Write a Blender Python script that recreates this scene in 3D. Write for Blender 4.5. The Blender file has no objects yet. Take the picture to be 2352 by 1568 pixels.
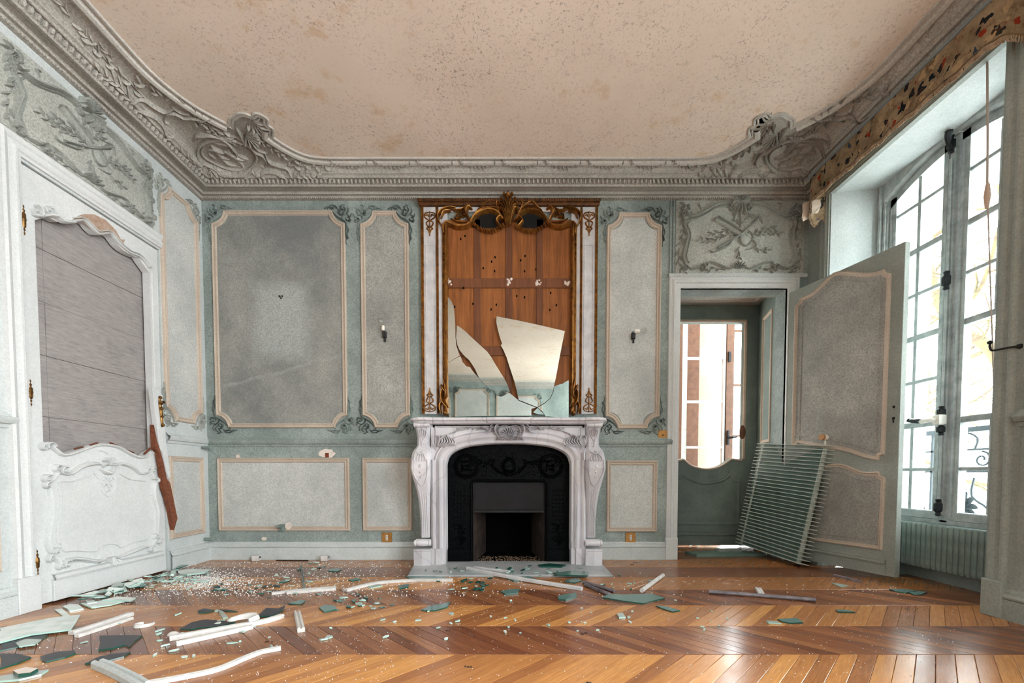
import bpy, bmesh, math, random
from mathutils import Vector, Matrix
rnd = random.Random(7)
sc = bpy.context.scene
COL = bpy.context.collection
PI = math.pi

# ---------------------------------------------------------------- camera, sky, exposure
H = 0.64                       # eye height
FPX, CX, CY, PITCH = 971.0, 1166.0, 1124.0, math.radians(2.03)
cam_d = bpy.data.cameras.new('camera'); cam = bpy.data.objects.new('camera', cam_d); COL.objects.link(cam)
cam.location = (0, 0, H); cam.rotation_euler = (PI / 2 - PITCH, 0, 0)
cam_d.sensor_width = 36; cam_d.lens = FPX / 2352 * 36
cam_d.shift_x = (1176 - CX) / 2352; cam_d.shift_y = (CY - 784) / 2352
cam_d.clip_start = 0.05
sc.camera = cam
w = bpy.data.worlds.new('overcast_sky'); sc.world = w; w.use_nodes = True
nt = w.node_tree; nt.nodes.clear()
wo = nt.nodes.new('ShaderNodeOutputWorld'); wb = nt.nodes.new('ShaderNodeBackground')
tc = nt.nodes.new('ShaderNodeTexCoord'); sep = nt.nodes.new('ShaderNodeSeparateXYZ'); rmp = nt.nodes.new('ShaderNodeValToRGB')
nt.links.new(tc.outputs['Generated'], sep.inputs[0]); nt.links.new(sep.outputs['Z'], rmp.inputs[0])
rmp.color_ramp.elements[0].position = 0.0; rmp.color_ramp.elements[0].color = (0.62, 0.65, 0.64, 1)
rmp.color_ramp.elements[1].position = 0.35; rmp.color_ramp.elements[1].color = (0.93, 0.975, 1.0, 1)
nt.links.new(rmp.outputs[0], wb.inputs['Color']); wb.inputs['Strength'].default_value = 8.0
nt.links.new(wb.outputs[0], wo.inputs[0])
sc.view_settings.view_transform = 'Standard'; sc.view_settings.look = 'None'
sc.view_settings.gamma = 1; sc.view_settings.use_curve_mapping = False
sc.view_settings.exposure = 1.66
sc.cycles.max_bounces = 10; sc.cycles.diffuse_bounces = 6; sc.cycles.glossy_bounces = 4
sc.cycles.transmission_bounces = 8; sc.cycles.transparent_max_bounces = 12
sc.cycles.sample_clamp_indirect = 6.0
sc.cycles.use_denoising = True

def fill_lamp(x, y, z, sy, sz, power):      # added fill lamp set in an unseen opening to brighten the room
    l = bpy.data.lights.new('opening_fill', 'AREA'); l.shape = 'RECTANGLE'; l.size = sz; l.size_y = sy; l.energy = power; l.color = (0.955, 0.975, 1.0)
    o = bpy.data.objects.new('opening_fill', l); COL.objects.link(o); o.location = (x, y, z); o.rotation_euler = (0, PI / 2, 0)
    return o
def portal(x, y, z, sy, sz, rot):
    l = bpy.data.lights.new('window_portal', 'AREA'); l.shape = 'RECTANGLE'; l.size = sy; l.size_y = sz
    l.cycles.is_portal = True
    o = bpy.data.objects.new('window_portal', l); COL.objects.link(o); o.location = (x, y, z); o.rotation_euler = rot
    return o

# ---------------------------------------------------------------- where a ray through the frame meets a real plane
_c, _s = math.cos(PITCH), math.sin(PITCH)
def hit(u, v, ax, val):
    a = (u - CX) / FPX; b = -(v - CY) / FPX
    d = (a, _c + b * _s, -_s + b * _c); o = (0, 0, H); t = (val - o[ax]) / d[ax]
    return (o[0] + t * d[0], o[1] + t * d[1], o[2] + t * d[2])
D = 3.178; XL = -2.25; XR = 2.215; YR = -2.95; ZC = 2.77
def HB(u, v, y=D):
    p = hit(u, v, 1, y); return (p[0], p[2])
def HL(u, v, x=XL):
    p = hit(u, v, 0, x); return (p[1], p[2])
def HF(u, v, z=0.0):
    p = hit(u, v, 2, z); return (p[0], p[1])

# ---------------------------------------------------------------- planes with relief: (a, b, h) -> world
def PB(a, b, h=0.0): return (a, D - h, b)
def PL(a, b, h=0.0): return (XL + h, a, b)
def PR(a, b, h=0.0): return (XR - h, a, b)
def frame(o, ua, ub, n):
    o, ua, ub, n = Vector(o), Vector(ua), Vector(ub), Vector(n)
    return lambda a, b, h=0.0: tuple(o + ua * a + ub * b + n * h)
def shifted(P, dh): return lambda a, b, h=0.0: P(a, b, h + dh)

# ---------------------------------------------------------------- mesh builder
def cat(pts, k=6, closed=False):
    n = len(pts)
    if n < 3: return [tuple(p) for p in pts]
    out = []
    rng = range(n) if closed else range(n - 1)
    for i in rng:
        if closed: p0, p1, p2, p3 = pts[(i - 1) % n], pts[i], pts[(i + 1) % n], pts[(i + 2) % n]
        else: p0, p1, p2, p3 = pts[max(i - 1, 0)], pts[i], pts[i + 1], pts[min(i + 2, n - 1)]
        for j in range(k):
            t = j / k
            out.append(tuple(0.5 * (2 * b + (c - a) * t + (2 * a - 5 * b + 4 * c - d) * t * t + (3 * b - a - 3 * c + d) * t ** 3)
                             for a, b, c, d in zip(p0, p1, p2, p3)))
    if not closed: out.append(tuple(pts[-1]))
    return out

class MB:
    def __init__(s): s.v = []; s.f = []
    def face(s, pts):
        n = len(s.v); s.v += [tuple(p) for p in pts]; s.f.append(tuple(range(n, n + len(pts)))); return s
    def grid(s, rows, closed=False, caps=False, loop=False):
        n = len(s.v); m = len(rows[0]); R = len(rows)
        for r in rows: s.v += [tuple(p) for p in r]
        for i in range(R if loop else R - 1):
            for j in range(m if closed else m - 1):
                a, b = n + i * m + j, n + i * m + (j + 1) % m
                c, d = n + ((i + 1) % R) * m + (j + 1) % m, n + ((i + 1) % R) * m + j
                s.f.append((a, b, c, d))
        if caps:
            s.f.append(tuple(n + j for j in range(m))[::-1]); s.f.append(tuple(n + (R - 1) * m + j for j in range(m)))
        return s
    def box(s, x0, x1, y0, y1, z0, z1, bev=0.0):
        if bev <= 0:
            s.grid([[(x0, y0, z), (x1, y0, z), (x1, y1, z), (x0, y1, z)] for z in (z0, z1)], closed=True, caps=True)
        else:
            e = bev
            s.grid([[(x0 + q, y0 + q, z), (x1 - q, y0 + q, z), (x1 - q, y1 - q, z), (x0 + q, y1 - q, z)]
                    for z, q in ((z0, e), (z0 + e, 0), (z1 - e, 0), (z1, e))], closed=True, caps=True)
        return s
    def pbox(s, P, a0, a1, b0, b1, h0, h1, bev=0.0):
        e = bev
        st = ((h0, 0), (h1, 0)) if e <= 0 else ((h0, 0), (h1 - e, 0), (h1, e))
        s.grid([[P(a0 + q, b0 + q, h), P(a1 - q, b0 + q, h), P(a1 - q, b1 - q, h), P(a0 + q, b1 - q, h)] for h, q in st], closed=True, caps=True)
        return s
    def prism(s, P, pts, h0, h1, bev=0.0):
        n = len(pts)
        if bev <= 0: rows = [[P(a, b, h) for a, b in pts] for h in (h0, h1)]
        else:
            ins = inset(pts, bev)
            rows = [[P(a, b, h0) for a, b in pts], [P(a, b, h1 - bev) for a, b in pts], [P(a, b, h1) for a, b in ins]]
        s.grid(rows, closed=True, caps=True); return s
    def sweep(s, P, path, prof, closed=False):
        n = len(path); rows = []
        for i in range(n):
            p = path[i]
            if closed: a, b = path[(i - 1) % n], path[(i + 1) % n]
            else: a, b = path[max(i - 1, 0)], path[min(i + 1, n - 1)]
            d1 = (p[0] - a[0], p[1] - a[1]); d2 = (b[0] - p[0], b[1] - p[1])
            l1 = math.hypot(*d1) or 0; l2 = math.hypot(*d2) or 0
            if l1 == 0: d1, l1 = d2, l2
            if l2 == 0: d2, l2 = d1, l1
            n1 = (-d1[1] / l1, d1[0] / l1); n2 = (-d2[1] / l2, d2[0] / l2)
            nx, ny = n1[0] + n2[0], n1[1] + n2[1]; L = math.hypot(nx, ny) or 1; nx /= L; ny /= L
            k = 1 / max(0.5, nx * n1[0] + ny * n1[1])
            rows.append([P(p[0] + nx * k * o, p[1] + ny * k * o, h) for o, h in prof])
        s.grid(rows, loop=closed); return s
    def stroke(s, P, pts, wd, ht, taper='both', k=5, base=0.0, sm=True):
        q = cat(pts, k) if sm else pts
        n = len(q); rows = []
        for i, p in enumerate(q):
            a, b = q[max(i - 1, 0)], q[min(i + 1, n - 1)]
            dx, dy = b[0] - a[0], b[1] - a[1]; L = math.hypot(dx, dy) or 1; nx, ny = -dy / L, dx / L
            t = i / (n - 1)
            g = {'both': max(0.06, math.sin(PI * t)) ** 0.7, 'end': max(0.08, 1 - t) ** 0.7, 'start': max(0.08, t) ** 0.7,
                 'none': 1.0, 'soft': 0.45 + 0.55 * math.sin(PI * t)}[taper]
            ww = wd * g * 0.5; hh = ht * (0.35 + 0.65 * g)
            rows.append([P(p[0] + nx * ww * o, p[1] + ny * ww * o, base + hh * z) for o, z in ((-1, 0), (-.75, .6), (-.25, .95), (.25, 1), (.75, .6), (1, 0))])
        s.grid(rows)
        s.f.append(tuple(len(s.v) - 6 + j for j in range(6))); n0 = len(s.v) - 6 * n
        s.f.append(tuple(n0 + j for j in range(6))[::-1]); return s
    def dome(s, P, a, b, r, ht, rb=None, base=0.0, n=8, rings=3, rot=0.0):
        rb = rb or r; rows = []
        for i in range(rings + 1):
            t = i / rings * PI / 2; q = math.cos(t); z = math.sin(t)
            q = max(q, 0.02)
            rows.append([P(a + (r * q * math.cos(x) * math.cos(rot) - rb * q * math.sin(x) * math.sin(rot)),
                           b + (r * q * math.cos(x) * math.sin(rot) + rb * q * math.sin(x) * math.cos(rot)), base + ht * z)
                         for x in [2 * PI * j / n for j in range(n)]])
        s.grid(rows, closed=True); s.f.append(tuple(len(s.v) - n + j for j in range(n))); return s
    def tube(s, pts, r, n=8, sm=0, r2=None):
        q = [Vector(p) for p in (cat(pts, sm) if sm else pts)]
        rows = []; N = len(q); up = None
        for i, p in enumerate(q):
            t = (q[min(i + 1, N - 1)] - q[max(i - 1, 0)]); t = t.normalized() if t.length else Vector((0, 0, 1))
            if up is None:
                up = Vector((0, 0, 1)) if abs(t.z) < 0.9 else Vector((1, 0, 0))
            b = t.cross(up).normalized(); up = b.cross(t).normalized()
            if isinstance(r, (list, tuple)): rr = r[min(i * len(r) // N, len(r) - 1)]
            else: rr = r if r2 is None else r + (r2 - r) * i / max(1, N - 1)
            rows.append([p + (b * math.cos(x) + up * math.sin(x)) * rr for x in [2 * PI * j / n for j in range(n)]])
        s.grid(rows, closed=True, caps=True); return s
    def lathe(s, prof, o=(0, 0, 0), ax='z', n=12):
        rows = []
        for r, z in prof:
            ring = []
            for j in range(n):
                x, y = max(r, 0.0004) * math.cos(2 * PI * j / n), max(r, 0.0004) * math.sin(2 * PI * j / n)
                p = {'z': (x, y, z), 'y': (x, z, y), 'x': (z, x, y)}[ax]
                ring.append((o[0] + p[0], o[1] + p[1], o[2] + p[2]))
            rows.append(ring)
        s.grid(rows, closed=True, caps=True); return s
    def build(s, name, mat, parent=None, origin=None, smooth=False, recalc=True):
        me = bpy.data.meshes.new(name)
        ov = Vector(origin) if origin is not None else Vector((0, 0, 0))
        me.from_pydata([Vector(v) - ov for v in s.v], [], s.f)
        if recalc:
            bm = bmesh.new(); bm.from_mesh(me)
            bmesh.ops.remove_doubles(bm, verts=bm.verts, dist=1e-6)
            bmesh.ops.recalc_face_normals(bm, faces=bm.faces)
            bm.to_mesh(me); bm.free()
        me.materials.append(mat)
        if smooth:
            me.polygons.foreach_set('use_smooth', [True] * len(me.polygons))
            try: me.set_sharp_from_angle(angle=math.radians(40))
            except Exception: pass
        o = bpy.data.objects.new(name, me); COL.objects.link(o); o.location = ov
        if parent is not None: attach(o, parent)
        return o

def wloc(o):
    v = Vector((0, 0, 0))
    while o is not None: v += o.location; o = o.parent
    return v
def attach(o, parent):           # every parent here is only translated, so a child's place is a difference
    o.location = o.location - wloc(parent); o.parent = parent
    return o
def inset(pts, e):
    n = len(pts); out = []
    area = sum(pts[i][0] * pts[(i + 1) % n][1] - pts[(i + 1) % n][0] * pts[i][1] for i in range(n))
    sg = 1 if area > 0 else -1
    for i in range(n):
        a, p, b = pts[i - 1], pts[i], pts[(i + 1) % n]
        d1 = (p[0] - a[0], p[1] - a[1]); d2 = (b[0] - p[0], b[1] - p[1])
        l1 = math.hypot(*d1) or 1; l2 = math.hypot(*d2) or 1
        n1 = (-d1[1] / l1 * sg, d1[0] / l1 * sg); n2 = (-d2[1] / l2 * sg, d2[0] / l2 * sg)
        nx, ny = n1[0] + n2[0], n1[1] + n2[1]; L = math.hypot(nx, ny) or 1
        k = 1 / max(0.5, (nx * n1[0] + ny * n1[1]) / L)
        out.append((p[0] + nx / L * e * k, p[1] + ny / L * e * k))
    return out
def empty(name, loc):
    o = bpy.data.objects.new(name, None); COL.objects.link(o); o.location = loc; o.empty_display_size = 0.05; return o
def tag(o, label, cat_, group=None):
    o['label'] = label; o['category'] = cat_
    if group: o['group'] = group
    return o
def struct(o, label=None):
    o['kind'] = 'structure'
    if label: o['label'] = label
    return o
def stuff(o): o['kind'] = 'stuff'; return o
def arc(cx, cy, r, a0, a1, n=8, ry=None):
    ry = ry or r
    return [(cx + r * math.cos(math.radians(a0 + (a1 - a0) * i / n)), cy + ry * math.sin(math.radians(a0 + (a1 - a0) * i / n))) for i in range(n + 1)]
def spiral(cx, cy, r0, r1, a0, turns, n=14):
    return [(cx + (r0 + (r1 - r0) * i / n) * math.cos(math.radians(a0) + turns * 2 * PI * i / n),
             cy + (r0 + (r1 - r0) * i / n) * math.sin(math.radians(a0) + turns * 2 * PI * i / n)) for i in range(n + 1)]

# ---------------------------------------------------------------- materials
def lin(c):
    return tuple((x / 12.92 if x <= 0.04045 else ((x + 0.055) / 1.055) ** 2.4) for x in [v / 255 for v in c]) + (1,)
class Mat:
    def __init__(s, name):
        s.m = bpy.data.materials.new(name); s.m.use_nodes = True; s.t = s.m.node_tree
        s.b = s.t.nodes['Principled BSDF']; s.tc = s.t.nodes.new('ShaderNodeTexCoord')
    def n(s, kind, **k):
        x = s.t.nodes.new('ShaderNode' + kind)
        for a, v in k.items(): setattr(x, a, v)
        return x
    def l(s, a, b): s.t.links.new(a, b)
    def noise(s, scale, detail=4, rough=0.6, vec=None, dist=0.0):
        x = s.n('TexNoise'); x.inputs['Scale'].default_value = scale; x.inputs['Detail'].default_value = detail
        x.inputs['Roughness'].default_value = rough; x.inputs['Distortion'].default_value = dist
        s.l(vec if vec is not None else s.tc.outputs['Object'], x.inputs['Vector']); return x.outputs['Fac']
    def ramp(s, f, stops):
        r = s.n('ValToRGB'); e = r.color_ramp.elements
        while len(e) < len(stops): e.new(0.5)
        for i, (p, c) in enumerate(stops):
            e[i].position = p; e[i].color = c if len(c) == 4 else tuple(c) + (1,)
        s.l(f, r.inputs[0]); return r.outputs['Color']
    def rampv(s, f, a, b): return s.ramp(f, [(a, (0, 0, 0, 1)), (b, (1, 1, 1, 1))])
    def mix(s, fac, a, b, mode='MIX'):
        x = s.n('MixRGB'); x.blend_type = mode
        for i, v in enumerate((fac, a, b)):
            if isinstance(v, (int, float)): x.inputs[i].default_value = v
            elif isinstance(v, tuple): x.inputs[i].default_value = v
            else: s.l(v, x.inputs[i])
        return x.outputs[0]
    def math(s, op, a, b=0.0):
        x = s.n('Math'); x.operation = op
        for i, v in enumerate((a, b)):
            if isinstance(v, (int, float)): x.inputs[i].default_value = v
            else: s.l(v, x.inputs[i])
        return x.outputs[0]
    def map(s, scale=(1, 1, 1), rot=(0, 0, 0), loc=(0, 0, 0), src='Object'):
        x = s.n('Mapping'); x.inputs['Scale'].default_value = scale; x.inputs['Rotation'].default_value = rot; x.inputs['Location'].default_value = loc
        s.l(s.tc.outputs[src] if isinstance(src, str) else src, x.inputs[0]); return x.outputs[0]
    def col(s, c):
        if isinstance(c, tuple): s.b.inputs['Base Color'].default_value = c
        else: s.l(c, s.b.inputs['Base Color'])
        return s
    def set(s, rough=0.6, metal=0.0, spec=0.5, trans=0.0, ior=1.45):
        s.b.inputs['Roughness'].default_value = rough; s.b.inputs['Metallic'].default_value = metal
        s.b.inputs['Specular IOR Level'].default_value = spec; s.b.inputs['Transmission Weight'].default_value = trans
        s.b.inputs['IOR'].default_value = ior; return s
    def bump(s, f, st=0.2, dist=0.01):
        x = s.n('Bump'); x.inputs['Strength'].default_value = st; x.inputs['Distance'].default_value = dist
        s.l(f, x.inputs['Height']); s.l(x.outputs[0], s.b.inputs['Normal']); return s
def grimy(name, base, dark, speck=0.5, big=0.5, rough=0.7, cav=0.0, streak=False):
    m = Mat(name)
    f1 = m.rampv(m.noise(1.7, 6, 0.65), 0.38, 0.66); f2 = m.rampv(m.noise(105, 4, 0.8), 0.42, 0.60); f3 = m.rampv(m.noise(9, 5, 0.7), 0.42, 0.68)
    c = m.mix(m.math('MULTIPLY', f1, big), lin(base), lin(dark))
    c = m.mix(m.math('MULTIPLY', f3, big * 0.45), c, lin(dark))
    c = m.mix(m.math('MULTIPLY', f2, speck), c, lin(tuple(int(x * 0.74) for x in dark)))
    if cav > 0:          # shade in the recesses of the carving, painted into the colour for definition
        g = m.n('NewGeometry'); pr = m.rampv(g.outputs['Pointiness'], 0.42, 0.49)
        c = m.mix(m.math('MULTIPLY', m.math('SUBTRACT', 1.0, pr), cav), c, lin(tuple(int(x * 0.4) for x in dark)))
    m.col(c).set(rough=rough, spec=0.3); m.bump(m.noise(180, 3, 0.6), 0.12, 0.002)
    return m.m
M = {}
M['stile'] = grimy('blue_green_paint', (166, 178, 174), (114, 126, 124), 0.5, 0.85, cav=0.0)
M['stile_light'] = grimy('pale_blue_paint', (200, 206, 206), (160, 170, 169), 0.25, 0.5)
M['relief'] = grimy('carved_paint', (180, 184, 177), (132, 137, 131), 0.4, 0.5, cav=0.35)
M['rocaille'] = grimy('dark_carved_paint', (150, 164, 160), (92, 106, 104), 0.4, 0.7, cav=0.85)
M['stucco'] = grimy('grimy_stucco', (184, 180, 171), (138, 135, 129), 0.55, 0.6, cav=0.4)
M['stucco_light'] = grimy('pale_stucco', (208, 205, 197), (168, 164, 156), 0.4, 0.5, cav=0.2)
M['cream'] = grimy('cream_moulding', (198, 185, 170), (164, 150, 135), 0.25, 0.6)
M['panel'] = grimy('grey_panel_paint', (184, 183, 176), (130, 132, 130), 0.55, 0.8)
M['panel_light'] = grimy('light_panel_paint', (204, 206, 202), (158, 163, 162), 0.42, 0.7)
M['door_paint'] = grimy('pale_door_paint', (208, 211, 211), (174, 181, 181), 0.18, 0.4)
M['door_grey'] = grimy('grey_door_paint', (160, 167, 161), (124, 131, 127), 0.3, 0.6)
M['overdoor'] = grimy('overdoor_paint', (186, 188, 180), (140, 143, 137), 0.55, 0.6)
M['green_dark'] = grimy('vestibule_paint', (128, 144, 139), (88, 102, 99), 0.25, 0.7)
def simple(name, c, rough=0.5, metal=0.0, var=None, vs=20, bump=0.0, spec=0.5):
    m = Mat(name)
    if var: m.col(m.mix(m.rampv(m.noise(vs, 5, 0.65), 0.35, 0.68), lin(c), lin(var)))
    else: m.col(lin(c))
    m.set(rough=rough, metal=metal, spec=spec)
    if bump: m.bump(m.noise(vs * 3, 4, 0.6), bump, 0.004)
    return m.m
M['gold'] = simple('worn_gilding', (176, 122, 58), 0.42, 0.75, (92, 54, 24), 28, 0.25)
M['gold_dark'] = simple('dark_gilding', (104, 66, 32), 0.5, 0.5, (52, 32, 18), 30, 0.3)
M['brass'] = simple('tarnished_brass', (150, 112, 62), 0.4, 0.85, (62, 46, 30), 60, 0.2)
M['brass_plate'] = simple('brass_plate', (176, 130, 70), 0.5, 0.5, (150, 104, 52), 40)
M['black_iron'] = simple('black_iron', (30, 33, 36), 0.5, 0.3, (16, 17, 20), 30, 0.2)
M['cast_iron'] = simple('cast_iron', (3, 5, 8), 0.2, 0.0, (1, 2, 3), 40, 0.9, 0.07)
M['soot'] = simple('soot', (4, 4, 5), 0.95, 0, (4, 4, 5), 12, 0, 0.1)
M['firebrick'] = simple('scorched_brick', (66, 50, 42), 0.9, 0, (22, 17, 16), 14, 0.3)
M['white'] = simple('white_paint', (208, 208, 205), 0.5, 0, (184, 183, 179), 30)
M['frame_white'] = simple('white_lacquer', (204, 204, 206), 0.5, 0, (176, 178, 182), 14)
M['rad_green'] = simple('sea_green_enamel', (104, 128, 118), 0.4, 0, (84, 108, 100), 8)
M['rad_fin'] = simple('pale_enamel', (196, 202, 192), 0.45, 0, (170, 178, 170), 20)
M['iron_paint'] = simple('grey_green_iron', (134, 150, 144), 0.5, 0, (96, 112, 108), 8)
M['win_white'] = simple('window_paint', (186, 193, 192), 0.55, 0, (140, 148, 148), 16, 0.1)
M['plaster'] = simple('bare_plaster', (224, 216, 208), 0.9, 0, (204, 190, 180), 40, 0.4)
M['brick'] = simple('exposed_brick', (142, 70, 44), 0.9, 0, (96, 44, 30), 60, 0.4)
M['splinter'] = simple('raw_splintered_wood', (128, 74, 48), 0.8, 0, (82, 44, 28), 50, 0.3)
M['brown_wood'] = simple('brown_wood', (104, 70, 48), 0.6, 0, (78, 50, 34), 18, 0.1)
M['pink_wall'] = simple('pale_pink_plaster', (176, 150, 130), 0.8, 0, (160, 130, 108), 2.5)
M['porcelain'] = simple('porcelain', (226, 222, 214), 0.3)
M['steel'] = simple('grey_steel', (146, 140, 148), 0.4, 0.3, (96, 92, 100), 20)
M['cord'] = simple('hemp_cord', (176, 160, 148), 0.9)
M['lining'] = simple('cream_lining', (206, 190, 172), 0.95, 0, (176, 160, 146), 12, 0.3)
M['ext_stone'] = simple('pale_render', (138, 141, 146), 0.8, 0, (124, 127, 132), 6)
M['bark'] = simple('mossy_bark', (70, 54, 44), 0.9, 0, (84, 82, 50), 5, 0.4)
M['black_dot'] = simple('black_bakelite', (24, 24, 26), 0.4)
M['blue_wire'] = simple('blue_wire', (44, 96, 124), 0.5)
M['dark_gap'] = simple('dark_gap', (14, 13, 13), 0.9)

m = Mat('veined_marble')     # fireplace marble
nv = m.map((1, 1, 1)); wv = m.n('TexWave'); wv.wave_type = 'BANDS'; wv.inputs['Scale'].default_value = 2.2
wv.inputs['Distortion'].default_value = 14; wv.inputs['Detail'].default_value = 5; m.l(nv, wv.inputs['Vector'])
vein = m.ramp(wv.outputs['Fac'], [(0.0, (1, 1, 1, 1)), (0.035, (0, 0, 0, 1))])
c = m.mix(m.rampv(m.noise(3, 5), 0.4, 0.7), lin((212, 210, 214)), lin((186, 186, 194)))
c = m.mix(m.math('MULTIPLY', vein, 0.28), c, lin((120, 120, 130)))
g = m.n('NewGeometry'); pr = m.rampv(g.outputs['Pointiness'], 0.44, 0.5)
c = m.mix(m.math('MULTIPLY', m.math('SUBTRACT', 1.0, pr), 0.25), c, lin((104, 98, 98)))  # recess shade put into the marble colour so the carving reads
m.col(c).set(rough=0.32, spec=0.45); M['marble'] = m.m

m = Mat('ceiling_paint')     # pinkish plaster, fly specks, ochre damp stains
c = m.mix(m.rampv(m.noise(0.9, 5), 0.35, 0.7), lin((224, 209, 194)), lin((208, 192, 177)))
sp = m.ramp(m.noise(70, 3, 0.8, dist=0.6), [(0.0, (0, 0, 0, 1)), (0.575, (0, 0, 0, 1)), (0.625, (1, 1, 1, 1))])
sp2 = m.ramp(m.noise(24, 6, 0.8, dist=1.2), [(0.0, (0, 0, 0, 1)), (0.565, (0, 0, 0, 1)), (0.64, (1, 1, 1, 1))])
msk = m.rampv(m.noise(2.3, 4), 0.3, 0.62)
c = m.mix(m.math('MULTIPLY', sp, m.math('MULTIPLY', msk, 0.62)), c, lin((104, 92, 84)))
c = m.mix(m.math('MULTIPLY', sp2, m.math('MULTIPLY', msk, 0.5)), c, lin((140, 122, 106)))
st = m.ramp(m.noise(4.2, 5, 0.7, m.map(loc=(3.1, 1.2, 0))), [(0.0, (0, 0, 0, 1)), (0.585, (0, 0, 0, 1)), (0.66, (1, 1, 1, 1))])
c = m.mix(m.math('MULTIPLY', st, 0.34), c, lin((186, 142, 78)))
m.col(c).set(rough=0.85, spec=0.2); m.bump(m.noise(60, 5, 0.7), 0.2, 0.003); M['ceiling'] = m.m

def wood(name, c1, c2, c3, rot, rough=0.17, scale=1.0, varv=0.35, coat=0.0):
    m = Mat(name); oi = m.n('ObjectInfo')
    off = m.n('CombineXYZ'); m.l(m.math('MULTIPLY', oi.outputs['Random'], 37.0), off.inputs[0]); m.l(m.math('MULTIPLY', oi.outputs['Random'], 91.0), off.inputs[1])
    va = m.n('VectorMath'); va.operation = 'ADD'; m.l(m.tc.outputs['Object'], va.inputs[0]); m.l(off.outputs[0], va.inputs[1])
    v = m.n('Mapping'); v.vector_type = 'POINT'; v.inputs['Rotation'].default_value = (0, 0, rot); v.inputs['Scale'].default_value = (1, 1, 1); m.l(va.outputs[0], v.inputs[0])
    st = m.n('Mapping'); st.inputs['Scale'].default_value = (3 * scale, 46 * scale, 20); m.l(v.outputs[0], st.inputs[0])
    gr = m.noise(2.0, 6, 0.7, st.outputs[0], 0.8)
    st2 = m.n('Mapping'); st2.inputs['Scale'].default_value = (8 * scale, 240 * scale, 60); m.l(v.outputs[0], st2.inputs[0])
    fi = m.noise(2.0, 3, 0.6, st2.outputs[0])
    c = m.mix(m.rampv(gr, 0.32, 0.7), lin(c1), lin(c2)); c = m.mix(m.math('MULTIPLY', m.rampv(fi, 0.4, 0.7), 0.35), c, lin(c3))
    hs = m.n('HueSaturation'); m.l(c, hs.inputs['Color'])
    m.l(m.math('ADD', 1.0 - varv, m.math('MULTIPLY', oi.outputs['Random'], 2 * varv)), hs.inputs['Value'])
    m.l(m.math('ADD', 0.49, m.math('MULTIPLY', oi.outputs['Random'], 0.016)), hs.inputs['Hue'])
    d = m.mix(m.math('MULTIPLY', m.rampv(m.noise(1.3, 5, 0.7, m.map(src='Object')), 0.45, 0.7), 0.15), hs.outputs['Color'], lin((150, 130, 112)))
    m.col(d).set(rough=rough, spec=0.8)
    rr = m.ramp(m.noise(5, 4), [(0.3, (rough, rough, rough, 1)), (0.8, (rough + 0.14, rough + 0.14, rough + 0.14, 1))]); m.l(rr, m.b.inputs['Roughness'])
    m.bump(fi, 0.05, 0.001); return m.m
M['oak_a'] = wood('oak_board_a', (146, 94, 60), (112, 72, 48), (70, 44, 32), PI / 4)       # boards running towards the broken door; darker tone, partly sheen painted in
M['oak_b'] = wood('oak_board_b', (190, 134, 78), (158, 106, 60), (108, 70, 42), -PI / 4)  # paler tone, row sheen partly put into the colour
def pine(name, c1, c2):
    m = Mat(name); oi = m.n('ObjectInfo'); st = m.map((34, 34, 2.0)); gr = m.noise(1.6, 5, 0.65, st, 0.5)
    c = m.mix(m.rampv(gr, 0.34, 0.68), lin(c1), lin(c2)); c = m.mix(m.math('MULTIPLY', m.rampv(m.noise(7, 4), 0.4, 0.7), 0.4), c, lin(c2))
    hs = m.n('HueSaturation'); m.l(c, hs.inputs['Color']); m.l(m.math('ADD', 0.82, m.math('MULTIPLY', oi.outputs['Random'], 0.36)), hs.inputs['Value'])
    m.col(hs.outputs[0]).set(rough=0.55, spec=0.3); return m.m
M['pine'] = pine('orange_pine', (160, 100, 52), (116, 68, 34)); M['pine_batten'] = pine('pine_batten', (122, 76, 48), (94, 58, 38))
M['greyboard'] = None

m = Mat('grey_backing_board')
st = m.map((0.6, 5, 40)); f = m.rampv(m.noise(3, 6, 0.7, st), 0.3, 0.75)
c = m.mix(f, lin((160, 154, 152)), lin((120, 116, 116)))
bl = m.ramp(m.noise(2.4, 6, 0.75), [(0.0, (0, 0, 0, 1)), (0.5, (0, 0, 0, 1)), (0.75, (1, 1, 1, 1))]); c = m.mix(m.math('MULTIPLY', bl, 0.55), c, lin((88, 90, 94)))
spk = m.ramp(m.noise(90, 3), [(0, (0, 0, 0, 1)), (0.68, (0, 0, 0, 1)), (0.74, (1, 1, 1, 1))]); c = m.mix(m.math('MULTIPLY', spk, 0.5), c, lin((50, 50, 54)))
m.col(c).set(rough=0.7); M['greyboard'] = m.m

m = Mat('silvered_glass'); m.col((0.43, 0.47, 0.455, 1)).set(rough=0.015, metal=1.0); M['mirror'] = m.m
m = Mat('broken_glass'); m.col(lin((206, 222, 216))).set(rough=0.08, spec=0.8, trans=0.45, ior=1.5); M['shard'] = m.m
m = Mat('green_glass_edge'); m.col(lin((30, 92, 82))).set(rough=0.12, spec=0.8, trans=0.3, ior=1.5); M['edge'] = m.m
m = Mat('pale_glass_edge'); m.col(lin((164, 200, 190))).set(rough=0.12, spec=0.8); M['edge_pale'] = m.m
m = Mat('sea_green_glass'); m.col(lin((96, 128, 124))).set(rough=0.08, spec=0.8); M['shard_green'] = m.m
m = Mat('pale_glass'); m.col(m.mix(m.rampv(m.noise(14, 3), 0.4, 0.6), lin((226, 234, 230)), lin((200, 216, 210)))).set(rough=0.05, spec=0.9); M['shard_pale'] = m.m
m = Mat('mirror_backing'); wv = m.n('TexWave'); wv.inputs['Scale'].default_value = 38; wv.inputs['Distortion'].default_value = 3; wv.inputs['Detail'].default_value = 3
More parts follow.
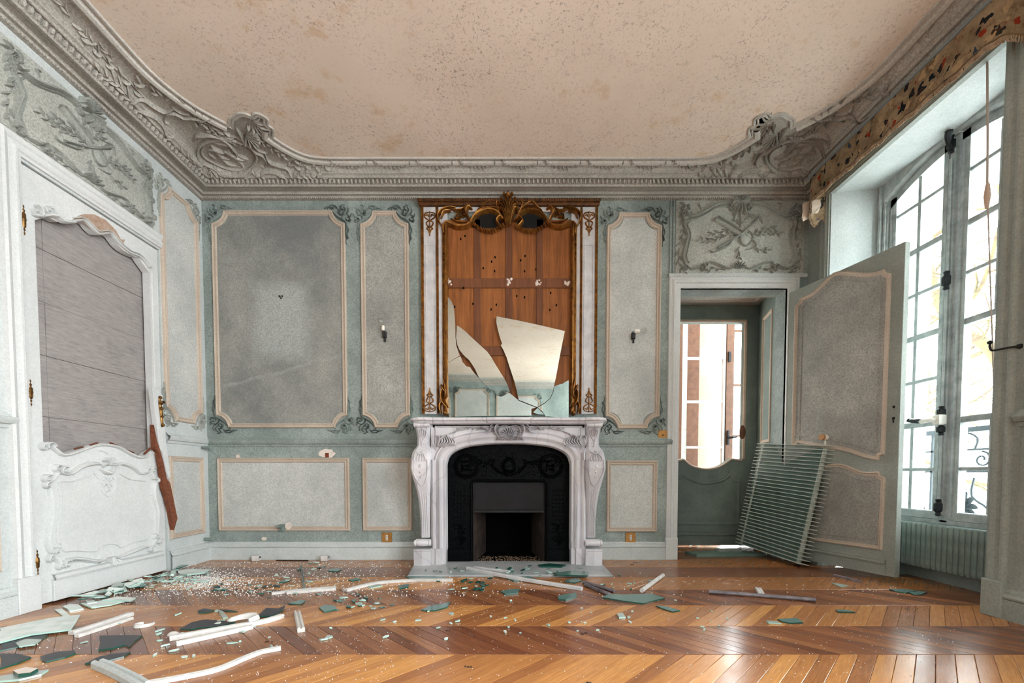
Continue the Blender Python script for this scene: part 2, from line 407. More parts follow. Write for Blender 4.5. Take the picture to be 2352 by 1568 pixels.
m.l(m.map(rot=(0, 0, 0.5)), wv.inputs['Vector']); m.col(m.mix(m.math('MULTIPLY', wv.outputs['Fac'], 0.6), lin((30, 32, 38)), lin((92, 92, 98)))).set(rough=0.45); M['shard_dark'] = m.m
def thin_glass(name, tint, gl=0.06):
    m = bpy.data.materials.new(name); m.use_nodes = True; t = m.node_tree; t.nodes.clear()
    o = t.nodes.new('ShaderNodeOutputMaterial'); a = t.nodes.new('ShaderNodeBsdfTransparent'); g = t.nodes.new('ShaderNodeBsdfGlossy'); mx = t.nodes.new('ShaderNodeMixShader')
    lw = t.nodes.new('ShaderNodeLayerWeight'); pw = t.nodes.new('ShaderNodeMath'); pw.operation = 'POWER'; pw.inputs[1].default_value = 4.0; t.links.new(lw.outputs['Facing'], pw.inputs[0])
    fr = t.nodes.new('ShaderNodeMath'); fr.operation = 'MULTIPLY_ADD'; fr.inputs[1].default_value = 0.7; fr.inputs[2].default_value = 0.05; t.links.new(pw.outputs[0], fr.inputs[0])
    a.inputs[0].default_value = tint; g.inputs['Roughness'].default_value = gl
    t.links.new(fr.outputs[0], mx.inputs[0]); t.links.new(a.outputs[0], mx.inputs[1]); t.links.new(g.outputs[0], mx.inputs[2]); t.links.new(mx.outputs[0], o.inputs[0]); return m
M['pane'] = thin_glass('window_glass', (0.93, 0.96, 0.95, 1), 0.02)
M['bulb'] = thin_glass('bulb_glass', (0.95, 0.95, 0.93, 1), 0.05)
m = Mat('floral_fabric')     # lambrequin: cream ground, dark leaves, red and blue blooms
v1 = m.n('TexVoronoi'); v1.inputs['Scale'].default_value = 22; vm = m.n('VectorMath'); vm.operation = 'MULTIPLY_ADD'; nz_ = m.n('TexNoise'); nz_.inputs['Scale'].default_value = 26; m.l(m.tc.outputs['Object'], nz_.inputs['Vector']); m.l(nz_.outputs['Color'], vm.inputs[0]); vm.inputs[1].default_value = (.06, .06, .06); m.l(m.map(scale=(1, 1, .8)), vm.inputs[2]); m.l(vm.outputs[0], v1.inputs['Vector'])
wrp = m.noise(9, 3)
leaf = m.ramp(v1.outputs['Distance'], [(0.0, (1, 1, 1, 1)), (0.34, (1, 1, 1, 1)), (0.38, (0, 0, 0, 1))])
sel = m.n('SeparateColor'); m.l(v1.outputs['Color'], sel.inputs[0])
ground = m.mix(m.rampv(m.noise(12, 5, 0.7), 0.4, 0.65), lin((158, 138, 110)), lin((112, 94, 72)))
lc = m.ramp(sel.outputs[0], [(0.0, lin((28, 34, 40))), (0.42, lin((46, 44, 38))), (0.62, lin((140, 52, 32))), (0.74, lin((52, 66, 82))), (0.84, lin((170, 144, 110))), (1.0, lin((96, 66, 44)))])
lc_n = [n for n in m.t.nodes if n.bl_idname == 'ShaderNodeValToRGB'][-1]; lc_n.color_ramp.interpolation = 'CONSTANT'
c = m.mix(m.math('MULTIPLY', leaf, m.rampv(m.noise(5, 2), 0.22, 0.32)), ground, lc)
vine = m.ramp(m.noise(11, 2, 0.5, dist=1.5), [(0.0, (0, 0, 0, 1)), (0.485, (0, 0, 0, 1)), (0.5, (1, 1, 1, 1)), (0.515, (0, 0, 0, 1))])
c = m.mix(m.math('MULTIPLY', vine, 0.7), c, lin((110, 62, 44)))
m.col(c).set(rough=0.95, spec=0.1); m.bump(m.noise(220, 2), 0.3, 0.002); M['floral'] = m.m
# big wall panel: the pale ghost of a picture that hung there and a scuffed streak
m = Mat('ghost_panel_paint')
f1 = m.rampv(m.noise(1.7, 6, 0.65), 0.32, 0.66); f2 = m.rampv(m.noise(105, 4, 0.8), 0.40, 0.60); f3 = m.rampv(m.noise(6, 5, 0.7), 0.4, 0.75)
c = m.mix(m.math('MULTIPLY', f1, 0.9), lin((172, 171, 164)), lin((116, 119, 119))); c = m.mix(m.math('MULTIPLY', f3, 0.35), c, lin((106, 111, 111)))
gx0, gz1 = HB(585, 655); gx1, gz0 = HB(708, 822)
def boxmask(m, x0, x1, z0, z1, soft):
    s_ = m.n('SeparateXYZ'); m.l(m.tc.outputs['Object'], s_.inputs[0]); r = None
    nz = m.math('MULTIPLY', m.math('SUBTRACT', m.noise(7, 4), 0.5), 0.10)
    for ax, lo, hi in ((0, x0, x1), (2, z0, z1)):
        ctr, hw = (lo + hi) / 2, (hi - lo) / 2
        d = m.math('ABSOLUTE', m.math('SUBTRACT', m.math('ADD', s_.outputs[ax], nz), ctr))
        k = m.n('MapRange'); k.inputs['From Min'].default_value = hw + soft; k.inputs['From Max'].default_value = hw - soft
        m.l(d, k.inputs['Value']); r = k.outputs[0] if r is None else m.math('MULTIPLY', r, k.outputs[0])
    return r
c = m.mix(m.math('MULTIPLY', boxmask(m, gx0, gx1, gz0, gz1, 0.055), 0.62), c, lin((186, 192, 188)))
s2 = m.n('SeparateXYZ'); m.l(m.tc.outputs['Object'], s2.inputs[0]); (sx0, sz0), (sx1, sz1) = HB(500, 895), HB(795, 815); kk = (sz1 - sz0) / (sx1 - sx0)
dd = m.math('ABSOLUTE', m.math('SUBTRACT', m.math('SUBTRACT', m.math('ADD', s2.outputs[2], m.math('MULTIPLY', m.math('SUBTRACT', m.noise(4, 3), 0.5), 0.09)), m.math('MULTIPLY', s2.outputs[0], kk)), sz0 - kk * sx0))
k2 = m.n('MapRange'); k2.inputs['From Min'].default_value = 0.020; k2.inputs['From Max'].default_value = 0.0; m.l(dd, k2.inputs['Value'])
c = m.mix(m.math('MULTIPLY', k2.outputs[0], m.math('MULTIPLY', m.rampv(m.noise(6, 4), 0.35, 0.6), 0.5)), c, lin((190, 194, 190)))
c = m.mix(m.math('MULTIPLY', f2, 0.5), c, lin((92, 95, 95)))
m.col(c).set(rough=0.7, spec=0.3); m.bump(m.noise(180, 3), 0.12, 0.002); M['ghost'] = m.m
# ================================================================ THE SETTING
T = 0.14
# ---- floor: chevron boards, each a part; the far rows and the half of the room behind the eye are joined
XN = 2.58
fb = MB(); fb.box(XL - T, XR, YR - T, D + 0.6, -0.06, -0.021); fb.box(1.0, 2.7, D + 0.6, 4.75, -0.06, -0.005); fb.box(XR, 2.6, 1.94, 2.96, -0.06, -0.021)
floor = struct(fb.build('floor', M['dark_gap']), 'old chevron parquet of narrow oak boards')
RW, BW_, Y0 = 0.284, 0.0685, 1.484
def board_mesh(sgn, mat, name):
    m = MB(); d = sgn * RW; g = 0.0007; e = 0.0016
    pts = [(g, g), (BW_ - g, g), (BW_ + d - g, RW - g), (d + g, RW - g)]
    ins = [(g + e, g + e), (BW_ - g - e, g + e), (BW_ + d - g - e, RW - g - e), (d + g + e, RW - g - e)]
    m.grid([[(x, y, -0.02) for x, y in pts], [(x, y, -0.0012) for x, y in pts], [(x, y, 0.0) for x, y in ins]], closed=True)
    m.face([(x, y, 0.0) for x, y in ins])
    me = bpy.data.meshes.new(name); me.from_pydata([Vector(v) for v in m.v], [], m.f); me.materials.append(mat); return me, m
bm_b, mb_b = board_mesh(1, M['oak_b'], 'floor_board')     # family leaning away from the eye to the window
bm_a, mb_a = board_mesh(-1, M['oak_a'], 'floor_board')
cnt = 0
rest = {0: MB(), 1: MB()}
row = 0
for k in range(-16, 9):
    y = Y0 + k * RW; fam = 1 if (k % 2) else 0          # odd rows (1.20..1.48) run towards the window
    sgn = 1 if fam else -1
    xmax = XN if 1.9 < y + 0.1 < 2.9 else XR
    if y + RW > D + 0.02: pass
    if k == 6: pass
    xs = []; x = XL - 0.30 + (0.021 if fam else 0.04)
    while x < xmax + 0.3:
        lo, hi = min(x, x + sgn * RW), max(x, x + sgn * RW) + BW_
        if hi > XL - 0.13 and lo < xmax + 0.02 and (k < 6 or (lo > 1.0 and hi < 2.6)): xs.append(x)
        x += BW_
    vis = [x for x in xs if -1 <= k <= 4 and abs(x + sgn * RW / 2) < 1.25 * (y + RW) + 0.1 and cnt < 300]
    for x in xs:
        if k >= -1 and x in vis and cnt < 300 and (k < 3 or abs(x) < 2.2):
            o = bpy.data.objects.new('floor_board', bm_b if fam else bm_a); COL.objects.link(o); o.location = (x, y, 0); o.parent = floor; cnt += 1
        else:
            R_ = rest[fam]; n = len(R_.v); src = mb_b if fam else mb_a
            j = rnd.uniform(-0.0004, 0.0003)
            R_.v += [(a + x, b + y, c + j) for a, b, c in src.v]; R_.f += [tuple(n + i for i in f) for f in src.f]
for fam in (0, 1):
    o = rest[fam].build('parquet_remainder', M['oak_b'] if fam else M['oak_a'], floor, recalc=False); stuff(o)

# ---- walls
DX0, DX1, DZ = 1.275, 2.07, 2.015          # doorway in the fireplace wall
m = MB()
for a0, a1, b0, b1 in ((XL - T, -0.50, 0, 2.9), (-0.50, 0.50, 0.95, 2.9), (0.50, DX0, 0, 2.9), (DX0, DX1, DZ, 2.9), (DX1, 2.8, 0, 2.9)):
    m.box(a0, a1, D, D + T, b0, b1)
wall_back = struct(m.build('wall_back', M['stile']), 'panelled wall with the marble fireplace, painted grey green')
m = MB()
LY0, LY1, LZ = 2.0, 2.785, 2.09            # doorway of the broken door
for a0, a1, b0, b1 in ((YR - T, LY0, 0, 2.9), (LY0, LY1, LZ, 2.9), (LY1, D + T, 0, 2.9)):
    m.box(XL - T, XL, a0, a1, b0, b1)
m.box(XL - T, XL - 0.105, LY0, LY1, 0, LZ)
wall_left = struct(m.build('wall_left', M['stile_light']), 'pale panelled wall holding the broken door')
WY0, WY1, WZ = 1.94, 2.96, 2.57
NX = 2.60
OPEN = [(WY0, WY1), (-0.80, 0.22), (-2.45, -1.43)]
m = MB(); y = D + T
for a, b in OPEN:
    m.box(XR, XR + T, b, y, 0, 2.9); m.box(XR, XR + T, a, b, WZ, 2.9); y = a
m.box(XR, XR + T, YR - T, y, 0, 2.9)
wall_right = struct(m.build('wall_right', M['door_grey']), 'window wall of grey painted panelling')
m = MB()
for a, b in OPEN:                              # deep plastered reveals
    m.face([(XR, b, 0), (NX, b - 0.05, 0), (NX, b - 0.05, WZ), (XR, b, WZ)])
    m.face([(XR, a, 0), (NX, a + 0.05, 0), (NX, a + 0.05, WZ), (XR, a, WZ)])
    m.face([(XR, a, WZ - .004), (XR, b, WZ - .004), (NX, b - 0.05, WZ - .004), (NX, a + 0.05, WZ - .004)])
    m.box(NX - 0.01, NX + 0.25, a - 0.2, a + 0.07, -0.1, 3.4); m.box(NX - 0.01, NX + 0.25, b - 0.07, b + 0.2, -0.1, 3.4)
    m.box(NX - 0.01, NX + 0.25, a, b, WZ - 0.03, 3.4); m.box(NX, NX + 0.25, a, b, -0.1, 0.33)
rev = m.build('reveal', M['stile_light'], wall_right, recalc=False)
m = MB(); m.box(XL - T, XR + T, YR - T, YR, 0, 2.9)
wall_rear = struct(m.build('wall_rear', M['stile']), 'far panelled wall seen only in the mirror')
for (a, b), pw_ in zip(OPEN[1:], (42, 72)): fill_lamp(NX - 0.02, (a + b) / 2, 1.45, 0.90, 2.2, pw_)
portal(NX + 0.02, (WY0 + WY1) / 2, 1.45, 0.92, 2.2, (0, PI / 2, 0))

# ---- cornice and ceiling
m = MB()
loopr = lambda e: [(XL + e, YR + e), (XR - e, YR + e), (XR - e, D - e), (XL + e, D - e)]
prof = [(0, 2.648), (.010, 2.648), (.014, 2.655), (.024, 2.656), (.026, 2.664), (.030, 2.666), (.052, 2.663), (.056, 2.672), (.062, 2.676), (.078, 2.674), (.094, 2.670), (.100, 2.674), (.104, 2.668),
        (.126, 2.667), (.130, 2.672), (.148, 2.708), (.152, 2.708), (.158, 2.700), (.166, 2.702), (.170, 2.712), (.178, 2.716), (.184, 2.717)]
m.grid([[(x, y, z) for x, y in loopr(e)] for e, z in prof], closed=True)
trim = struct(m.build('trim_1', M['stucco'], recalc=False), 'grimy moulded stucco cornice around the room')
m = MB(); m2 = MB(); m3 = MB()
def run(n, P0, P1, fn):
    for i in range(n):
        t = (i + 0.5) / n; fn(tuple(a + (b - a) * t for a, b in zip(P0, P1)))
def egg(c, d):           # one leaf of the enrichment, c on the band, d unit along the band
    (x, y, z) = c
    nx, ny = (0, -1) if d[0] else (1, 0)
    if x > 1: nx = -1
    up = (nx * .35, ny * .35, .94)
    P = lambda a, b, h: (x + d[0] * a + up[0] * b + nx * h, y + d[1] * a + up[1] * b + ny * h, z + up[2] * b - h * .4)
    m.dome(P, 0, 0.002, .0095, .012, .019, n=6, rings=2)
    m.stroke(P, [(0.0145, .018), (.0145, -.018)], .007, .011, 'both', sm=False)
    m.dome(P, .0145, .016, .005, .012, n=4, rings=1)
run(138, (XL + .142, D - .142, 2.690), (XR - .142, D - .142, 2.690), lambda c: egg(c, (1, 0)))
run(128, (XL + .142, D - .142, 2.690), (XL + .142, -0.7, 2.690), lambda c: egg(c, (0, 1)))
stuff(m.build('egg_and_dart', M['stucco'], trim, recalc=False, smooth=True))
m = MB()
for i in range(300):
    x = XL + 0.02 + i * (XR - XL - 0.04) / 300; m.box(x, x + .008, D - .026, D - .010, 2.648, 2.658)
for i in range(110):
    y = D - 0.03 - i * .0149; m.box(XL + .010, XL + .026, y - .008, y, 2.648, 2.658)
stuff(m.build('dentil_course', M['stucco'], trim, recalc=False))

EC = [(.180, 2.716), (.186, 2.728), (.198, 2.741), (.215, 2.751), (.24, 2.758), (.27, 2.763), (.32, 2.767), (.45, 2.770), (1.4, 2.771)]
def zc(x, y):
    e = min(x - XL, XR - x, D - y, y - YR)
    for (e0, z0), (e1, z1) in zip(EC, EC[1:]):
        if e <= e1: return z0 + (z1 - z0) * max(0, (e - e0)) / (e1 - e0)
    return 2.771
def PC(a, b, h=0.0): return (a, b, zc(a, b) - h)
m = MB(); m.grid([[(x, y, z) for x, y in loopr(e)] for e, z in EC], closed=True)
ceiling = struct(m.build('ceiling', M['stucco'], recalc=False), 'stained plaster ceiling with carved stucco corners')
q = [(-1.0, 2.906), (-1.16, 2.906), (-1.25, 2.902), (-1.33, 2.885), (-1.39, 2.845), (-1.44, 2.787), (-1.473, 2.735)]
lobe = [(-1.452, 2.700), (-1.438, 2.665), (-1.452, 2.640), (-1.430, 2.600), (-1.450, 2.566), (-1.485, 2.556), (-1.515, 2.572), (-1.545, 2.556), (-1.585, 2.556), (-1.625, 2.578), (-1.655, 2.590), (-1.675, 2.612), (-1.69, 2.635)]
q2 = [(-1.724, 2.60), (-1.775, 2.54), (-1.825, 2.46), (-1.862, 2.36), (-1.878, 2.26), (-1.88, 2.12), (-1.88, 1.98)]
quarter = cat(q, 3) + cat(lobe, 3) + cat(q2, 3)
YM = (2.906 + YR + 0.27) / 2
fl = [(x, y) for x, y in quarter]
bl = [(x, 2 * YM - y) for x, y in reversed(quarter)]
left_side = fl + bl
right_side = [(-x * 1.025 + 0.006, y) for x, y in reversed(left_side)]
outline = left_side + right_side                      # anticlockwise seen from above: left normal points into the room
PF = lambda a, b, h=0.0: (a, b, 2.764 - h)
m = MB(); n = len(outline); m.v = [PF(a, b, 0.0) for a, b in outline] + [PF(a, b, 0.02) for a, b in outline]
m.v = [PF(a, b, 0.004) for a, b in outline]; m.f = [tuple(range(n))]
bmx = bmesh.new(); vs = [bmx.verts.new(v) for v in m.v]; bmx.faces.new(vs); bmesh.ops.triangulate(bmx, faces=bmx.faces)
me = bpy.data.meshes.new('ceiling_field'); bmx.to_mesh(me); bmx.free(); me.materials.append(M['ceiling'])
cf = bpy.data.objects.new('ceiling_field', me); COL.objects.link(cf); cf.parent = ceiling; cf['label'] = 'pinkish plaster field with ochre damp stains'
FULLM = [(.006, .003), (.002, .014), (-.006, .014), (-.012, .004), (-.026, .004), (-.034, .018), (-.050, .022), (-.062, .016), (-.068, -.006)]
THINM = [(.005, .003), (.002, .013), (-.005, .013), (-.009, .004), (-.014, .004), (-.018, .010), (-.024, .010), (-.028, -.002)]
nq, nl, n2 = len(cat(q, 3)), len(cat(lobe, 3)), len(cat(q2, 3)); h_ = len(left_side); c1, c2 = nq + nl, nq + nl + 2 * n2
m = MB()
for s0 in (0, h_):
    m.sweep(PF, outline[s0 + c1 - 1:s0 + c2 + 1], FULLM); m.sweep(PF, outline[s0 + nq - 1:s0 + c1 + 1], THINM); m.sweep(PF, outline[s0 + c2 - 1:s0 + c2 + nl + 1], THINM)
m.sweep(PF, outline[c2 + nl - 1:h_] + outline[h_:h_ + nq + 1], FULLM); m.sweep(PF, outline[h_ + c2 + nl - 1:] + outline[:nq + 1], FULLM)
m.build('ceiling_moulding', M['stucco_light'], ceiling, recalc=False, smooth=True)['label'] = 'raised white moulding framing the ceiling field'

def px(u, v): p = hit(u, v, 2, 2.764); return (p[0], p[1])
def Z4(*pts): return [px(400 + a / 3.92, 230 + b / 3.92) for a, b in pts]
def leafy(m, P, pts, ln, w, n, ht=.008, stem=True, seed=1):
    r = random.Random(seed); qn = cat(pts, 5); N = len(qn)
    if stem: m.stroke(P, pts, w * .35, ht * .6, 'end', 4)
    for i in range(n):
        j = min(N - 2, int((i + 1) / (n + 1) * N)); p = qn[j]; t = (qn[j + 1][0] - p[0], qn[j + 1][1] - p[1]); L = math.hypot(*t) or 1; t = (t[0] / L, t[1] / L)
        s_ = 1 if i % 2 else -1; an = math.radians(38 + r.uniform(-10, 14)) * s_
        d = (t[0] * math.cos(an) - t[1] * math.sin(an), t[0] * math.sin(an) + t[1] * math.cos(an)); l = ln * r.uniform(.8, 1.15)
        bend = (d[0] + t[0] * .5, d[1] + t[1] * .5)
        m.stroke(P, [p, (p[0] + d[0] * l * .5, p[1] + d[1] * l * .5), (p[0] + (d[0] + bend[0]) * l * .5, p[1] + (d[1] + bend[1]) * l * .5)], w, ht, 'both', 3)
def corner_relief(flipx):
    m = MB()
    fx = (lambda a: -a * 1.025 + .006) if flipx else (lambda a: a)
    P = lambda a, b, h=0.0: PC(fx(a), b, h * 1.7)
    dg = lambda p: (XL + (D - p[1]) * 1.0, D - (p[0] - XL) * 1.0)      # mirror across the corner's diagonal
    both = []
    ring = [px(522 + 68 * math.cos(t) - 6 * math.sin(t), 351 + 32 * math.sin(t) + 10 * math.cos(t)) for t in [2 * PI * i / 28 for i in range(29)]]
    m.stroke(P, ring, .017, .013, 'none', 1, sm=False)
    inner = [px(522 + 60 * math.cos(t), 351 + 27 * math.sin(t) + 9 * math.cos(t)) for t in [2 * PI * i / 28 for i in range(29)]]
    m.stroke(P, inner, .008, .008, 'none', 1, sm=False)
    for pts, w_, h_ in (  # the trophy inside the oval
        (Z4((360, 375), (420, 380), (490, 390), (520, 430)), .016, .014), (Z4((300, 440), (360, 430), (420, 450), (470, 470)), .022, .016),
        (Z4((330, 400), (380, 440), (430, 490), (500, 520)), .02, .016), (Z4((440, 450), (500, 460), (570, 500), (640, 520)), .026, .018),
        (Z4((420, 500), (480, 540), (560, 560)), .02, .014), (Z4((560, 480), (620, 500), (670, 520)), .014, .012),
        (Z4((480, 430), (520, 470), (540, 520)), .02, .016), (Z4((520, 500), (600, 540), (640, 590)), .012, .012), (Z4((310, 470), (350, 490), (380, 520)), .014, .012)):
        m.stroke(P, pts, w_, h_)
    for pts, w_, h_, tp in (
        (Z4((190, 350), (200, 310), (260, 298), (340, 300), (420, 325), (500, 335)), .026, .018, 'soft'),
        (Z4((195, 345), (215, 330), (240, 325), (250, 345)), .016, .014, 'end'),
        (Z4((560, 330), (640, 360), (700, 420), (740, 480)), .02, .016, 'soft'),
        (Z4((690, 400), (730, 450), (790, 480), (830, 530), (815, 570), (780, 565)), .024, .018, 'end'),
        (Z4((720, 395), (760, 440), (820, 465), (850, 460)), .014, .014, 'end'),
        (Z4((820, 470), (850, 530), (930, 555), (1010, 570), (1060, 610), (1075, 640)), .018, .016, 'soft'),
        (Z4((790, 640), (775, 610), (810, 590), (900, 590), (980, 610), (1050, 660), (1060, 685)), .02, .014, 'soft'),
        (Z4((560, 250), (600, 300), (620, 350), (640, 400)), .018, .018, 'both'),
        (Z4((1080, 620), (1130, 680), (1200, 700), (1260, 690)), .022, .016, 'soft'), (Z4((1120, 640), (1180, 660), (1230, 650)), .018, .014, 'both'),
        (Z4((380, 565), (400, 590), (450, 590), (520, 600)), .02, .018, 'both')):
        m.stroke(P, pts, w_ * .72, h_, tp)
        m.stroke(P, [dg(p) for p in pts], w_ * .65, h_, tp)
    for sd, (pts, ln, w_, n_) in enumerate(((Z4((330, 560), (430, 610), (560, 620), (700, 640)), .045, .016, 13), (Z4((560, 330), (420, 300), (300, 250)), .04, .012, 8),
        (Z4((620, 350), (700, 330), (850, 400), (950, 470), (1100, 520)), .04, .012, 14), (Z4((700, 590), (850, 640), (1000, 660)), .035, .012, 10),
        (Z4((1060, 610), (1180, 600), (1300, 620), (1430, 650)), .045, .014, 14), (Z4((1000, 560), (1150, 560), (1300, 570), (1420, 560)), .03, .009, 9),
        (Z4((300, 560), (360, 620), (400, 660)), .04, .016, 6), (Z4((600, 420), (640, 370), (720, 350)), .03, .012, 6))):
        leafy(m, P, pts, ln, w_, n_, .014, seed=sd); leafy(m, P, [dg(p) for p in pts], ln, w_, n_, .014, seed=sd + 20)
    c0 = px(566, 306)                                                     # shell at the foot of the lobe
    for i in range(9):
        a = math.radians(15 + i * 22) + math.radians(-65); m.stroke(P, [c0, (c0[0] + .035 * math.cos(a), c0[1] + .035 * math.sin(a)), (c0[0] + .075 * math.cos(a), c0[1] + .075 * math.sin(a))], .018, .024, 'start')
        m.stroke(P, [(c0[0] + .08 * math.cos(a), c0[1] + .08 * math.sin(a)), (c0[0] + .10 * math.cos(a), c0[1] + .10 * math.sin(a))], .02, .022, 'both', sm=False)
    for i in range(8):                                                    # spray within the lobe
        a = math.radians(-110 + i * 26 + 40); r0, r1 = .03, .10 + .02 * (i % 2); c1 = px(575, 283)
        m.stroke(P, [(c1[0] + r0 * math.cos(a), c1[1] + r0 * math.sin(a)), (c1[0] + .07 * math.cos(a + .35), c1[1] + .07 * math.sin(a + .35)), (c1[0] + r1 * math.cos(a + .2), c1[1] + r1 * math.sin(a + .2))], .014, .012)
    return m
for k_, fx in enumerate((False, True)):
    o = corner_relief(fx).build('corner_relief', M['stucco'], ceiling, recalc=False, smooth=True)
    o['label'] = 'rocaille stucco corner with an oval trophy medallion' + (' above the window wall' if fx else ' above the broken door')
for i in range(9):                                                        # garlands along the cove
    m = MB(); u0 = 768 + i * 100 * .98
    a = HB(u0, 380, 2.945)[0]; yy = 2.950
    for j in range(9):
        t = j / 8; x = a + t * .22; dy = .028 * math.sin(PI * t)
        m.dome(PC, x, yy + dy - .006, .010 if j % 2 else .013, .016, n=6, rings=2, rb=.008, rot=j)
        if j % 2: m.stroke(PC, [(x, yy + dy), (x + .010, yy + dy + .016)], .008, .012, sm=False)
    m.stroke(PC, [(a - .03, yy - .02), (a - .015, yy - .005), (a, yy)], .008, .012); m.stroke(PC, [(a - .012, yy - .03), (a - .008, yy - .012), (a - .012, yy + .01)], .012, .018)
    m.build('cove_garland', M['stucco'], ceiling, recalc=False, smooth=True)
for i in range(7):
    m = MB(); yy = 2.25 - i * .22; xx = -2.02
    leafy(m, PC, [(xx, yy), (xx + .015, yy - .06), (xx - .01, yy - .12), (xx, yy - .17)], .028, .010, 9, .012, seed=i)
    m.build('cove_garland', M['stucco'], ceiling, recalc=False, smooth=True)
    if i < 3:
        m = MB(); xx = 2.0
        leafy(m, PC, [(xx, yy + .2), (xx - .012, yy + .14), (xx + .01, yy + .08), (xx, yy + .03)], .024, .009, 9, .008, seed=i)
        m.build('cove_garland', M['stucco'], ceiling, recalc=False, smooth=True)

# ---- wall panels
PM = [(0, 0), (.003, .010), (.010, .016), (.018, .014), (.021, .008), (.030, .007), (.034, .012), (.041, .012), (.046, .004), (.05, .003)]
def notched(a0, a1, b0, b1, r):
    if r <= 0: return [(a0, b0), (a1, b0), (a1, b1), (a0, b1)]
    k = 7
    return ([(a0 + r, b0)] if 0 else []) + arc(a0, b0, r, 90, 0, k) + arc(a1, b0, r, 180, 90, k) + arc(a1, b1, r, 270, 180, k) + arc(a0, b1, r, 360, 270, k)
def panel(P, a0, a1, b0, b1, r, parent, field, mould=None, mw=.038, hs=1.15):
    a0, a1 = min(a0, a1), max(a0, a1); b0, b1 = min(b0, b1), max(b0, b1)
    path = notched(a0, a1, b0, b1, r)
    s_ = mw / .05
    m = MB(); m.sweep(P, path, [(o * s_, h * hs) for o, h in PM], closed=True)
    m.build('panel_moulding', mould or M['cream'], parent, recalc=False)
    m = MB(); ins = notched(a0 + mw * .9, a1 - mw * .9, b0 + mw * .9, b1 - mw * .9, r) if r else notched(a0 + mw * .9, a1 - mw * .9, b0 + mw * .9, b1 - mw * .9, 0)
    m.prism(P, ins, 0, .004); m.build('panel_field', field, parent)
def corner_orn(P, A, B, sa, sb, parent, mat, k=1.0):
    Q = lambda a, b, h=0.0: P(A + sa * a * k, B + sb * b * k, h)
    m = MB()
    for pts, w_, h_, tp in (
        ([(-.10, .004), (-.085, -.02), (-.06, -.045), (-.03, -.065), (.0, -.085), (.008, -.12), (.002, -.16), (.014, -.205)], .0136, .018, 'soft'),
        ([(-.155, .012), (-.125, .022), (-.095, .014), (-.07, .020), (-.05, .005)], .0111, .016, 'both'),
        ([(-.13, .008), (-.11, .03), (-.08, .034), (-.06, .022)], .0086, .016, 'both'),
        ([(.008, -.10), (.022, -.14), (.014, -.17), (.022, -.20)], .0074, .013, 'both'),
        ([(-.045, -.02), (-.03, .01), (-.04, .035)], .0086, .016, 'both'), ([(-.02, -.03), (.0, .005), (-.012, .03)], .0080, .016, 'both'),
        ([(.0, -.03), (.02, -.01), (.022, .02)], .0074, .013, 'both'), ([(.01, -.05), (.035, -.045), (.048, -.02)], .0080, .014, 'both'),
        ([(-.03, .025), (-.018, .04), (-.005, .038)], .0062, .013, 'both'), ([(.0, -.06), (.03, -.08), (.045, -.06)], .0074, .014, 'both')):
        m.stroke(Q, pts, w_, h_, tp, 4)
    m.stroke(Q, spiral(.012, -.058, .036, .006, 200, -1.2, 12), .008, .016, 'end', 2)
    m.stroke(Q, spiral(-.03, -.018, .026, .004, 60, 1.2, 10), .007, .016, 'end', 2)
    m.dome(Q, .012, -.058, .009, .016, n=6, rings=2); m.dome(Q, -.03, -.018, .008, .016, n=6, rings=2)
    m.stroke(Q, [(.012, -.20), (.004, -.225), (.010, -.245)], .0062, .013, 'end', 3)
    m.build('corner_ornament', mat, parent, recalc=False, smooth=True)
def rail(P, a0, a1, z, prof, parent, name, mat):
    m = MB(); m.grid([[P(a, z + b, h) for b, h in prof] for a in (a0, a1)]); m.build(name, mat, parent, recalc=False)
DADO = [(-.036, 0), (-.034, .008), (-.026, .010), (-.018, .012), (-.014, .024), (-.004, .030), (.006, .034), (.014, .030), (.018, .016), (.024, .016), (.028, .008), (.036, .006), (.038, 0)]
SKIRT = [(0, .0), (0, .022), (.086, .022), (.090, .018), (.094, .024), (.102, .026), (.110, .020), (.114, .014), (.124, .014), (.130, .010), (.134, .0)]

for (u0, v0, u1, v1, r, fm) in ((487, 484, 800, 983, .09, 'ghost'), (827, 485, 943, 983, .09, 'panel'), (1393, 489, 1514, 985, .09, 'panel_light')):
    a0, b1 = HB(u0, v0); a1, b0 = HB(u1, v1); a0 = (a0 + HB(u0 + 10, v1)[0]) / 2 if u0 < 600 else a0
    panel(PB, a0, a1, b0, b1, r, wall_back, M[fm])
    for A, sa in ((a0, -1), (a1, 1)):
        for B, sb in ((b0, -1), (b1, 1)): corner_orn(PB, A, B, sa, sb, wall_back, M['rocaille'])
for (u0, v0, u1, v1, fm) in ((500, 1051, 805, 1219, 'panel_light'), (832, 1051, 948, 1219, 'panel_light'), (1393, 1057, 1508, 1221, 'panel_light')):
    a0, b1 = HB(u0, v0); a1, b0 = HB(u1, v1); panel(PB, a0, a1, b0, b1, 0, wall_back, M[fm])
FX0, FX1 = -0.66, 0.68
zr = HB(700, 1015)[1]
for a0, a1 in ((XL, FX0 + .03), (FX1 - .03, 1.225)):
    rail(PB, a0, a1, zr, DADO, wall_back, 'dado_rail', M['stile'])
    o = MB(); o.grid([[PB(a, b, h) for b, h in SKIRT] for a in (a0, a1)])
    struct(o.build('baseboard_back', M['stile_light'], recalc=False), 'moulded skirting of the fireplace wall ' + ('between fireplace and doorway' if a0 > 0 else 'between broken-door wall and fireplace'))
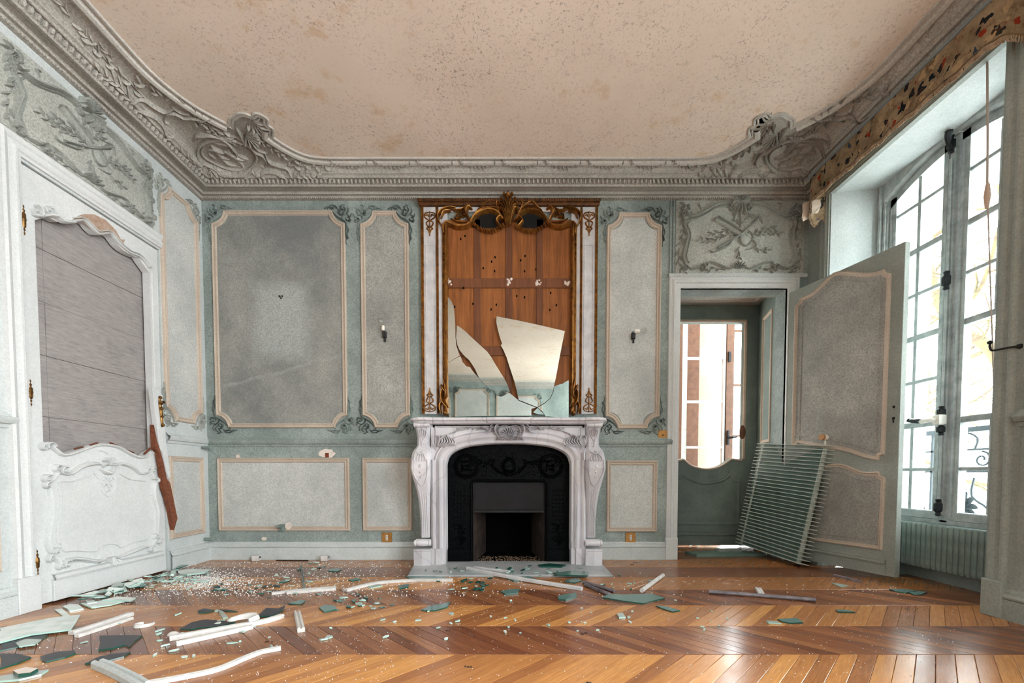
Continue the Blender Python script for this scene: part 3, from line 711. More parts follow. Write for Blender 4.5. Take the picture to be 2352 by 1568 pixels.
# left wall
a0, b1 = 2.79, 2.545; a1, b0 = 3.125, 1.0
panel(PL, a0, a1, b0, b1, .08, wall_left, M['panel_light'])
for A, sa in ((a0, -1), (a1, 1)):
    for B, sb in ((b0, -1), (b1, 1)): corner_orn(PL, A, B, sa * .7, sb, wall_left, M['relief'])
panel(PL, 2.80, 3.12, .208, .765, 0, wall_left, M['panel_light'])
rail(PL, 2.79, D, zr, DADO, wall_left, 'dado_rail', M['stile_light']); rail(PL, -2.9, 1.93, zr, DADO, wall_left, 'dado_rail', M['stile_light'])
for i, (a0, a1) in enumerate(((2.79, D), (YR, 1.93))):
    o = MB(); o.grid([[PL(a, b, h) for b, h in SKIRT] for a in (a0, a1)]); struct(o.build('baseboard_left', M['stile_light'], recalc=False), 'pale moulded skirting ' + ('between broken door and corner' if i == 0 else 'this side of the broken door'))
for yy0, yy1 in ((1.15, 1.86), (0.2, 1.0), (-.8, .05), (-1.9, -.95), (-2.85, -2.05)):
    panel(PL, yy0, yy1, 1.0, 2.545, .08, wall_left, M['panel_light']); panel(PL, yy0, yy1, .208, .765, 0, wall_left, M['panel_light'])
# casing of the broken door
CAS = [(0, 0), (0, .012), (.012, .014), (.020, .022), (.030, .022), (.036, .014), (.052, .012), (.060, .020), (.074, .026), (.084, .020), (.090, .0)]
m = MB(); m.sweep(PL, [(LY0 - .003, 0.16), (LY0 - .003, LZ + .012), (LY1 + .004, LZ + .012)], [(o, h) for o, h in CAS])
m.pbox(PL, LY0 - .096, LY0 - .003, 0, .165, 0, .03, .003)
cas1 = m.build('door_casing', M['door_paint'], wall_left, recalc=False)

# rear wall (only the mirror sees it)
PRr = lambda a, b, h=0.0: (a, YR + h, b)
for a0, a1 in ((-2.1, -1.2), (-1.1, -.35), (-.2, .75), (.95, 2.05)):
    if a0 == .95: continue
    panel(PRr, a0, a1, 1.0, 2.5, .09, wall_rear, M['panel_light']); panel(PRr, a0, a1, .2, .76, 0, wall_rear, M['panel_light'])
    for A, sa in ((a0, -1), (a1, 1)): corner_orn(PRr, A, 2.5, sa, 1, wall_rear, M['rocaille'])
rail(PRr, XL, XR, zr, DADO, wall_rear, 'dado_rail', M['stile'])

# ---- overdoor cartouches
def cartouche(P, a0, a1, b0, b1, parent, seed=0, s=1.0):
    P0 = P; P = lambda a, b, h=0.0: P0(a, b, h * 1.5)
    ca, cb, ha, hb = (a0 + a1) / 2, (b0 + b1) / 2, (a1 - a0) / 2, (b1 - b0) / 2
    N = lambda x, y: (ca + x * ha, cb + y * hb)
    m = MB()
    pl = [N(x, y) for x, y in ((-.98, -.98), (.98, -.98), (.98, .98), (-.98, .98))]
    for sx in (-1, 1):
        S = lambda *p: [N(sx * x, y) for x, y in p]
        m.stroke(P, S((.10, .74), (.22, .82), (.38, .78), (.55, .62), (.70, .50), (.82, .50), (.86, .56)), .021 * s, .020, 'soft')
        m.stroke(P, S((.10, .66), (.22, .73), (.38, .69), (.55, .53), (.70, .42), (.82, .42)), .010 * s, .014, 'none')
        m.stroke(P, S((.84, .40), (.90, .30), (.86, .10), (.84, -.05), (.88, -.30), (.91, -.55), (.86, -.78), (.78, -.86)), .019 * s, .018, 'soft')
        m.stroke(P, S((.80, .36), (.84, .25), (.80, .10), (.79, -.05), (.82, -.30), (.85, -.55), (.81, -.72)), .009 * s, .012, 'none')
        m.stroke(P, S((.80, -.88), (.68, -.84), (.60, -.74)), .022 * s, .022, 'both'); m.stroke(P, S((.58, -.84), (.52, -.70), (.40, -.72), (.26, -.82), (.14, -.86), (.07, -.78)), .018 * s, .018, 'soft')
        for cx_, cy_, r, a_, tn in ((.86, .62, .035, 200, 1.2), (.90, .50, .026, 90, -1.1), (.60, -.86, .026, 90, 1.2), (.54, -.76, .022, 0, -1.1), (.13, .68, .024, 90, -1.2), (.86, -.86, .024, 0, 1.1)):
            c_ = N(sx * cx_, cy_); m.stroke(P, spiral(c_[0], c_[1], r * s, .004, a_ if sx > 0 else 180 - a_, tn * sx, 10), .011 * s, .022, 'end', 2); m.dome(P, c_[0], c_[1], .008 * s, .022, n=6, rings=2)
        leafy(m, P, S((.97, .60), (.93, .35), (.91, .05), (.96, -.25)), .035 * s, .012 * s, 9, .018, seed=seed + 1)
        leafy(m, P, S((.97, -.35), (.98, -.6), (.94, -.85), (.85, -.97)), .03 * s, .012 * s, 7, .018, seed=seed + 2)
        leafy(m, P, S((.22, -.90), (.40, -.86), (.52, -.92)), .026 * s, .011 * s, 5, .016, seed=seed + 3)
        leafy(m, P, S((.80, .66), (.90, .78), (.95, .70)), .034 * s, .013 * s, 5, .018, seed=seed + 4)
        m.stroke(P, S((.62, .66), (.66, .78), (.60, .82)), .010 * s, .014, 'both')
    c_ = N(0, .86)
    for i in range(9):
        a = math.radians(-10 + i * 25); R_ = .055 * s
        m.stroke(P, [c_, (c_[0] + R_ * .5 * math.cos(a), c_[1] + R_ * .5 * math.sin(a)), (c_[0] + R_ * math.cos(a), c_[1] + R_ * math.sin(a))], .020 * s, .034, 'start')
        m.dome(P, c_[0] + R_ * math.cos(a), c_[1] + R_ * math.sin(a), .012 * s, .032, n=6, rings=2)
    for pts in (((-.02, .8), (-.05, .62), (-.08, .52)), ((.02, .8), (.05, .62), (.08, .52)), ((0, .8), (0, .65), (0, .5))): m.stroke(P, [N(*p) for p in pts], .022 * s, .03, 'both')
    for i in range(6):
        a = math.radians(20 + i * 28); c2 = N(0, -.86); m.stroke(P, [c2, (c2[0] + .045 * s * math.cos(a), c2[1] + .04 * s * math.sin(a))], .016 * s, .026, 'start', sm=False)
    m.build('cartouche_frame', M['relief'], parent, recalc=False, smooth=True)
    m = MB(); S = lambda *p: [N(x, y) for x, y in p]      # crossed quiver, torch and tambourine with laurel
    m.stroke(P, S((-.40, .40), (-.22, .24), (.0, .02)), .036 * s, .018, 'none'); m.stroke(P, S((-.36, .46), (-.18, .30), (.0, .1)), .012 * s, .02, 'none')
    m.stroke(P, S((.30, .46), (.16, .22), (-.05, -.06), (-.36, -.34)), .014 * s, .018, 'none'); m.stroke(P, S((.20, .44), (.30, .48), (.36, .30)), .012 * s, .016, 'both'); m.stroke(P, S((.14, .16), (.26, .38)), .03 * s, .016, 'start', sm=False)
    m.stroke(P, [N(.10 + .10 * math.cos(t), -.08 + .20 * math.sin(t)) for t in [2 * PI * i / 16 for i in range(17)]], .010 * s, .014, 'none', sm=False)
    m.dome(P, *N(.10, -.08), .06 * s, .012, n=12, rings=2, rb=.05 * s); m.stroke(P, S((-.02, .0), (-.12, -.14), (-.2, -.3), (-.42, -.44), (-.47, -.38)), .012 * s, .016, 'soft')
    m.stroke(P, S((.02, .0), (.2, -.12), (.26, -.30), (.1, -.38)), .012 * s, .014, 'both'); m.stroke(P, S((0, .5), (.01, .3), (-.01, .1)), .010 * s, .012, 'none')
    for pts, n_ in ((((-.05, .0), (-.25, .0), (-.45, -.14), (-.66, -.10)), 14), (((.05, .02), (.28, .0), (.48, .06), (.66, .02)), 14), (((.2, .0), (.4, .16), (.58, .18)), 8), (((-.12, .2), (-.3, .08), (-.5, .02)), 8),
                    (((0, -.3), (-.02, -.5), (.0, -.66)), 5), (((.25, -.3), (.38, -.42), (.46, -.36)), 5), (((0, .3), (.12, .42), (.16, .5)), 5), (((0, .25), (-.1, .42), (-.06, .56)), 5)):
        leafy(m, P, S(*pts), .030 * s, .011 * s, n_, .013, seed=seed + n_)
    for i in range(7): c2 = N(rnd.uniform(-.12, .12), rnd.uniform(-.2, .12)); m.stroke(P, [c2, (c2[0] + rnd.uniform(-.03, .03), c2[1] + rnd.uniform(-.03, .03))], .016 * s, .022, 'both', sm=False)
    m.build('trophy_relief', M['relief'], parent, recalc=False, smooth=True)
a0, b1 = HB(1553, 452); a1, b0 = HB(1838, 630); ob0 = b0
m = MB(); m.pbox(PB, a0, a1 + .02, b0, b1, 0, .004); m.build('overdoor_panel', M['overdoor'], wall_back)
cartouche(PB, a0 + .01, a1, b0, b1, wall_back, 3)
m = MB(); 
for a in (a0 - .022, a0 - .045): m.pbox(PB, a, a + .012, b0, 2.65, 0, .010, .003)
m.build('pilaster_strip', M['stile'], wall_back)
m = MB(); m.pbox(PL, 1.93, 2.74, 2.20, 2.60, 0, .004); m.build('overdoor_panel', M['overdoor'], wall_left)
cartouche(PL, 1.945, 2.735, 2.185, 2.61, wall_left, 9, 1.0)
# casing of the open doorway
m = MB()
path = [(DX0 + .0, 0.16), (DX0, DZ), (DX1 + .0, DZ), (DX1 + .0, 0.0)]
m.sweep(PB, path, [(-.0, -.02), (0, .014), (.012, .016), (.030, .016), (.036, .024), (.050, .024), (.056, .016), (.064, .012), (.072, .018), (.082, .014), (.084, .0)])
m.pbox(PB, DX0 - .09, DX0, 0, .165, -.02, .028, .003)
m.build('door_casing', M['door_paint'], wall_back, recalc=False)
rail(PB, DX0 - .09, 2.2, DZ + .088, [(-.012, 0), (-.012, .02), (0, .028), (.006, .022), (.012, .022), (.014, 0)], wall_back, 'casing_cap', M['stile_light'])
# ================================================================ DOORS
XD = -2.262
PD0 = shifted(PL, XD - XL)
PD = lambda a, b, h=0.0: PD0(a, b, h * 1.35 if h > 0 else h)
def ZT(*pts): return [HL(a / 3.136, 400 + b / 3.136, XD) for a, b in pts]
def ZD(*pts): return [HL(a / 2.75, 850 + b / 2.75, XD) for a, b in pts]
door1 = empty('door_1', (XD, (LY0 + LY1) / 2, 0)); struct(door1, 'pale painted door with its upper panel torn out')
y0, y1, zt = LY0 + .004, LY1 - .004, LZ - .005
top = ZT((270, 340), (300, 318), (345, 308), (420, 345), (520, 345), (590, 338), (630, 360), (660, 400), (700, 436), (740, 440), (780, 430), (810, 455), (850, 510), (885, 545), (920, 568), (965, 590), (1000, 600), (1025, 640), (1040, 690))
bot = ZD((278, 450), (310, 470), (340, 495), (380, 525), (420, 528), (480, 510), (560, 480), (620, 466), (700, 470), (760, 490), (830, 530), (880, 546), (915, 540), (935, 520), (960, 495))
oy0, oy1 = 2.066, 2.716
top[0] = (oy0, top[0][1]); top[-1] = (oy1, top[-1][1]); bot[0] = (oy0, bot[0][1]); bot[-1] = (oy1, bot[-1][1])
m = MB()
for c_, z_ in ((top, zt), (bot, .012)):
    c2 = [(y0, c_[0][1])] + c_ + [(y1, c_[-1][1])]
    m.grid([[PD(a, b, 0) for a, b in c2], [PD(a, z_, 0) for a, b in c2]]); m.grid([[PD(a, b, 0) for a, b in c_], [PD(a, b, -.045) for a, b in c_]])
m.face([PD(y0, bot[0][1]), PD(oy0, bot[0][1]), PD(oy0, top[0][1]), PD(y0, top[0][1])]); m.face([PD(oy0, bot[0][1]), PD(oy0, top[0][1]), PD(oy0, top[0][1], -.045), PD(oy0, bot[0][1], -.045)])
m.face([PD(oy1, bot[-1][1]), PD(y1, bot[-1][1]), PD(y1, top[-1][1]), PD(oy1, top[-1][1])]); m.face([PD(oy1, bot[-1][1]), PD(oy1, top[-1][1]), PD(oy1, top[-1][1], -.045), PD(oy1, bot[-1][1], -.045)])
for a, b in (((y0, .012), (y1, .012)), ((y1, .012), (y1, zt)), ((y0, zt), (y1, zt)), ((y0, .012), (y0, zt))): m.face([PD(*a, 0), PD(*b, 0), PD(*b, -.045), PD(*a, -.045)])
m.build('door_slab', M['door_paint'], door1, recalc=False)
zz = [.62, .93, 1.235, 1.50, 1.76, 2.03]
for i in range(5):
    m = MB(); m.pbox(PD, LY0 + .03, 2.148, zz[i] + .001, zz[i + 1] - .001, -.075, -.058); m.build('backing_board', M['greyboard'], door1)
    m = MB(); m.pbox(PD, 2.151, LY1 - .03, zz[i] + .001, zz[i + 1] - .001, -.075, -.058 - .002 * (i % 2)); m.build('backing_board', M['greyboard'], door1)
# surviving carving round the hole
m = MB()
m.stroke(PD, ZT((300, 300), (340, 290), (390, 300), (440, 335), (530, 345)), .030, .024, 'soft'); m.stroke(PD, ZT((290, 275), (340, 240), (380, 275), (400, 310)), .020, .022, 'both')
for c_, r, a_, tn in ((ZT((240, 262))[0], .026, 90, -1.2), (ZT((322, 255))[0], .022, 180, 1.2)):
    m.stroke(PD, spiral(*c_, r, .004, a_, tn, 10), .014, .024, 'end', 2); m.dome(PD, *c_, .010, .024, n=6, rings=2)
m.stroke(PD, ZT((225, 290), (265, 300), (300, 296)), .020, .022, 'both')
m.build('carved_moulding', M['door_paint'], door1, recalc=False, smooth=True)
m = MB()
for off, w_ in ((0, .010), (9, .006)):
    m.stroke(PD, [(a, b + off * .0016) for a, b in ZT((520, 335), (590, 332), (650, 385), (700, 428), (750, 425), (790, 432), (850, 500), (930, 566), (990, 590), (1030, 625), (1060, 665))], w_, .014, 'none')
m.stroke(PD, ZT((1045, 630), (1060, 665), (1080, 668), (1085, 650)), .010, .014, 'both')
m.stroke(PD, [(a + .006, b) for a, b in ((oy1, top[-1][1]), (oy1, 1.5), (oy1, bot[-1][1] + .06))], .010, .010, 'none', sm=False)
m.build('edge_moulding', M['door_paint'], door1, recalc=False)
m = MB(); m.prism(PD, ZT((510, 335), (560, 300), (610, 285), (680, 290), (760, 330), (800, 370), (830, 400), (870, 470), (900, 470), (890, 490), (900, 530), (850, 500), (790, 428), (740, 424), (700, 428), (640, 385), (590, 335)), 0, .0015)
o = m.build('bare_patch', simple('bare_wood_patch', (172, 152, 138), 0.8, 0, (150, 120, 98), 40), door1); o['label'] = 'bare wood patch where carving broke away'
m = MB()
m.stroke(PD, [(a, b - .004) for a, b in bot[1:-1]], .018, .016, 'none', 2)
for c_, r, a_, tn in ((ZD((268, 485))[0], .020, 90, 1.1), (ZD((300, 480))[0], .022, 0, 1.1), (ZD((968, 512))[0], .020, 90, -1.1), (ZD((1000, 515))[0], .018, 90, 1.1)):
    m.stroke(PD, spiral(*c_, r, .004, a_, tn, 10), .012, .022, 'end', 2)
m.stroke(PD, ZD((620, 508), (650, 510), (680, 530), (660, 520)), .010, .008); m.stroke(PD, ZD((720, 505), (700, 515), (680, 530)), .010, .008)
m.build('carved_moulding', M['door_paint'], door1, recalc=False, smooth=True)
for a, b in (((465, 498), (515, 484)), ((560, 475), (610, 458)), ((690, 458), (730, 474)), ((790, 502), (835, 520)), ((905, 530), (945, 490))):
    pp = ZD(a, b); m = MB(); m.stroke(PD, pp, .016, .018, 'soft', sm=False); m.build('splinter', M['splinter'], door1, recalc=False)
m = MB()          # rocaille frame of the lower panel
for pts, w_, h_, tp in (
    (((400, 655), (440, 652), (500, 612), (560, 592), (620, 590), (650, 612)), .024, .018, 'soft'), (((720, 612), (760, 590), (830, 612), (880, 650), (915, 652)), .024, .018, 'soft'),
    (((400, 640), (440, 640), (500, 600), (560, 578)), .008, .012, 'none'), (((290, 705), (320, 690), (350, 650), (345, 625)), .020, .018, 'soft'),
    (((300, 740), (318, 850), (303, 1000), (290, 1080), (312, 1150), (345, 1140)), .022, .018, 'soft'), (((315, 745), (332, 850), (320, 1000), (308, 1080), (325, 1130)), .006, .008, 'none'),
    (((330, 1170), (360, 1210), (375, 1240)), .022, .018, 'both'), (((410, 1195), (500, 1190), (620, 1205), (670, 1165)), .022, .018, 'soft'), (((410, 1212), (500, 1206), (620, 1218)), .007, .012, 'none'),
    (((735, 1185), (800, 1158), (900, 1118), (935, 1120)), .022, .018, 'soft'), (((950, 1130), (965, 1080), (985, 1060), (1000, 1085)), .018, .018, 'both'),
    (((985, 1045), (990, 900), (965, 790), (970, 720), (995, 700)), .022, .018, 'soft'), (((940, 630), (960, 680), (990, 690)), .02, .018, 'both'), (((972, 1030), (975, 900), (950, 790)), .006, .008, 'none')):
    m.stroke(PD, ZD(*pts), w_, h_, tp)
for c_, r in (((350, 625), 1), ((392, 638), 1.1), ((285, 690), 1.1), ((287, 728), .9), ((310, 1192), 1), ((370, 1240), 1), ((410, 1228), 1.1), ((345, 1145), .8), ((945, 1132), 1.1), ((1000, 1082), .9), ((970, 1055), .8), ((955, 632), 1), ((918, 640), .9), ((1000, 695), 1)):
    p_ = ZD(c_)[0]; m.stroke(PD, spiral(*p_, .022 * r, .004, 60, 1.1, 9), .012, .022, 'end', 2); m.dome(PD, *p_, .009 * r, .022, n=6, rings=2)
for c_, n_, up in (((676, 600), 6, 1), ((695, 1180), 7, -1)):
    p_ = ZD(c_)[0]
    for i in range(n_):
        a = math.radians(up * (10 + 160 * i / (n_ - 1))); m.stroke(PD, [p_, (p_[0] + .034 * math.cos(a), p_[1] + .046 * math.sin(a))], .022, .028, 'start', sm=False)
m.stroke(PD, ZD((625, 620), (655, 640), (690, 645), (715, 600)), .026, .024)
m.build('carved_frame', M['door_paint'], door1, recalc=False, smooth=True)
m = MB()
for pts in (((585, 650), (520, 680), (450, 702), (385, 704), (362, 730), (378, 800), (372, 900), (355, 1040), (362, 1090), (385, 1100), (405, 1145), (480, 1140), (600, 1145), (640, 1110), (700, 1098), (740, 1105), (765, 1120), (840, 1090), (925, 1070)),
            ((590, 650), (615, 680), (625, 740), (650, 775), (680, 796), (710, 770), (735, 730), (730, 690), (750, 655), (820, 690), (918, 700))):
    m.stroke(PD, ZD(*pts), .006, .006, 'none', 3)
for c_ in ((655, 690), (700, 690), (660, 730), (690, 735), (676, 765), (676, 710)):
    p_ = ZD(c_)[0]; m.stroke(PD, spiral(*p_, .015, .003, 0, 1, 8), .007, .007, 'end', 2)
m.build('incised_line', M['door_paint'], door1, recalc=False)
pa, pb = ZD((300, 1355), (1025, 1212)); zr_ = (pa[1] + pb[1]) / 2
m = MB(); m.pbox(PD, 2.078, 2.742, .012, .115, 0, .010, .002); m.grid([[PD(a, .115 + b, h) for b, h in ((0, .010), (.0, .016), (.010, .02), (.018, .014), (.026, .016), (.032, .0))] for a in (2.078, 2.742)])
m.build('bottom_rail', M['door_paint'], door1, recalc=False)
for (u, v0, v1) in ((45, 470, 541), (62, 870, 934), (77, 1260, 1322)):
    z1_ = HL(u, v0, XD)[1]; z0_ = HL(u, v1, XD)[1]; Lh = z1_ - z0_; yh = LY0 - .001
    m = MB(); m.lathe([(r_ * 1.05, z_) for r_, z_ in ((.001, 0), (.004, .004), (.006, .012), (.003, .02), (.007, .026), (.004, .034), (.009, .042), (.010, Lh * .5), (.012, Lh * .5 + .003), (.010, Lh * .5 + .006), (.010, Lh - .045), (.005, Lh - .036), (.008, Lh - .028), (.004, Lh - .02), (.006, Lh - .01), (.001, Lh))], (XD + .020, yh, z0_), n=10)
    o = m.build('hinge', M['brass'], door1, smooth=True, recalc=False); o['label'] = 'tarnished brass finial hinge'
# split lock stile hanging off the door edge
PX = lambda dh: shifted(PD, dh)
U = lambda *pts: [HL(u, v, XD + .02) for u, v in pts]
m = MB(); m.prism(PX(.006), U((344, 889), (355, 893), (368, 908), (370, 950), (374, 1000), (381, 1050), (386, 1092), (383, 1100), (376, 1080), (368, 1040), (362, 1032), (357, 1000), (350, 940)), 0, .022, .002); m.build('split_stile', M['door_paint'], door1)
m = MB(); m.prism(PX(.012), U((345, 975), (352, 1010), (360, 1035), (367, 1060), (375, 1098), (383, 1110), (400, 1190), (392, 1217), (385, 1180), (377, 1145), (369, 1120), (362, 1070), (357, 1040), (348, 1030)), 0, .020); m.build('torn_wood', M['splinter'], door1)
m = MB(); c_ = U((362, 945))[0]
m.stroke(PX(.028), [(c_[0] - .004, c_[1] + .098), (c_[0] - .004, c_[1] + .05), (c_[0] + .004, c_[1]), (c_[0] + .008, c_[1] - .06), (c_[0] + .010, c_[1] - .098)], .024, .008, 'soft')
for dz, r in ((.088, .012), (.055, .016), (.02, .014), (-.03, .010), (-.085, .013)): m.dome(PX(.030), c_[0] + (.002 - dz * .08), c_[1] + dz, r, .012, n=8, rings=2)
m.stroke(PX(.032), spiral(c_[0], c_[1] + .055, .016, .004, 0, 1, 8), .006, .014, 'end', 2)
o = m.build('lock_plate', M['brass'], door1, recalc=False, smooth=True); o['label'] = 'ornate brass lock plate hanging by the split stile'

# ---- the open door leaf
HX, HY = 2.072, 3.165; EX, EY = 2.2785, 2.47
W2 = math.hypot(EX - HX, EY - HY); ua = ((EX - HX) / W2, (EY - HY) / W2, 0); nn = (ua[1], -ua[0], 0)
P2 = frame((HX, HY, 0), ua, (0, 0, 1), nn)
def H2(u, v):
    a = (u - CX) / FPX; b = -(v - CY) / FPX; d = Vector((a, _c + b * _s, -_s + b * _c)); n_ = Vector(nn); o_ = Vector((0, 0, H))
    t = (Vector((HX, HY, 0)) - o_).dot(n_) / d.dot(n_); p = o_ + d * t; return ((p - Vector((HX, HY, 0))).dot(Vector(ua)), p.z)
door2 = empty('door_2', (HX, HY, 0.03)); struct(door2, 'grey green panelled door standing open towards the window')
m = MB(); m.pbox(P2, .004, W2, .034, 1.975, -.040, 0, .002); m.build('door_slab', M['door_grey'], door2)
def A3(*pts): return [H2(1800 + a / 3.2, 560 + b / 3.2) for a, b in pts]
def A4(*pts): return [H2(1900 + a / 2.85, 900 + b / 2.85) for a, b in pts]
up = A3((740, 186), (680, 205), (600, 211), (520, 203), (430, 198), (370, 212), (310, 265), (250, 325), (200, 366), (120, 398), (118, 425), (85, 455))
lowu = A4((380, 408)), A4((350, 420), (340, 448), (300, 445), (230, 428), (150, 398), (60, 378), (0, 372))
lx = up[-1][0]
pathU = cat(up[:10], 2) + up[10:] + [(lx, 0.86), (lx + .03, .845), (lx + .05, .865)] + [p for p in reversed(lowu[1]) if p[0] > lx + .06] + [lowu[0][0], A3((795, 216))[0], A3((760, 212))[0]]
m = MB(); m.sweep(P2, pathU, [(0, 0), (.002, .008), (.008, .012), (.014, .006), (.024, .005), (.028, .0)], closed=True)
m.build('panel_moulding', M['cream'], door2, recalc=False)
m = MB(); m.prism(P2, inset(pathU, .027), 0, .003); m.build('panel_field', M['panel'], door2)
lw = A4((385, 560), (350, 545), (340, 520), (290, 522), (230, 518), (180, 500), (130, 478), (80, 468), (20, 470), (-60, 490), (-110, 500))
pathL = [lw[0]] + cat(lw[1:], 2) + [(.075, lw[-1][1] + .01), (.055, lw[-1][1] - .02), (.055, A4((0, 990))[0][1]), A4((362, 1036))[0]]
m = MB(); m.sweep(P2, pathL, [(0, 0), (.002, .008), (.008, .012), (.014, .006), (.024, .005), (.028, .0)], closed=True); m.build('panel_moulding', M['cream'], door2, recalc=False)
m = MB(); m.prism(P2, inset(pathL, .027), 0, .003); m.build('panel_field', M['panel'], door2)
m = MB()
for pth, e in ((pathU, .052), (pathL, .052)): q_ = inset(pth, e); m.sweep(P2, q_, [(0, .003), (.002, .006), (.005, .006), (.007, .003)], closed=True)
m.build('inner_bead', M['panel'], door2, recalc=False)
m = MB(); a_ = A4((385, 1100))[0]; m.grid([[P2(q_, .105 + b, h) for b, h in ((-.07, .006), (0, .006), (0, .014), (.008, .016), (.014, .010), (.022, .012), (.026, 0))] for q_ in (.02, a_[0])]); m.build('bottom_rail', M['door_grey'], door2, recalc=False)
a_ = H2(2053, 934); m = MB(); m.dome(P2, a_[0], a_[1], .008, .0015, n=10, rings=1); m.build('spindle_hole', M['dark_gap'], door2, recalc=False)
a_ = H2(2052, 962); m = MB(); m.dome(P2, a_[0], a_[1] + .004, .009, .002, n=10, rings=1); m.dome(P2, a_[0], a_[1] - .012, .005, .002, rb=.013, n=8, rings=1); m.build('keyhole_plate', M['black_iron'], door2, recalc=False)

# ---- passage behind the doorway with a glazed door whose glass is gone
PY = 3.74
m = MB()
m.face([(DX1, D + T, 0), (2.19, PY, 0), (2.19, PY, 2.2), (DX1, D + T, 2.2)]); m.face([(1.15, D + T, 0), (1.15, PY, 0), (1.15, PY, 2.2), (1.15, D + T, 2.2)])
gx0, gx1 = 1.49, 2.066; gb, gt = .775, 1.965
m.box(1.15, gx0, PY, PY + .04, .008, 2.2); m.box(gx1, 2.3, PY, PY + .04, .008, 2.2); m.box(gx0, gx1, PY, PY + .04, gt, 2.2)
wp = struct(m.build('wall_passage', M['green_dark'], recalc=False), 'dark green walls of the small passage behind the doorway')
m = MB(); cu = [(gx0, gb)] + cat([(gx0 + .03, gb), (gx0 + .07, gb + .005), (gx0 + .13, gb - .045), (gx0 + .22, gb - .072), (gx0 + .30, gb - .075), (gx0 + .38, gb - .055), (gx0 + .45, gb - .01), (gx0 + .48, gb + .012)], 3) + [(gx1, gb)]
PP = lambda a, b, h=0.0: (a, PY - h, b)
m.grid([[PP(a, b, 0) for a, b in cu], [PP(a, .012, 0) for a, b in cu]]); m.grid([[PP(a, b, 0) for a, b in cu], [PP(a, b, -.04) for a, b in cu]])
d3 = struct(m.build('door_3', M['green_dark'], recalc=False), 'glazed passage door with no glass and a curved lower edge')
m = MB(); m.sweep(PP, cu, [(-.018, .0), (-.016, .010), (-.006, .012), (0, .0)]); m.sweep(PP, [(gx0, gt), (gx1, gt), (gx1, gb)], [(0, .002), (.004, .010), (.018, .012), (.024, .004), (.03, 0)])
m.build('glazing_bead', M['cream'], d3, recalc=False)
low = [(gx0 + .02, .62)] + cat([(gx0 + .06, .665), (gx0 + .10, .63), (gx0 + .2, .585), (gx0 + .3, .58), (gx0 + .42, .61), (gx0 + .47, .665)], 3) + [(gx0 + .52, .60), (2.06, .595), (2.06, .19), (1.42, .19), (1.42, .60)]
low = [(a, b) for a, b in low]; m = MB(); m.sweep(PP, low[::-1], [(0, 0), (.003, .008), (.016, .010), (.026, .004), (.03, 0)], closed=True); m.build('panel_moulding', M['green_dark'], d3, recalc=False)
m = MB(); m.grid([[PP(a, .10 + b, h) for b, h in ((-.07, .008), (0, .008), (.004, .018), (.016, .018), (.024, .008), (.034, .010), (.038, 0))] for a in (1.2, 2.17)]); m.build('bottom_rail', M['green_dark'], d3, recalc=False)
m = MB(); m.box(1.1, 2.4, D + T, PY, 2.115, 2.2); m.box(DX0 - .05, 2.2, D + T, D + T + .03, 2.02, 2.15)
cp = struct(m.build('ceiling_passage', M['stucco']), 'panelled soffit of the passage')
PQ = lambda a, b, h=0.0: (a, b, 2.115 - h)
m = MB(); m.sweep(PQ, [(1.25, D + T + .07), (2.08, D + T + .07), (2.12, PY - .08), (1.25, PY - .08)], [(0, 0), (.003, .006), (.014, .008), (.020, .0)], closed=True); m.build('panel_moulding', M['cream'], cp, recalc=False)
m = MB(); m.sweep(lambda a, b, h=0.0: (DX1 + (2.19 - DX1) * (a / (PY - D - T)) - h, D + T + a, b), [(.05, .9), (.28, .9), (.28, 1.95), (.05, 1.95)], [(0, 0), (.003, .010), (.014, .012), (.022, .002), (.026, 0)], closed=True); m.build('panel_moulding', M['cream'], wp, recalc=False)
m = MB(); m.sweep(lambda a, b, h=0.0: (DX1 + (2.19 - DX1) * (a / (PY - D - T)) - h, D + T + a, b), [(.05, .2), (.28, .2), (.28, .72), (.05, .72)], [(0, 0), (.003, .010), (.014, .012), (.022, .002), (.026, 0)], closed=True); m.build('panel_moulding', M['cream'], wp, recalc=False)
# beyond: a light well window with its leaf folded in
win2 = empty('window_2', (1.75, 4.12, 0.4)); struct(win2, 'old casement seen through the passage door')
YW = 4.12
B2 = lambda u, v: HB(u, v, YW)
xl_, xr_ = B2(1571, 800)[0], B2(1668, 800)[0]
zz2 = [B2(1620, v)[1] for v in (1120, 1027, 922, 822, 742)]
m = MB(); m.box(xl_, xl_ + .035, YW, YW + .03, .3, 2.2); m.box(xr_ - .022, xr_, YW, YW + .03, .3, 2.2); m.box(xl_, xr_, YW, YW + .03, .3, .38); m.box(xl_, xr_, YW, YW + .03, 2.14, 2.2)
m.build('casement_frame', M['white'], win2)
for z_ in zz2[1:4] + [zz2[4] + .02]: m = MB(); m.box(xl_ + .035, xr_ - .022, YW + .004, YW + .028, z_ - .012, z_ + .012, .003); m.build('glazing_bar', M['white'], win2)
x2, x3, x4 = B2(1669, 800)[0], B2(1687, 800)[0], B2(1716, 800)[0]
m = MB(); m.box(x2, x2 + .03, YW - .01, YW + .05, .3, 2.25, .004); m.box(x2 + .034, x3, YW + .0, YW + .06, .3, 2.25, .004); m.box(x4, x4 + .06, YW, YW + .06, .3, 2.25); m.box(x3, x4, YW, YW + .06, 2.1, 2.25); m.box(x3, x4, YW, YW + .06, .3, .5); m.build('window_frame', M['brown_wood'], win2)
for v in (758, 883, 1000): z_ = B2(1695, v)[1]; m = MB(); m.box(x3, x4, YW + .02, YW + .045, z_ - .010, z_ + .010); m.build('glazing_bar', M['brown_wood'], win2)
m = MB(); m.face([(x3, YW + .03, .5), (x4, YW + .03, .5), (x4, YW + .03, 2.1), (x3, YW + .03, 2.1)]); m.build('pane', M['pane'], win2, recalc=False)
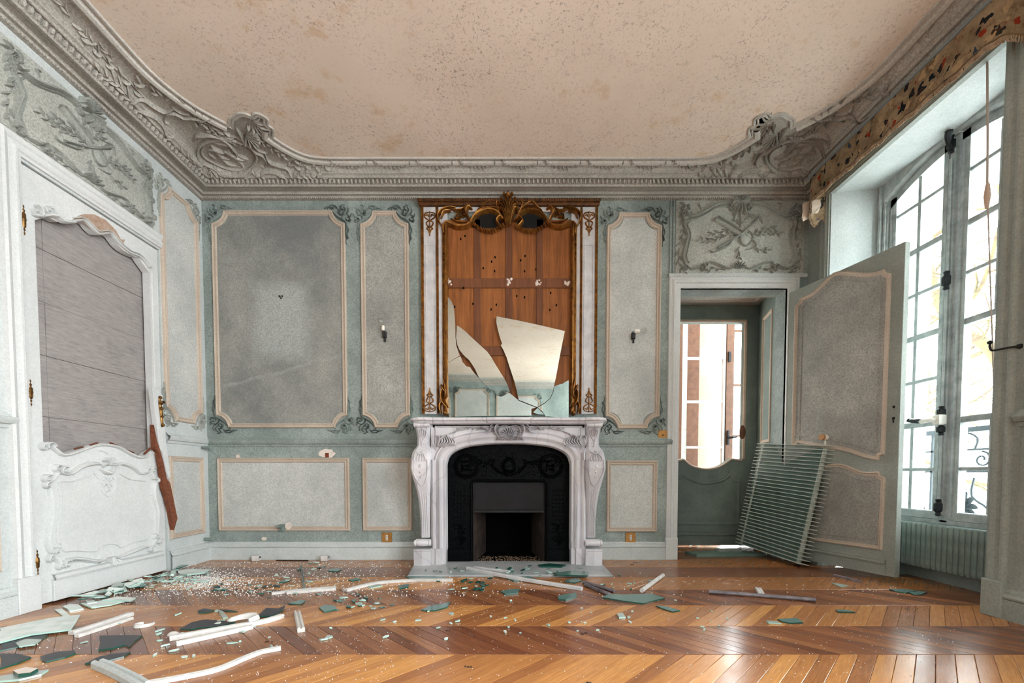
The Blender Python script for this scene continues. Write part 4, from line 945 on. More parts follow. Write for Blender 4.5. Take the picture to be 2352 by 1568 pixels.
za = B2(1677, 1005)[1]; m = MB(); m.box(x2 + .012, x2 + .030, YW - .025, YW - .008, za - .07, za + .07, .004); m.tube([(x2 + .02, YW - .02, za), (x2 + .05, YW - .05, za), (x2 + .085, YW - .055, za + .005)], .011, 8); m.build('window_handle', M['black_iron'], win2)
za = B2(1680, 820)[1]; m = MB(); m.box(x2 + .012, x2 + .034, YW - .022, YW - .008, za - .05, za + .05, .004); m.build('window_catch', M['black_iron'], win2)
xp0, xp1 = HB(1578, 800, 4.5)[0], HB(1607, 800, 4.5)[0]; xq = HB(1700, 800, 4.5)[0]
m = MB(); m.box(xp0 - .5, xp1, 4.5, 4.54, 0, 2.6); sh = m.build('shutter_board', M['brown_wood']); sh['kind'] = 'structure'; sh['label'] = 'brown wooden board beyond the casement'
m = MB(); m.box(.9, 2.5, 3.80, 4.75, 2.75, 2.8); m.box(.9, 1.0, 3.8, 4.75, 0, 2.8); m.box(xp1, xp1 + .30, 4.6, 4.7, 0, 2.8); m.box(xp1 - .6, xp1, 4.6, 4.7, 0, 3.2); struct(m.build('wall_lightwell', M['pink_wall']), 'pale pink wall beyond the casement with an added unseen roof')  # roof and side wall are unseen, added to cut sky light here
m = MB(); c0 = HB(1706, 992, PY - .02); m.dome(lambda a, b, h=0.0: (c0[0] + a, PY - .014 - h, c0[1] + b), 0, 0, .028, .018, rb=.062, n=14, rings=3); tag(m.build('wooden_door_knob', M['brown_wood'], smooth=True, origin=(c0[0], PY - .014, c0[1])), 'round brown wooden knob on the edge of the glassless passage door', 'knob')

# ================================================================ WINDOW
win = empty('window_1', (2.55, 2.45, .36)); struct(win, 'tall arched casement window with peeling pale paint')
XW = 2.55
az = lambda y: 2.552 - .627 * (y - 2.45) ** 2
m = MB()
ys = [2.02 + .86 * i / 20 for i in range(21)]
m.grid([[(x, y, z) for x, z in ((2.50, 2.60), (2.50, az(y) + .012), (2.515, az(y)), (2.60, az(y)))] for y in ys])
m.box(2.515, 2.60, 2.86, 2.93, .3, 2.6); m.box(2.515, 2.60, 1.98, 2.04, .3, 2.6); m.box(2.53, 2.60, 2.0, 2.9, .325, .375)
m.build('window_frame', M['win_white'], win, recalc=False)
m = MB(); m.box(2.505, 2.520, 2.868, 2.884, .33, 2.58, .003); m.box(2.49, 2.505, 2.888, 2.905, .33, 2.58, .003); m.box(2.49, 2.512, 2.0, 2.90, 2.572, 2.585); m.build('frame_bead', M['win_white'], win)
rowsz = [.405, .672, .948, 1.215, 1.49, 1.758, 2.03, 2.315]
def leaf(ya, yb, kind):
    st = .042; m = MB()
    m.box(2.535, 2.58, ya, ya + st, .375, az(ya + st / 2) - .004, .004); m.box(2.535, 2.58, yb - st, yb, .375, az(yb - st / 2) - .004, .004); m.box(2.535, 2.58, ya + st, yb - st, .375, .425, .004)
    yy = [ya + (yb - ya) * i / 8 for i in range(9)]
    m.grid([[(x, y, z) for x, z in ((2.535, az(y) - .002), (2.535, az(y) - .05), (2.58, az(y) - .05), (2.58, az(y) - .002))] for y in yy], closed=True)
    m.box(2.526, 2.536, ya + .008, ya + .018, .4, az(ya) - .06); m.box(2.526, 2.536, yb - .018, yb - .008, .4, az(yb) - .06)
    L = m.build('casement_leaf', M['win_white'], win, recalc=False); L['label'] = 'casement leaf ' + ('behind the open door' if kind == 0 else 'with one tall undivided pane')
    ym = (ya + yb) / 2
    bars = rowsz[1:]
    for z_ in bars:
        if kind and z_ == 1.215: continue
        t_ = .017 if z_ in (.948, 1.49, 2.03) else .010
        q_ = MB(); q_.box(2.540, 2.574, ya + st, yb - st, z_ - t_, z_ + t_, .003); q_.build('glazing_bar', M['win_white'], L)
    segs = [(.425, .948), (1.49, az(ym) - .05)] if kind else [(.425, az(ym) - .05)]
    for z0_, z1_ in segs: q_ = MB(); q_.box(2.542, 2.572, ym - .010, ym + .010, z0_, z1_, .003); q_.build('glazing_bar', M['win_white'], L)
    zs = [.425] + bars + [None]
    for i in range(len(zs) - 1):
        z0_, z1_ = zs[i], zs[i + 1]
        if kind and z0_ == .948: cells = [(ya + st, yb - st)]; z1_ = 1.49
        elif kind and z0_ == 1.215: continue
        else: cells = [(ya + st, ym - .010), (ym + .010, yb - st)]
        for c0_, c1_ in cells:
            q_ = MB(); t0, t1 = (az(c0_) - .05, az(c1_) - .05) if z1_ is None else (z1_, z1_)
            q_.face([(2.558, c0_, z0_), (2.558, c1_, z0_), (2.558, c1_, t1), (2.558, c0_, t0)]); q_.build('pane', M['pane'], L, recalc=False)
leaf(2.478, 2.86, 0); leaf(2.04, 2.422, 1)
m = MB(); m.box(2.53, 2.585, 2.430, 2.470, .36, 2.55, .004); m.box(2.512, 2.530, 2.440, 2.462, .40, 2.48, .004); m.build('meeting_post', M['win_white'], win)
m = MB(); m.tube([(2.503, 2.451, .43), (2.503, 2.451, 2.42)], .007, 8); m.build('espagnolette_rod', M['win_white'], win, smooth=True)
for z_, hh in ((2.50, .05), (1.745, .055), (1.0, .035), (.90, .035), (.45, .05)):
    m = MB(); m.lathe([(.004, -hh), (.014, -hh * .9), (.010, -hh * .6), (.016, -hh * .4), (.012, 0), (.016, hh * .4), (.010, hh * .6), (.014, hh * .9), (.004, hh)], (2.500, 2.451, z_), n=8); m.box(2.488, 2.512, 2.436, 2.466, z_ - hh * .5, z_ + hh * .5, .004)
    o = m.build('espagnolette_bracket', M['black_iron'], win, recalc=False, smooth=True); o['label'] = 'black iron bracket of the window bolt'
m = MB(); m.box(2.470, 2.512, 2.432, 2.470, .925, .985, .006); m.tube([(2.48, 2.452, .955), (2.445, 2.462, .955), (2.435, 2.50, .952), (2.43, 2.56, .965)], .011, 8, 3, .014); o = m.build('window_handle', M['porcelain'], win, smooth=True); o['label'] = 'white and black lever of the window bolt'
m = MB(); m.tube([(2.436, 2.505, .954), (2.43, 2.535, .958), (2.428, 2.575, .968)], .015, 8, 3, .012); m.build('handle_grip', M['black_iron'], win, smooth=True)
m = MB(); m.tube([(2.495, 2.455, 2.50), (2.47, 2.44, 2.53), (2.455, 2.42, 2.55)], .012, 8, 3, .018); m.build('bolt_hook', M['black_iron'], win, smooth=True)
m = MB(); m.grid([[(x, a, z) for x, z in ((2.60, .335), (2.52, .34), (2.50, .33), (2.50, .315), (2.53, .31), (2.54, .28), (2.60, .28))] for a in (1.99, 2.91)]); m.build('window_sill', M['win_white'], win, recalc=False)
m = MB(); m.grid([[(NX - .005 - h, a, b) for b, h in SKIRT] for a in (1.99, 2.91)]); struct(m.build('baseboard_right', M['door_grey'], recalc=False), 'dark skirting under the window behind the column radiator')

# radiator under the window
rad = empty('column_radiator', (2.47, 2.38, .02)); tag(rad, 'grey green cast iron column radiator standing under the arched window', 'radiator')
m = MB(); pr_ = []
for i in range(13):
    a = PI * i / 12; pr_.append((math.cos(a), math.sin(a)))
x0_, x1_ = 2.455, 2.545
def rcol():
    m = MB(); zb, ztp = .085, .352; w_ = .0135
    outl = [(x1_, zb + .01), (x1_, ztp - .012)] + [(x1_ - .012, ztp)] + [(x0_ + .014, ztp), (x0_ + .004, ztp - .006), (x0_, ztp - .018), (x0_, zb + .018), (x0_ + .006, zb + .004), (x0_ + .016, zb)] + [(x1_ - .01, zb)]
    cx_, cz_ = (x0_ + x1_) / 2, (zb + ztp) / 2
    rows = []
    for t, k in ((-1, .10), (-.75, .035), (0, 0), (.75, .035), (1, .10)):
        rows.append([(cx_ + (x - cx_) * (1 - k * 1.2), t * w_, cz_ + (z - cz_) * (1 - k * .5)) for x, z in outl])
    m.grid(rows, closed=True, caps=True); return m
rc = rcol(); first = None
for i in range(23):
    y_ = 2.735 - i * .0305
    if first is None:
        o = rc.build('radiator_column', M['iron_paint'], smooth=True); o.location = (0, y_, 0); attach(o, rad); first = o; oz = o.location.copy()
    else:
        o = first.copy(); COL.objects.link(o); o.location = oz + Vector((0, -i * .0305, 0)); o.parent = rad
m = MB(); m.tube([(2.50, 2.75, .325), (2.50, 2.05, .325)], .013, 8); m.tube([(2.50, 2.75, .11), (2.50, 2.05, .11)], .013, 8); m.build('header_pipe', M['iron_paint'], rad)
for y_ in (2.70, 2.10):
    m = MB(); m.box(2.47, 2.55, y_ - .015, y_ + .015, 0, .09, .004); m.build('foot', M['iron_paint'], rad)

# ---- outside: balcony rail, eaves, tree
bal = empty('balcony_railing', (2.98, 2.45, .05)); tag(bal, 'wrought iron balcony railing with scrolls and palmettes outside the window', 'railing')
PO = lambda a, b, h=0.0: (2.98 + h, a, b)
IR = simple('weathered_grey_iron', (52, 60, 64), 0.7, 0.0)
m = MB()
for z_, t_ in ((.93, .016), (.80, .006), (.66, .006), (.20, .010), (.10, .008)): m.box(2.975 - t_ / 2, 2.985 + t_ / 2, 1.2, 4.2, z_ - t_, z_ + t_)
m.build('rail', IR, bal)
def tub(m, pts, r=.007, k=3): m.tube([PO(a, b) for a, b in cat(pts, k)], r, 6)
for i in range(7):
    yc_ = 1.5 + i * .42; m = MB()
    for s_ in (-1, 1):
        tub(m, spiral(yc_ + s_ * .10, .735, .052, .012, 90 if s_ > 0 else 90, -1.3 * s_, 14), .006, 1)
        tub(m, spiral(yc_ + s_ * .12, .30, .065, .014, -90, 1.3 * s_, 14), .007, 1)
        tub(m, [(yc_ + s_ * .02, .20), (yc_ + s_ * .17, .30), (yc_ + s_ * .15, .42), (yc_ + s_ * .05, .50), (yc_ + s_ * .06, .62)], .007)
    tub(m, [(yc_ - .055, .80), (yc_ - .07, .87), (yc_, .91), (yc_ + .07, .87), (yc_ + .055, .80)], .006)
    m.build('scroll', IR, bal, smooth=True)
    m = MB()
    for j in range(9):
        a = math.radians(-60 + j * 37.5); P_ = PO; m.stroke(P_, [(yc_, .42), (yc_ + .05 * math.cos(a), .42 + .06 * math.sin(a)), (yc_ + .085 * math.cos(a + .2), .42 + .11 * math.sin(a + .2))], .040, .010, 'both')
    m.build('palmette', IR, bal, recalc=False)
for y_ in (1.29, 1.71, 2.13, 2.55, 2.97, 3.39, 3.81): m = MB(); m.box(2.972, 2.988, y_ - .007, y_ + .007, .02, .93); m.build('bar', IR, bal)
m = MB(); m.box(2.86, 3.2, .9, 4.4, -.08, .02); struct(m.build('trim_2', M['ext_stone']), 'stone balcony slab outside the window')
ev = empty('roof_eave', (3.2, 2.6, 3.0)); tag(ev, 'pale roof eave with corbels and round beams above the window outside', 'eave')
m = MB(); m.box(3.2, 4.4, 0.5, 6.0, 3.24, 3.3); m.build('soffit', M['ext_stone'], ev)
for i in range(9):
    y_ = 1.3 + i * .5; m = MB(); m.box(3.36, 3.60, y_, y_ + .2, 2.80, 2.93, .02); m.build('corbel', M['ext_stone'], ev)
    m = MB(); m.tube([(3.3, y_ + .1, 3.10), (4.2, y_ + .1, 3.10)], .065, 14); m.build('beam', M['ext_stone'], ev, smooth=True)
tr = empty('bare_tree', (8.6, 7.4, -3.2)); tag(tr, 'bare mossy tree beyond the balcony', 'tree')
r2 = random.Random(5)
m = MB(); trunk = [(9.2, 6.8, -3.2), (9.0, 7.2, 0.2), (8.9, 7.35, 1.6), (8.7, 7.7, 2.9), (8.4, 8.2, 3.6), (8.2, 8.5, 5.2)]
m.tube(trunk, .16, 10, 4, .06); m.build('trunk', M['bark'], tr, smooth=True)
m = MB()
def branch(p, d, L, r, lv):
    pts = [p]; q_ = Vector(p); dd = Vector(d)
    for i in range(5):
        dd = (dd + Vector((r2.uniform(-.35, .35), r2.uniform(-.35, .35), r2.uniform(-.3, .3)))).normalized(); q_ = q_ + dd * L / 5; pts.append(tuple(q_))
    m.tube(pts, r, 5, 2, r * .35)
    if lv > 0:
        for i in range(5):
            b = pts[r2.randint(1, 5)]; branch(b, (r2.uniform(-1, 1), r2.uniform(-1, 1), r2.uniform(-.6, .8)), L * .62, r * .5, lv - 1)
for i, (k_, d_) in enumerate(((1, (-.3, -1, .1)), (2, (-.2, 1, .05)), (2, (.2, -1, .3)), (3, (-.4, -1, .2)), (3, (0, 1, -.1)), (4, (-.3, -.8, .4)), (4, (.3, .8, .2)), (5, (0, -1, .5)), (1, (.1, 1, .2)))):
    branch(trunk[k_], d_, 2.6, .045, 3)
m.build('branches', M['bark'], tr, recalc=False)
# ================================================================ FIREPLACE
fp = empty('marble_fireplace', (0, 3.0, 0)); tag(fp, 'white marble fireplace with a carved shell and scrolled console legs', 'fireplace')
FYF = 2.965                                             # plane of the frieze
PFm = lambda a, b, h=0.0: (a, FYF - h, b)
KX = lambda u, y=2.9: (u - 1168) * .99 * y / FPX
def KZ(v, y=2.9): return hit(1166, v, 1, y)[2]
# shelf: serpentine front
prof_s = [(0, 0), (.006, -.004), (.010, -.010), (.010, -.018), (.004, -.022), (.000, -.024), (-.008, -.027), (-.012, -.034), (-.022, -.040), (-.03, -.042)]
zt_ = KZ(957, 2.87)
half = [(0, 2.872), (.08, 2.874), (.145, 2.884), (.150, 2.892), (.155, 2.884), (.30, 2.890), (.42, 2.898), (.512, 2.893), (.520, 2.899), (.528, 2.890), (.57, 2.880), (.61, 2.880), (.645, 2.894), (.665, 2.925), (.672, 2.98), (.672, 3.06), (.672, D - .002)]
front = [(-x, y) for x, y in reversed(half[1:])] + half
m = MB(); rows = []
for i, (x, y) in enumerate(front):
    a, b = front[max(i - 1, 0)], front[min(i + 1, len(front) - 1)]; dx, dy = b[0] - a[0], b[1] - a[1]; L = math.hypot(dx, dy); nx, ny = dy / L, -dx / L
    rows.append([(x + .006 + nx * o, y + ny * o if i not in (0, len(front) - 1) else D - .002, zt_ + z) for o, z in prof_s])
m.grid(rows); m.face([r[0] for r in rows]); m.face([r[-1] for r in rows][::-1])
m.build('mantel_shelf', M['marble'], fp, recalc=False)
# arch of the opening
ow = .44; zs_ = KZ(1066, 2.95); zp_ = KZ(1017, 2.95)
archp = [(-ow, .10), (-ow, zs_ - .02)] + cat([(-ow, zs_), (-ow + .018, zs_ + .055), (-ow + .07, zs_ + .098), (-.28, zs_ + .128), (-.14, zp_ - .004), (0, zp_)], 4)
archf = archp + [(-x, z) for x, z in reversed(archp[:-1])]
AP = [(-.002, -.16), (-.002, -.004), (.004, .004), (.016, .006), (.020, .000), (.028, .004), (.034, .016), (.046, .022), (.058, .018), (.064, .008), (.070, .004), (.078, .010), (.084, .004), (.09, -.01)]
zl = [(x + .006, z) for x, z in archf]
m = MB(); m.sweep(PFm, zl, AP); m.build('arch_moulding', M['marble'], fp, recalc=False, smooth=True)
m = MB(); zf = zt_ - .04; out_ = inset([(x, z) for x, z in zl], 0)
rows = []
for i, (x, z) in enumerate(zl):
    t = (x - .006) / ow
    if z < zs_ + .005: q_ = (math.copysign(.53, t) + .006, z)
    elif abs(t) > .93: q_ = (math.copysign(.53, t) + .006, zf if abs(t) < .97 else z + .06)
    else: q_ = ((t / .93) * .53 + .006, zf)
    rows.append([PFm(x + math.copysign(.03, t) if abs(t) > .96 else x, z + (.03 if z > zs_ else 0), -.006), PFm(q_[0], q_[1], -.006)])
m.grid(rows); m.box(-.60, .612, FYF + .006, D - .001, zf - .02, zf + .012)
m.build('frieze', M['marble'], fp, recalc=False)
m = MB(); m.sweep(PFm, [(-.50, zs_ + .10), (-.50, zf - .018), (.512, zf - .018), (.512, zs_ + .10)], [(-.004, -.006), (-.002, .004), (.006, .004), (.010, -.006)]); m.build('frieze_border', M['marble'], fp, recalc=False)
# inner jamb shafts and their plinths
for s_ in (-1, 1):
    xa, xb = .006 + s_ * (ow - .0), .006 + s_ * (ow + .105)
    lo, hi = min(xa, xb), max(xa, xb)
    ztop = zs_ + .03; zb_ = KZ(1260, 2.93)
    m = MB(); prf = []
    for t, h in ((0, -.02), (0, .004), (.06, .010), (.14, .004), (.18, .004), (.24, .020), (.38, .030), (.52, .020), (.58, .004), (.64, .004), (.70, .016), (.82, .022), (.94, .014), (1, .0), (1, -.02)):
        prf.append((xa + (xb - xa) * t, h))
    m.grid([[PFm(a, z, h) for a, h in prf] for z in (zb_, ztop)]); m.build('jamb_shaft', M['marble'], fp, recalc=False, smooth=True)
    m = MB(); prf = [(xa, -.15), (xa, .016), (xa + (xb - xa) * .22, .020), (xa + (xb - xa) * .30, .036), (xa + (xb - xa) * .66, .036), (xa + (xb - xa) * .72, .026), (xb, .024), (xb, -.15)]
    m.grid([[PFm(a, z, h) for a, h in prf] for z in (0.012, zb_)]); m.face([PFm(a, zb_, h) for a, h in prf]); m.build('jamb_plinth', M['marble'], fp, recalc=False)
    # console leg
    st = [(968, 950, 987, 2.925), (975, 950, 986, 2.925), (985, 953, 985, 2.935), (1005, 955, 984, 2.950), (1022, 955, 984, 2.948), (1029, 951, 986, 2.935), (1033, 948, 987, 2.925), (1040, 946, 988, 2.905), (1055, 944.5, 988, 2.888), (1075, 944, 988, 2.880), (1092, 947, 988, 2.888),
          (1110, 951, 987, 2.905), (1130, 955, 986, 2.925), (1160, 958.5, 985, 2.945), (1200, 961, 984, 2.955), (1236, 961, 984, 2.955)]
    m = MB(); rows = []
    def cx(u): return .003 + s_ * abs(KX(u, 2.92)) - s_ * .0
    stc = []
    for v, ul, ur, yf in st:
        z = KZ(v, 2.92); o_, i_ = cx(ul), cx(ur); c8 = (o_ - i_) * .16
        rows.append([(i_, D - .004, z), (i_, yf + .014, z), (i_ + c8, yf, z), (o_ - c8, yf, z), (o_, yf + .018, z), (o_, D - .004, z)]); stc.append((z, o_, i_, yf))
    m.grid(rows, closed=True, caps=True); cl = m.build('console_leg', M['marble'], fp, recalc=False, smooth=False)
    def PK(a, b, h=0.0):       # a 0..1 from inner to outer edge of the leg, b height in metres
        for k_ in range(len(stc) - 1):
            if b <= stc[k_][0] and b >= stc[k_ + 1][0]: break
        z0_, o0, i0, y0_ = stc[k_]; z1_, o1, i1, y1_ = stc[k_ + 1]; t = min(1, max(0, (z0_ - b) / (z0_ - z1_ + 1e-9)))
        o_, i_, y_ = o0 + (o1 - o0) * t, i0 + (i1 - i0) * t, y0_ + (y1_ - y0_) * t
        return (i_ + (o_ - i_) * (a * 10), y_ - h, b)
    zf_ = lambda v: KZ(v, 2.92)
    m = MB()
    for k_ in range(4):         # fluting
        a_ = .024 + k_ * .017; m.stroke(PK, [(a_, zf_(1122 + abs(k_ - 1.5) * 5)), (a_, zf_(1170)), (a_, zf_(1232))], .0085, .006, 'soft')
    m.stroke(PK, [(.02, zf_(1036)), (.05, zf_(1042)), (.08, zf_(1036))], .012, .012, 'soft')
    for j in range(5): m.stroke(PK, [(.05, zf_(1034)), (.02 + j * .015, zf_(1052)), (.028 + j * .011, zf_(1060))], .008, .012, 'both')
    for v, w_, h_ in ((1070, .016, .010), (1084, .012, .010), (1096, .009, .008)): m.dome(lambda a, b, h=0.0, v=v: PK(.05 + a * .9, zf_(v) + b, h), 0, 0, w_ * .5, h_, rb=w_ * .75, n=8, rings=2)
    m.stroke(PK, [(.012, zf_(1055)), (.010, zf_(1080)), (.025, zf_(1105)), (.05, zf_(1116)), (.075, zf_(1105)), (.09, zf_(1080)), (.088, zf_(1055))], .006, .007, 'none')
    for j in range(5): m.stroke(PK, [(.05, zf_(982)), (.02 + j * .015, zf_(990)), (.03 + j * .010, zf_(1002))], .008, .012, 'both')
    m.stroke(PK, [(.03, zf_(1002)), (.05, zf_(1010)), (.06, zf_(1020)), (.045, zf_(1026))], .010, .010, 'soft'); m.stroke(PK, [(.065, zf_(1004)), (.06, zf_(1014)), (.035, zf_(1018))], .008, .010, 'both')
    m.build('console_carving', M['marble'], fp, recalc=False, smooth=True)
    m = MB()
    ox, ix = cx(950), cx(987); zc_ = zf_(975)
    m.lathe([(.004, 0), (.016, .001), (.018, .006), (.014, .010), (.016, .014), (.018, .03), (.016, .046), (.014, .050), (.018, .054), (.016, abs(ox - ix) - .001), (.004, abs(ox - ix))], (min(ox, ix), 2.922, zc_), 'x', 14)
    m.build('console_volute', M['marble'], fp, recalc=False, smooth=True); m = MB()
    zc2 = zf_(1247)
    m.lathe([(.004, -.004), (.020, -.003), (.022, .006), (.018, .012), (.021, .02), (.024, .055), (.021, .09), (.018, .098), (.022, .104), (.020, abs(ox - ix) + .003), (.004, abs(ox - ix) + .004)], (min(ox, ix), 2.925, zc2), 'x', 14)
    m.lathe([(.004, 0), (.016, .002), (.018, .05), (.016, abs(ox - ix) - .002), (.004, abs(ox - ix))], (min(ox, ix), 2.962, zc2 + .006), 'x', 12)
    m.build('console_scroll', M['marble'], fp, recalc=False, smooth=True)
    zp2 = zf_(1260); m = MB(); o_, i_ = cx(949), cx(988)
    rows = [[(i_, D - .004, z), (i_, 2.905 - e, z), ((i_ + o_) / 2, 2.893 - e, z), (o_, 2.905 - e, z), (o_ + s_ * e, D - .004, z)] for z, e in ((.012, 0), (zp2 - .014, 0), (zp2 - .010, .004), (zp2 - .002, .004), (zp2, 0))]
    m.grid(rows, closed=True, caps=True); m.build('console_plinth', M['marble'], fp, recalc=False)
    m = MB(); m.box(min(cx(986), .006 + s_ * .53), max(cx(986), .006 + s_ * .53), 2.975, D - .004, .012, zf); m.build('side_panel', M['marble'], fp)
# carving on the frieze
m = MB(); Q = lambda u, v: ((u - 1168) * 2.95 / FPX * .99 + .004, hit(1166, v, 1, 2.95)[2])
Z7 = lambda *p: [Q(920 + a / 3.734, 920 + b / 3.734) for a, b in p]
c_ = Z7((938, 300))[0]
for i in range(13):
    a = math.radians(-28 + i * 19.7); R_ = .060; m.stroke(PFm, [(c_[0], c_[1] - .030), (c_[0] + R_ * .6 * math.cos(a), c_[1] + R_ * .55 * math.sin(a)), (c_[0] + R_ * math.cos(a), c_[1] + R_ * .9 * math.sin(a) + .002)], .0125, .054, 'start', 3)
for s_ in (-1, 1):
    S = lambda *p: [((x - c_[0]) * s_ + c_[0], z) for x, z in Z7(*p)]
    m.stroke(PFm, S((950, 195), (990, 190), (1040, 200), (1065, 240), (1050, 290), (1020, 330)), .018, .051, 'soft')
    m.stroke(PFm, S((955, 215), (1000, 215), (1030, 250), (1020, 300), (985, 335)), .010, .042, 'soft')
    m.stroke(PFm, S((1060, 215), (1100, 240), (1120, 270), (1170, 275)), .014, .039, 'both'); m.stroke(PFm, S((1050, 195), (1090, 205), (1110, 235)), .012, .039, 'both')
    for p_, r in (((975, 210), .010), ((1168, 235), .014), ((1035, 325), .010)):
        q_ = S(p_)[0]; m.stroke(PFm, spiral(*q_, r, .002, 90, -1.2 * s_, 8), .006, .036, 'end', 2); m.dome(PFm, *q_, .005, .024, n=6, rings=2)
    m.stroke(PFm, S((1110, 265), (1140, 240), (1190, 225), (1200, 245)), .010, .030, 'soft')
    leafy(m, PFm, S((1180, 240), (1250, 235), (1330, 230), (1400, 245)), .020, .008, 12, .012, seed=3); m.stroke(PFm, S((1290, 225), (1330, 245), (1380, 250), (1420, 275)), .006, .015, 'soft')
    for k_ in range(7): m.stroke(PFm, S((1560 - k_ * 3, 395), (1540 - k_ * 22, 340 + k_ * 6), (1555 - k_ * 20, 290 + k_ * 4)), .013, .033, 'both')
    m.stroke(PFm, S((1585, 400), (1600, 350), (1590, 300), (1570, 310)), .014, .033, 'both'); m.stroke(PFm, S((1470, 290), (1500, 300), (1540, 340), (1560, 390)), .016, .036, 'soft')
    q_ = S((1475, 295))[0]; m.dome(PFm, *q_, .010, .022, n=8, rings=2); m.stroke(PFm, S((1400, 260), (1440, 275), (1470, 290)), .008, .021, 'both')
    m.stroke(PFm, S((1030, 335), (1050, 325), (1060, 340)), .008, .02, 'both')
o = m.build('shell_carving', M['marble'], fp, recalc=False, smooth=True); o['label'] = 'carved scallop shell and foliage on the frieze'
# cast iron insert
YI = 3.045; PI_ = lambda a, b, h=0.0: (a, YI - h, b)
kx = lambda u: (u - 1168) * 3.02 / FPX * .99 + .004; kz = lambda v: hit(1166, v, 1, 3.02)[2]
bx0, bx1, bz1 = kx(1086), kx(1253), kz(1106)
m = MB(); m.pbox(PI_, -.45, bx0, 0, .92, -.01, 0); m.pbox(PI_, bx1, .46, 0, .92, -.01, 0); m.pbox(PI_, bx0, bx1, bz1, .92, -.01, 0)
m.pbox(PI_, kx(1024), kx(1080), .012, kz(1261), 0, .012, .003); m.pbox(PI_, kx(1258), kx(1316), .012, kz(1261), 0, .012, .003)
m.build('iron_insert', M['cast_iron'], fp)
m = MB()
for s_ in (-1, 1):
    xc_ = kx(1055) if s_ < 0 else kx(1285)
    for i in range(11):
        for j in range(4): m.dome(PI_, xc_ - .036 + j * .024, kz(1252) + .012 + i * .030 + .08, .0095, .006, n=8, rings=1)
    for i in range(26): m.dome(PI_, xc_ - s_ * -.052 * 1, .16 + i * .022, .004, .006, n=5, rings=1)
    c2 = (kx(1070) if s_ < 0 else kx(1268), kz(1070))
    for r in (.085, .070): m.stroke(PI_, [(c2[0] + r * math.cos(t), c2[1] + r * math.sin(t)) for t in [2 * PI * i / 22 for i in range(23)]], .010, .016, 'none', sm=False)
    leafy(m, PI_, spiral(*c2, .05, .01, 0, 1.2, 12), .03, .012, 10, .018, seed=8 + s_)
    leafy(m, PI_, [(xc_, kz(1255)), (xc_ + .01, kz(1235)), (xc_ - .008, kz(1205))], .035, .012, 8, .014, seed=12 + s_)
    m.stroke(PI_, spiral(xc_ - .02, kz(1240), .024, .006, 0, 1.2), .008, .012, 'end'); m.stroke(PI_, spiral(xc_ + .022, kz(1240), .024, .006, 180, -1.2), .008, .012, 'end')
cc = (kx(1170), kz(1070))
for r, w_ in ((.042, .012), (.056, .008)): m.stroke(PI_, [(cc[0] + r * .85 * math.cos(t), cc[1] + r * math.sin(t) - .006 * math.cos(2 * t)) for t in [2 * PI * i / 22 for i in range(23)]], w_, .020, 'none', sm=False)
for s_ in (-1, 1): m.stroke(PI_, [(cc[0] + s_ * .10, cc[1] + .05), (cc[0] + s_ * .12, cc[1] + .01), (cc[0] + s_ * .07, cc[1] - .04), (cc[0], cc[1] - .07)], .018, .02, 'soft'); leafy(m, PI_, [(cc[0] + s_ * .12, cc[1] + .04), (cc[0] + s_ * .18, cc[1] + .02), (cc[0] + s_ * .24, cc[1] + .05)], .03, .010, 9, .014, seed=4)
for i in range(40): m.dome(PI_, bx0 + (bx1 - bx0) * i / 39, bz1 + .010, .004, .006, n=5, rings=1)
m.sweep(PI_, [(bx0 - .006, .02), (bx0 - .006, bz1 - .02), (bx0 + .012, bz1), (bx1 - .012, bz1), (bx1 + .006, bz1 - .02), (bx1 + .006, .02)], [(0, 0), (.002, .012), (.010, .014), (.014, .004), (.016, 0)])
r3 = random.Random(3)
for i in range(260):
    x, z = r3.uniform(-.42, .43), r3.uniform(bz1 + .03, .83)
    m.dome(PI_, x, z, .005, .005, n=4, rings=1)
m.build('insert_relief', M['cast_iron'], fp, recalc=False, smooth=True)
hz0 = kz(1172)
m = MB(); m.box(bx0 + .004, bx1 - .004, YI + .012, YI + .02, hz0, bz1 - .004, .003); dsh = m.build('draught_shutter', simple('rusted_iron_plate', (20, 20, 24), 0.8, 0.0, (9, 9, 12), 9, 0.3), fp)
m = MB(); m.box(bx0 + .004, bx1 - .004, YI + .004, YI + .024, hz0 - .020, hz0, .003); q_ = (kx(1170), hz0 - .008); m.box(q_[0] - .028, q_[0] + .028, YI - .006, YI + .006, q_[1] - .004, q_[1] + .006, .002); m.build('shutter_bar', M['black_iron'], dsh)
m = MB(); yb = YI + .40; a_, b_ = bx0, bx1
m.face([(a_, YI, .0), (a_ + .07, yb, .0), (a_ + .07, yb, .7), (a_, YI, .7)]); m.build('firebox_side', M['firebrick'], fp, recalc=False); m = MB(); m.face([(b_, YI, .0), (b_ - .07, yb, .0), (b_ - .07, yb, .7), (b_, YI, .7)])
m.build('firebox_side', M['firebrick'], fp, recalc=False)
m = MB(); m.face([(a_ + .07, yb, 0), (b_ - .07, yb, 0), (b_ - .07, yb, .7), (a_ + .07, yb, .7)]); m.face([(a_, YI, .62), (b_, YI, .62), (b_, yb, .62), (a_, yb, .62)]); m.face([(a_, YI - .02, .006), (b_, YI - .02, .006), (b_, yb, .006), (a_, yb, .006)]); m.build('firebox', M['soot'], fp, recalc=False)
hp = [HF(u, v, .012) for u, v in ((937, 1320), (1408, 1320), (1388, 1296), (953, 1296))]
m = MB(); pf = [(hp[0][0], hp[0][1]), (hp[1][0], hp[1][1]), (.665, 2.93), (.665, 3.06), (-.655, 3.06), (-.655, 2.93)]
m.prism(lambda a, b, h=0.0: (a, b, h), pf, .0005, .012, .002); m.build('hearth_slab', simple('grey_hearth_marble', (176, 180, 182), 0.35, 0, (140, 148, 152), 5), fp)
m = MB()
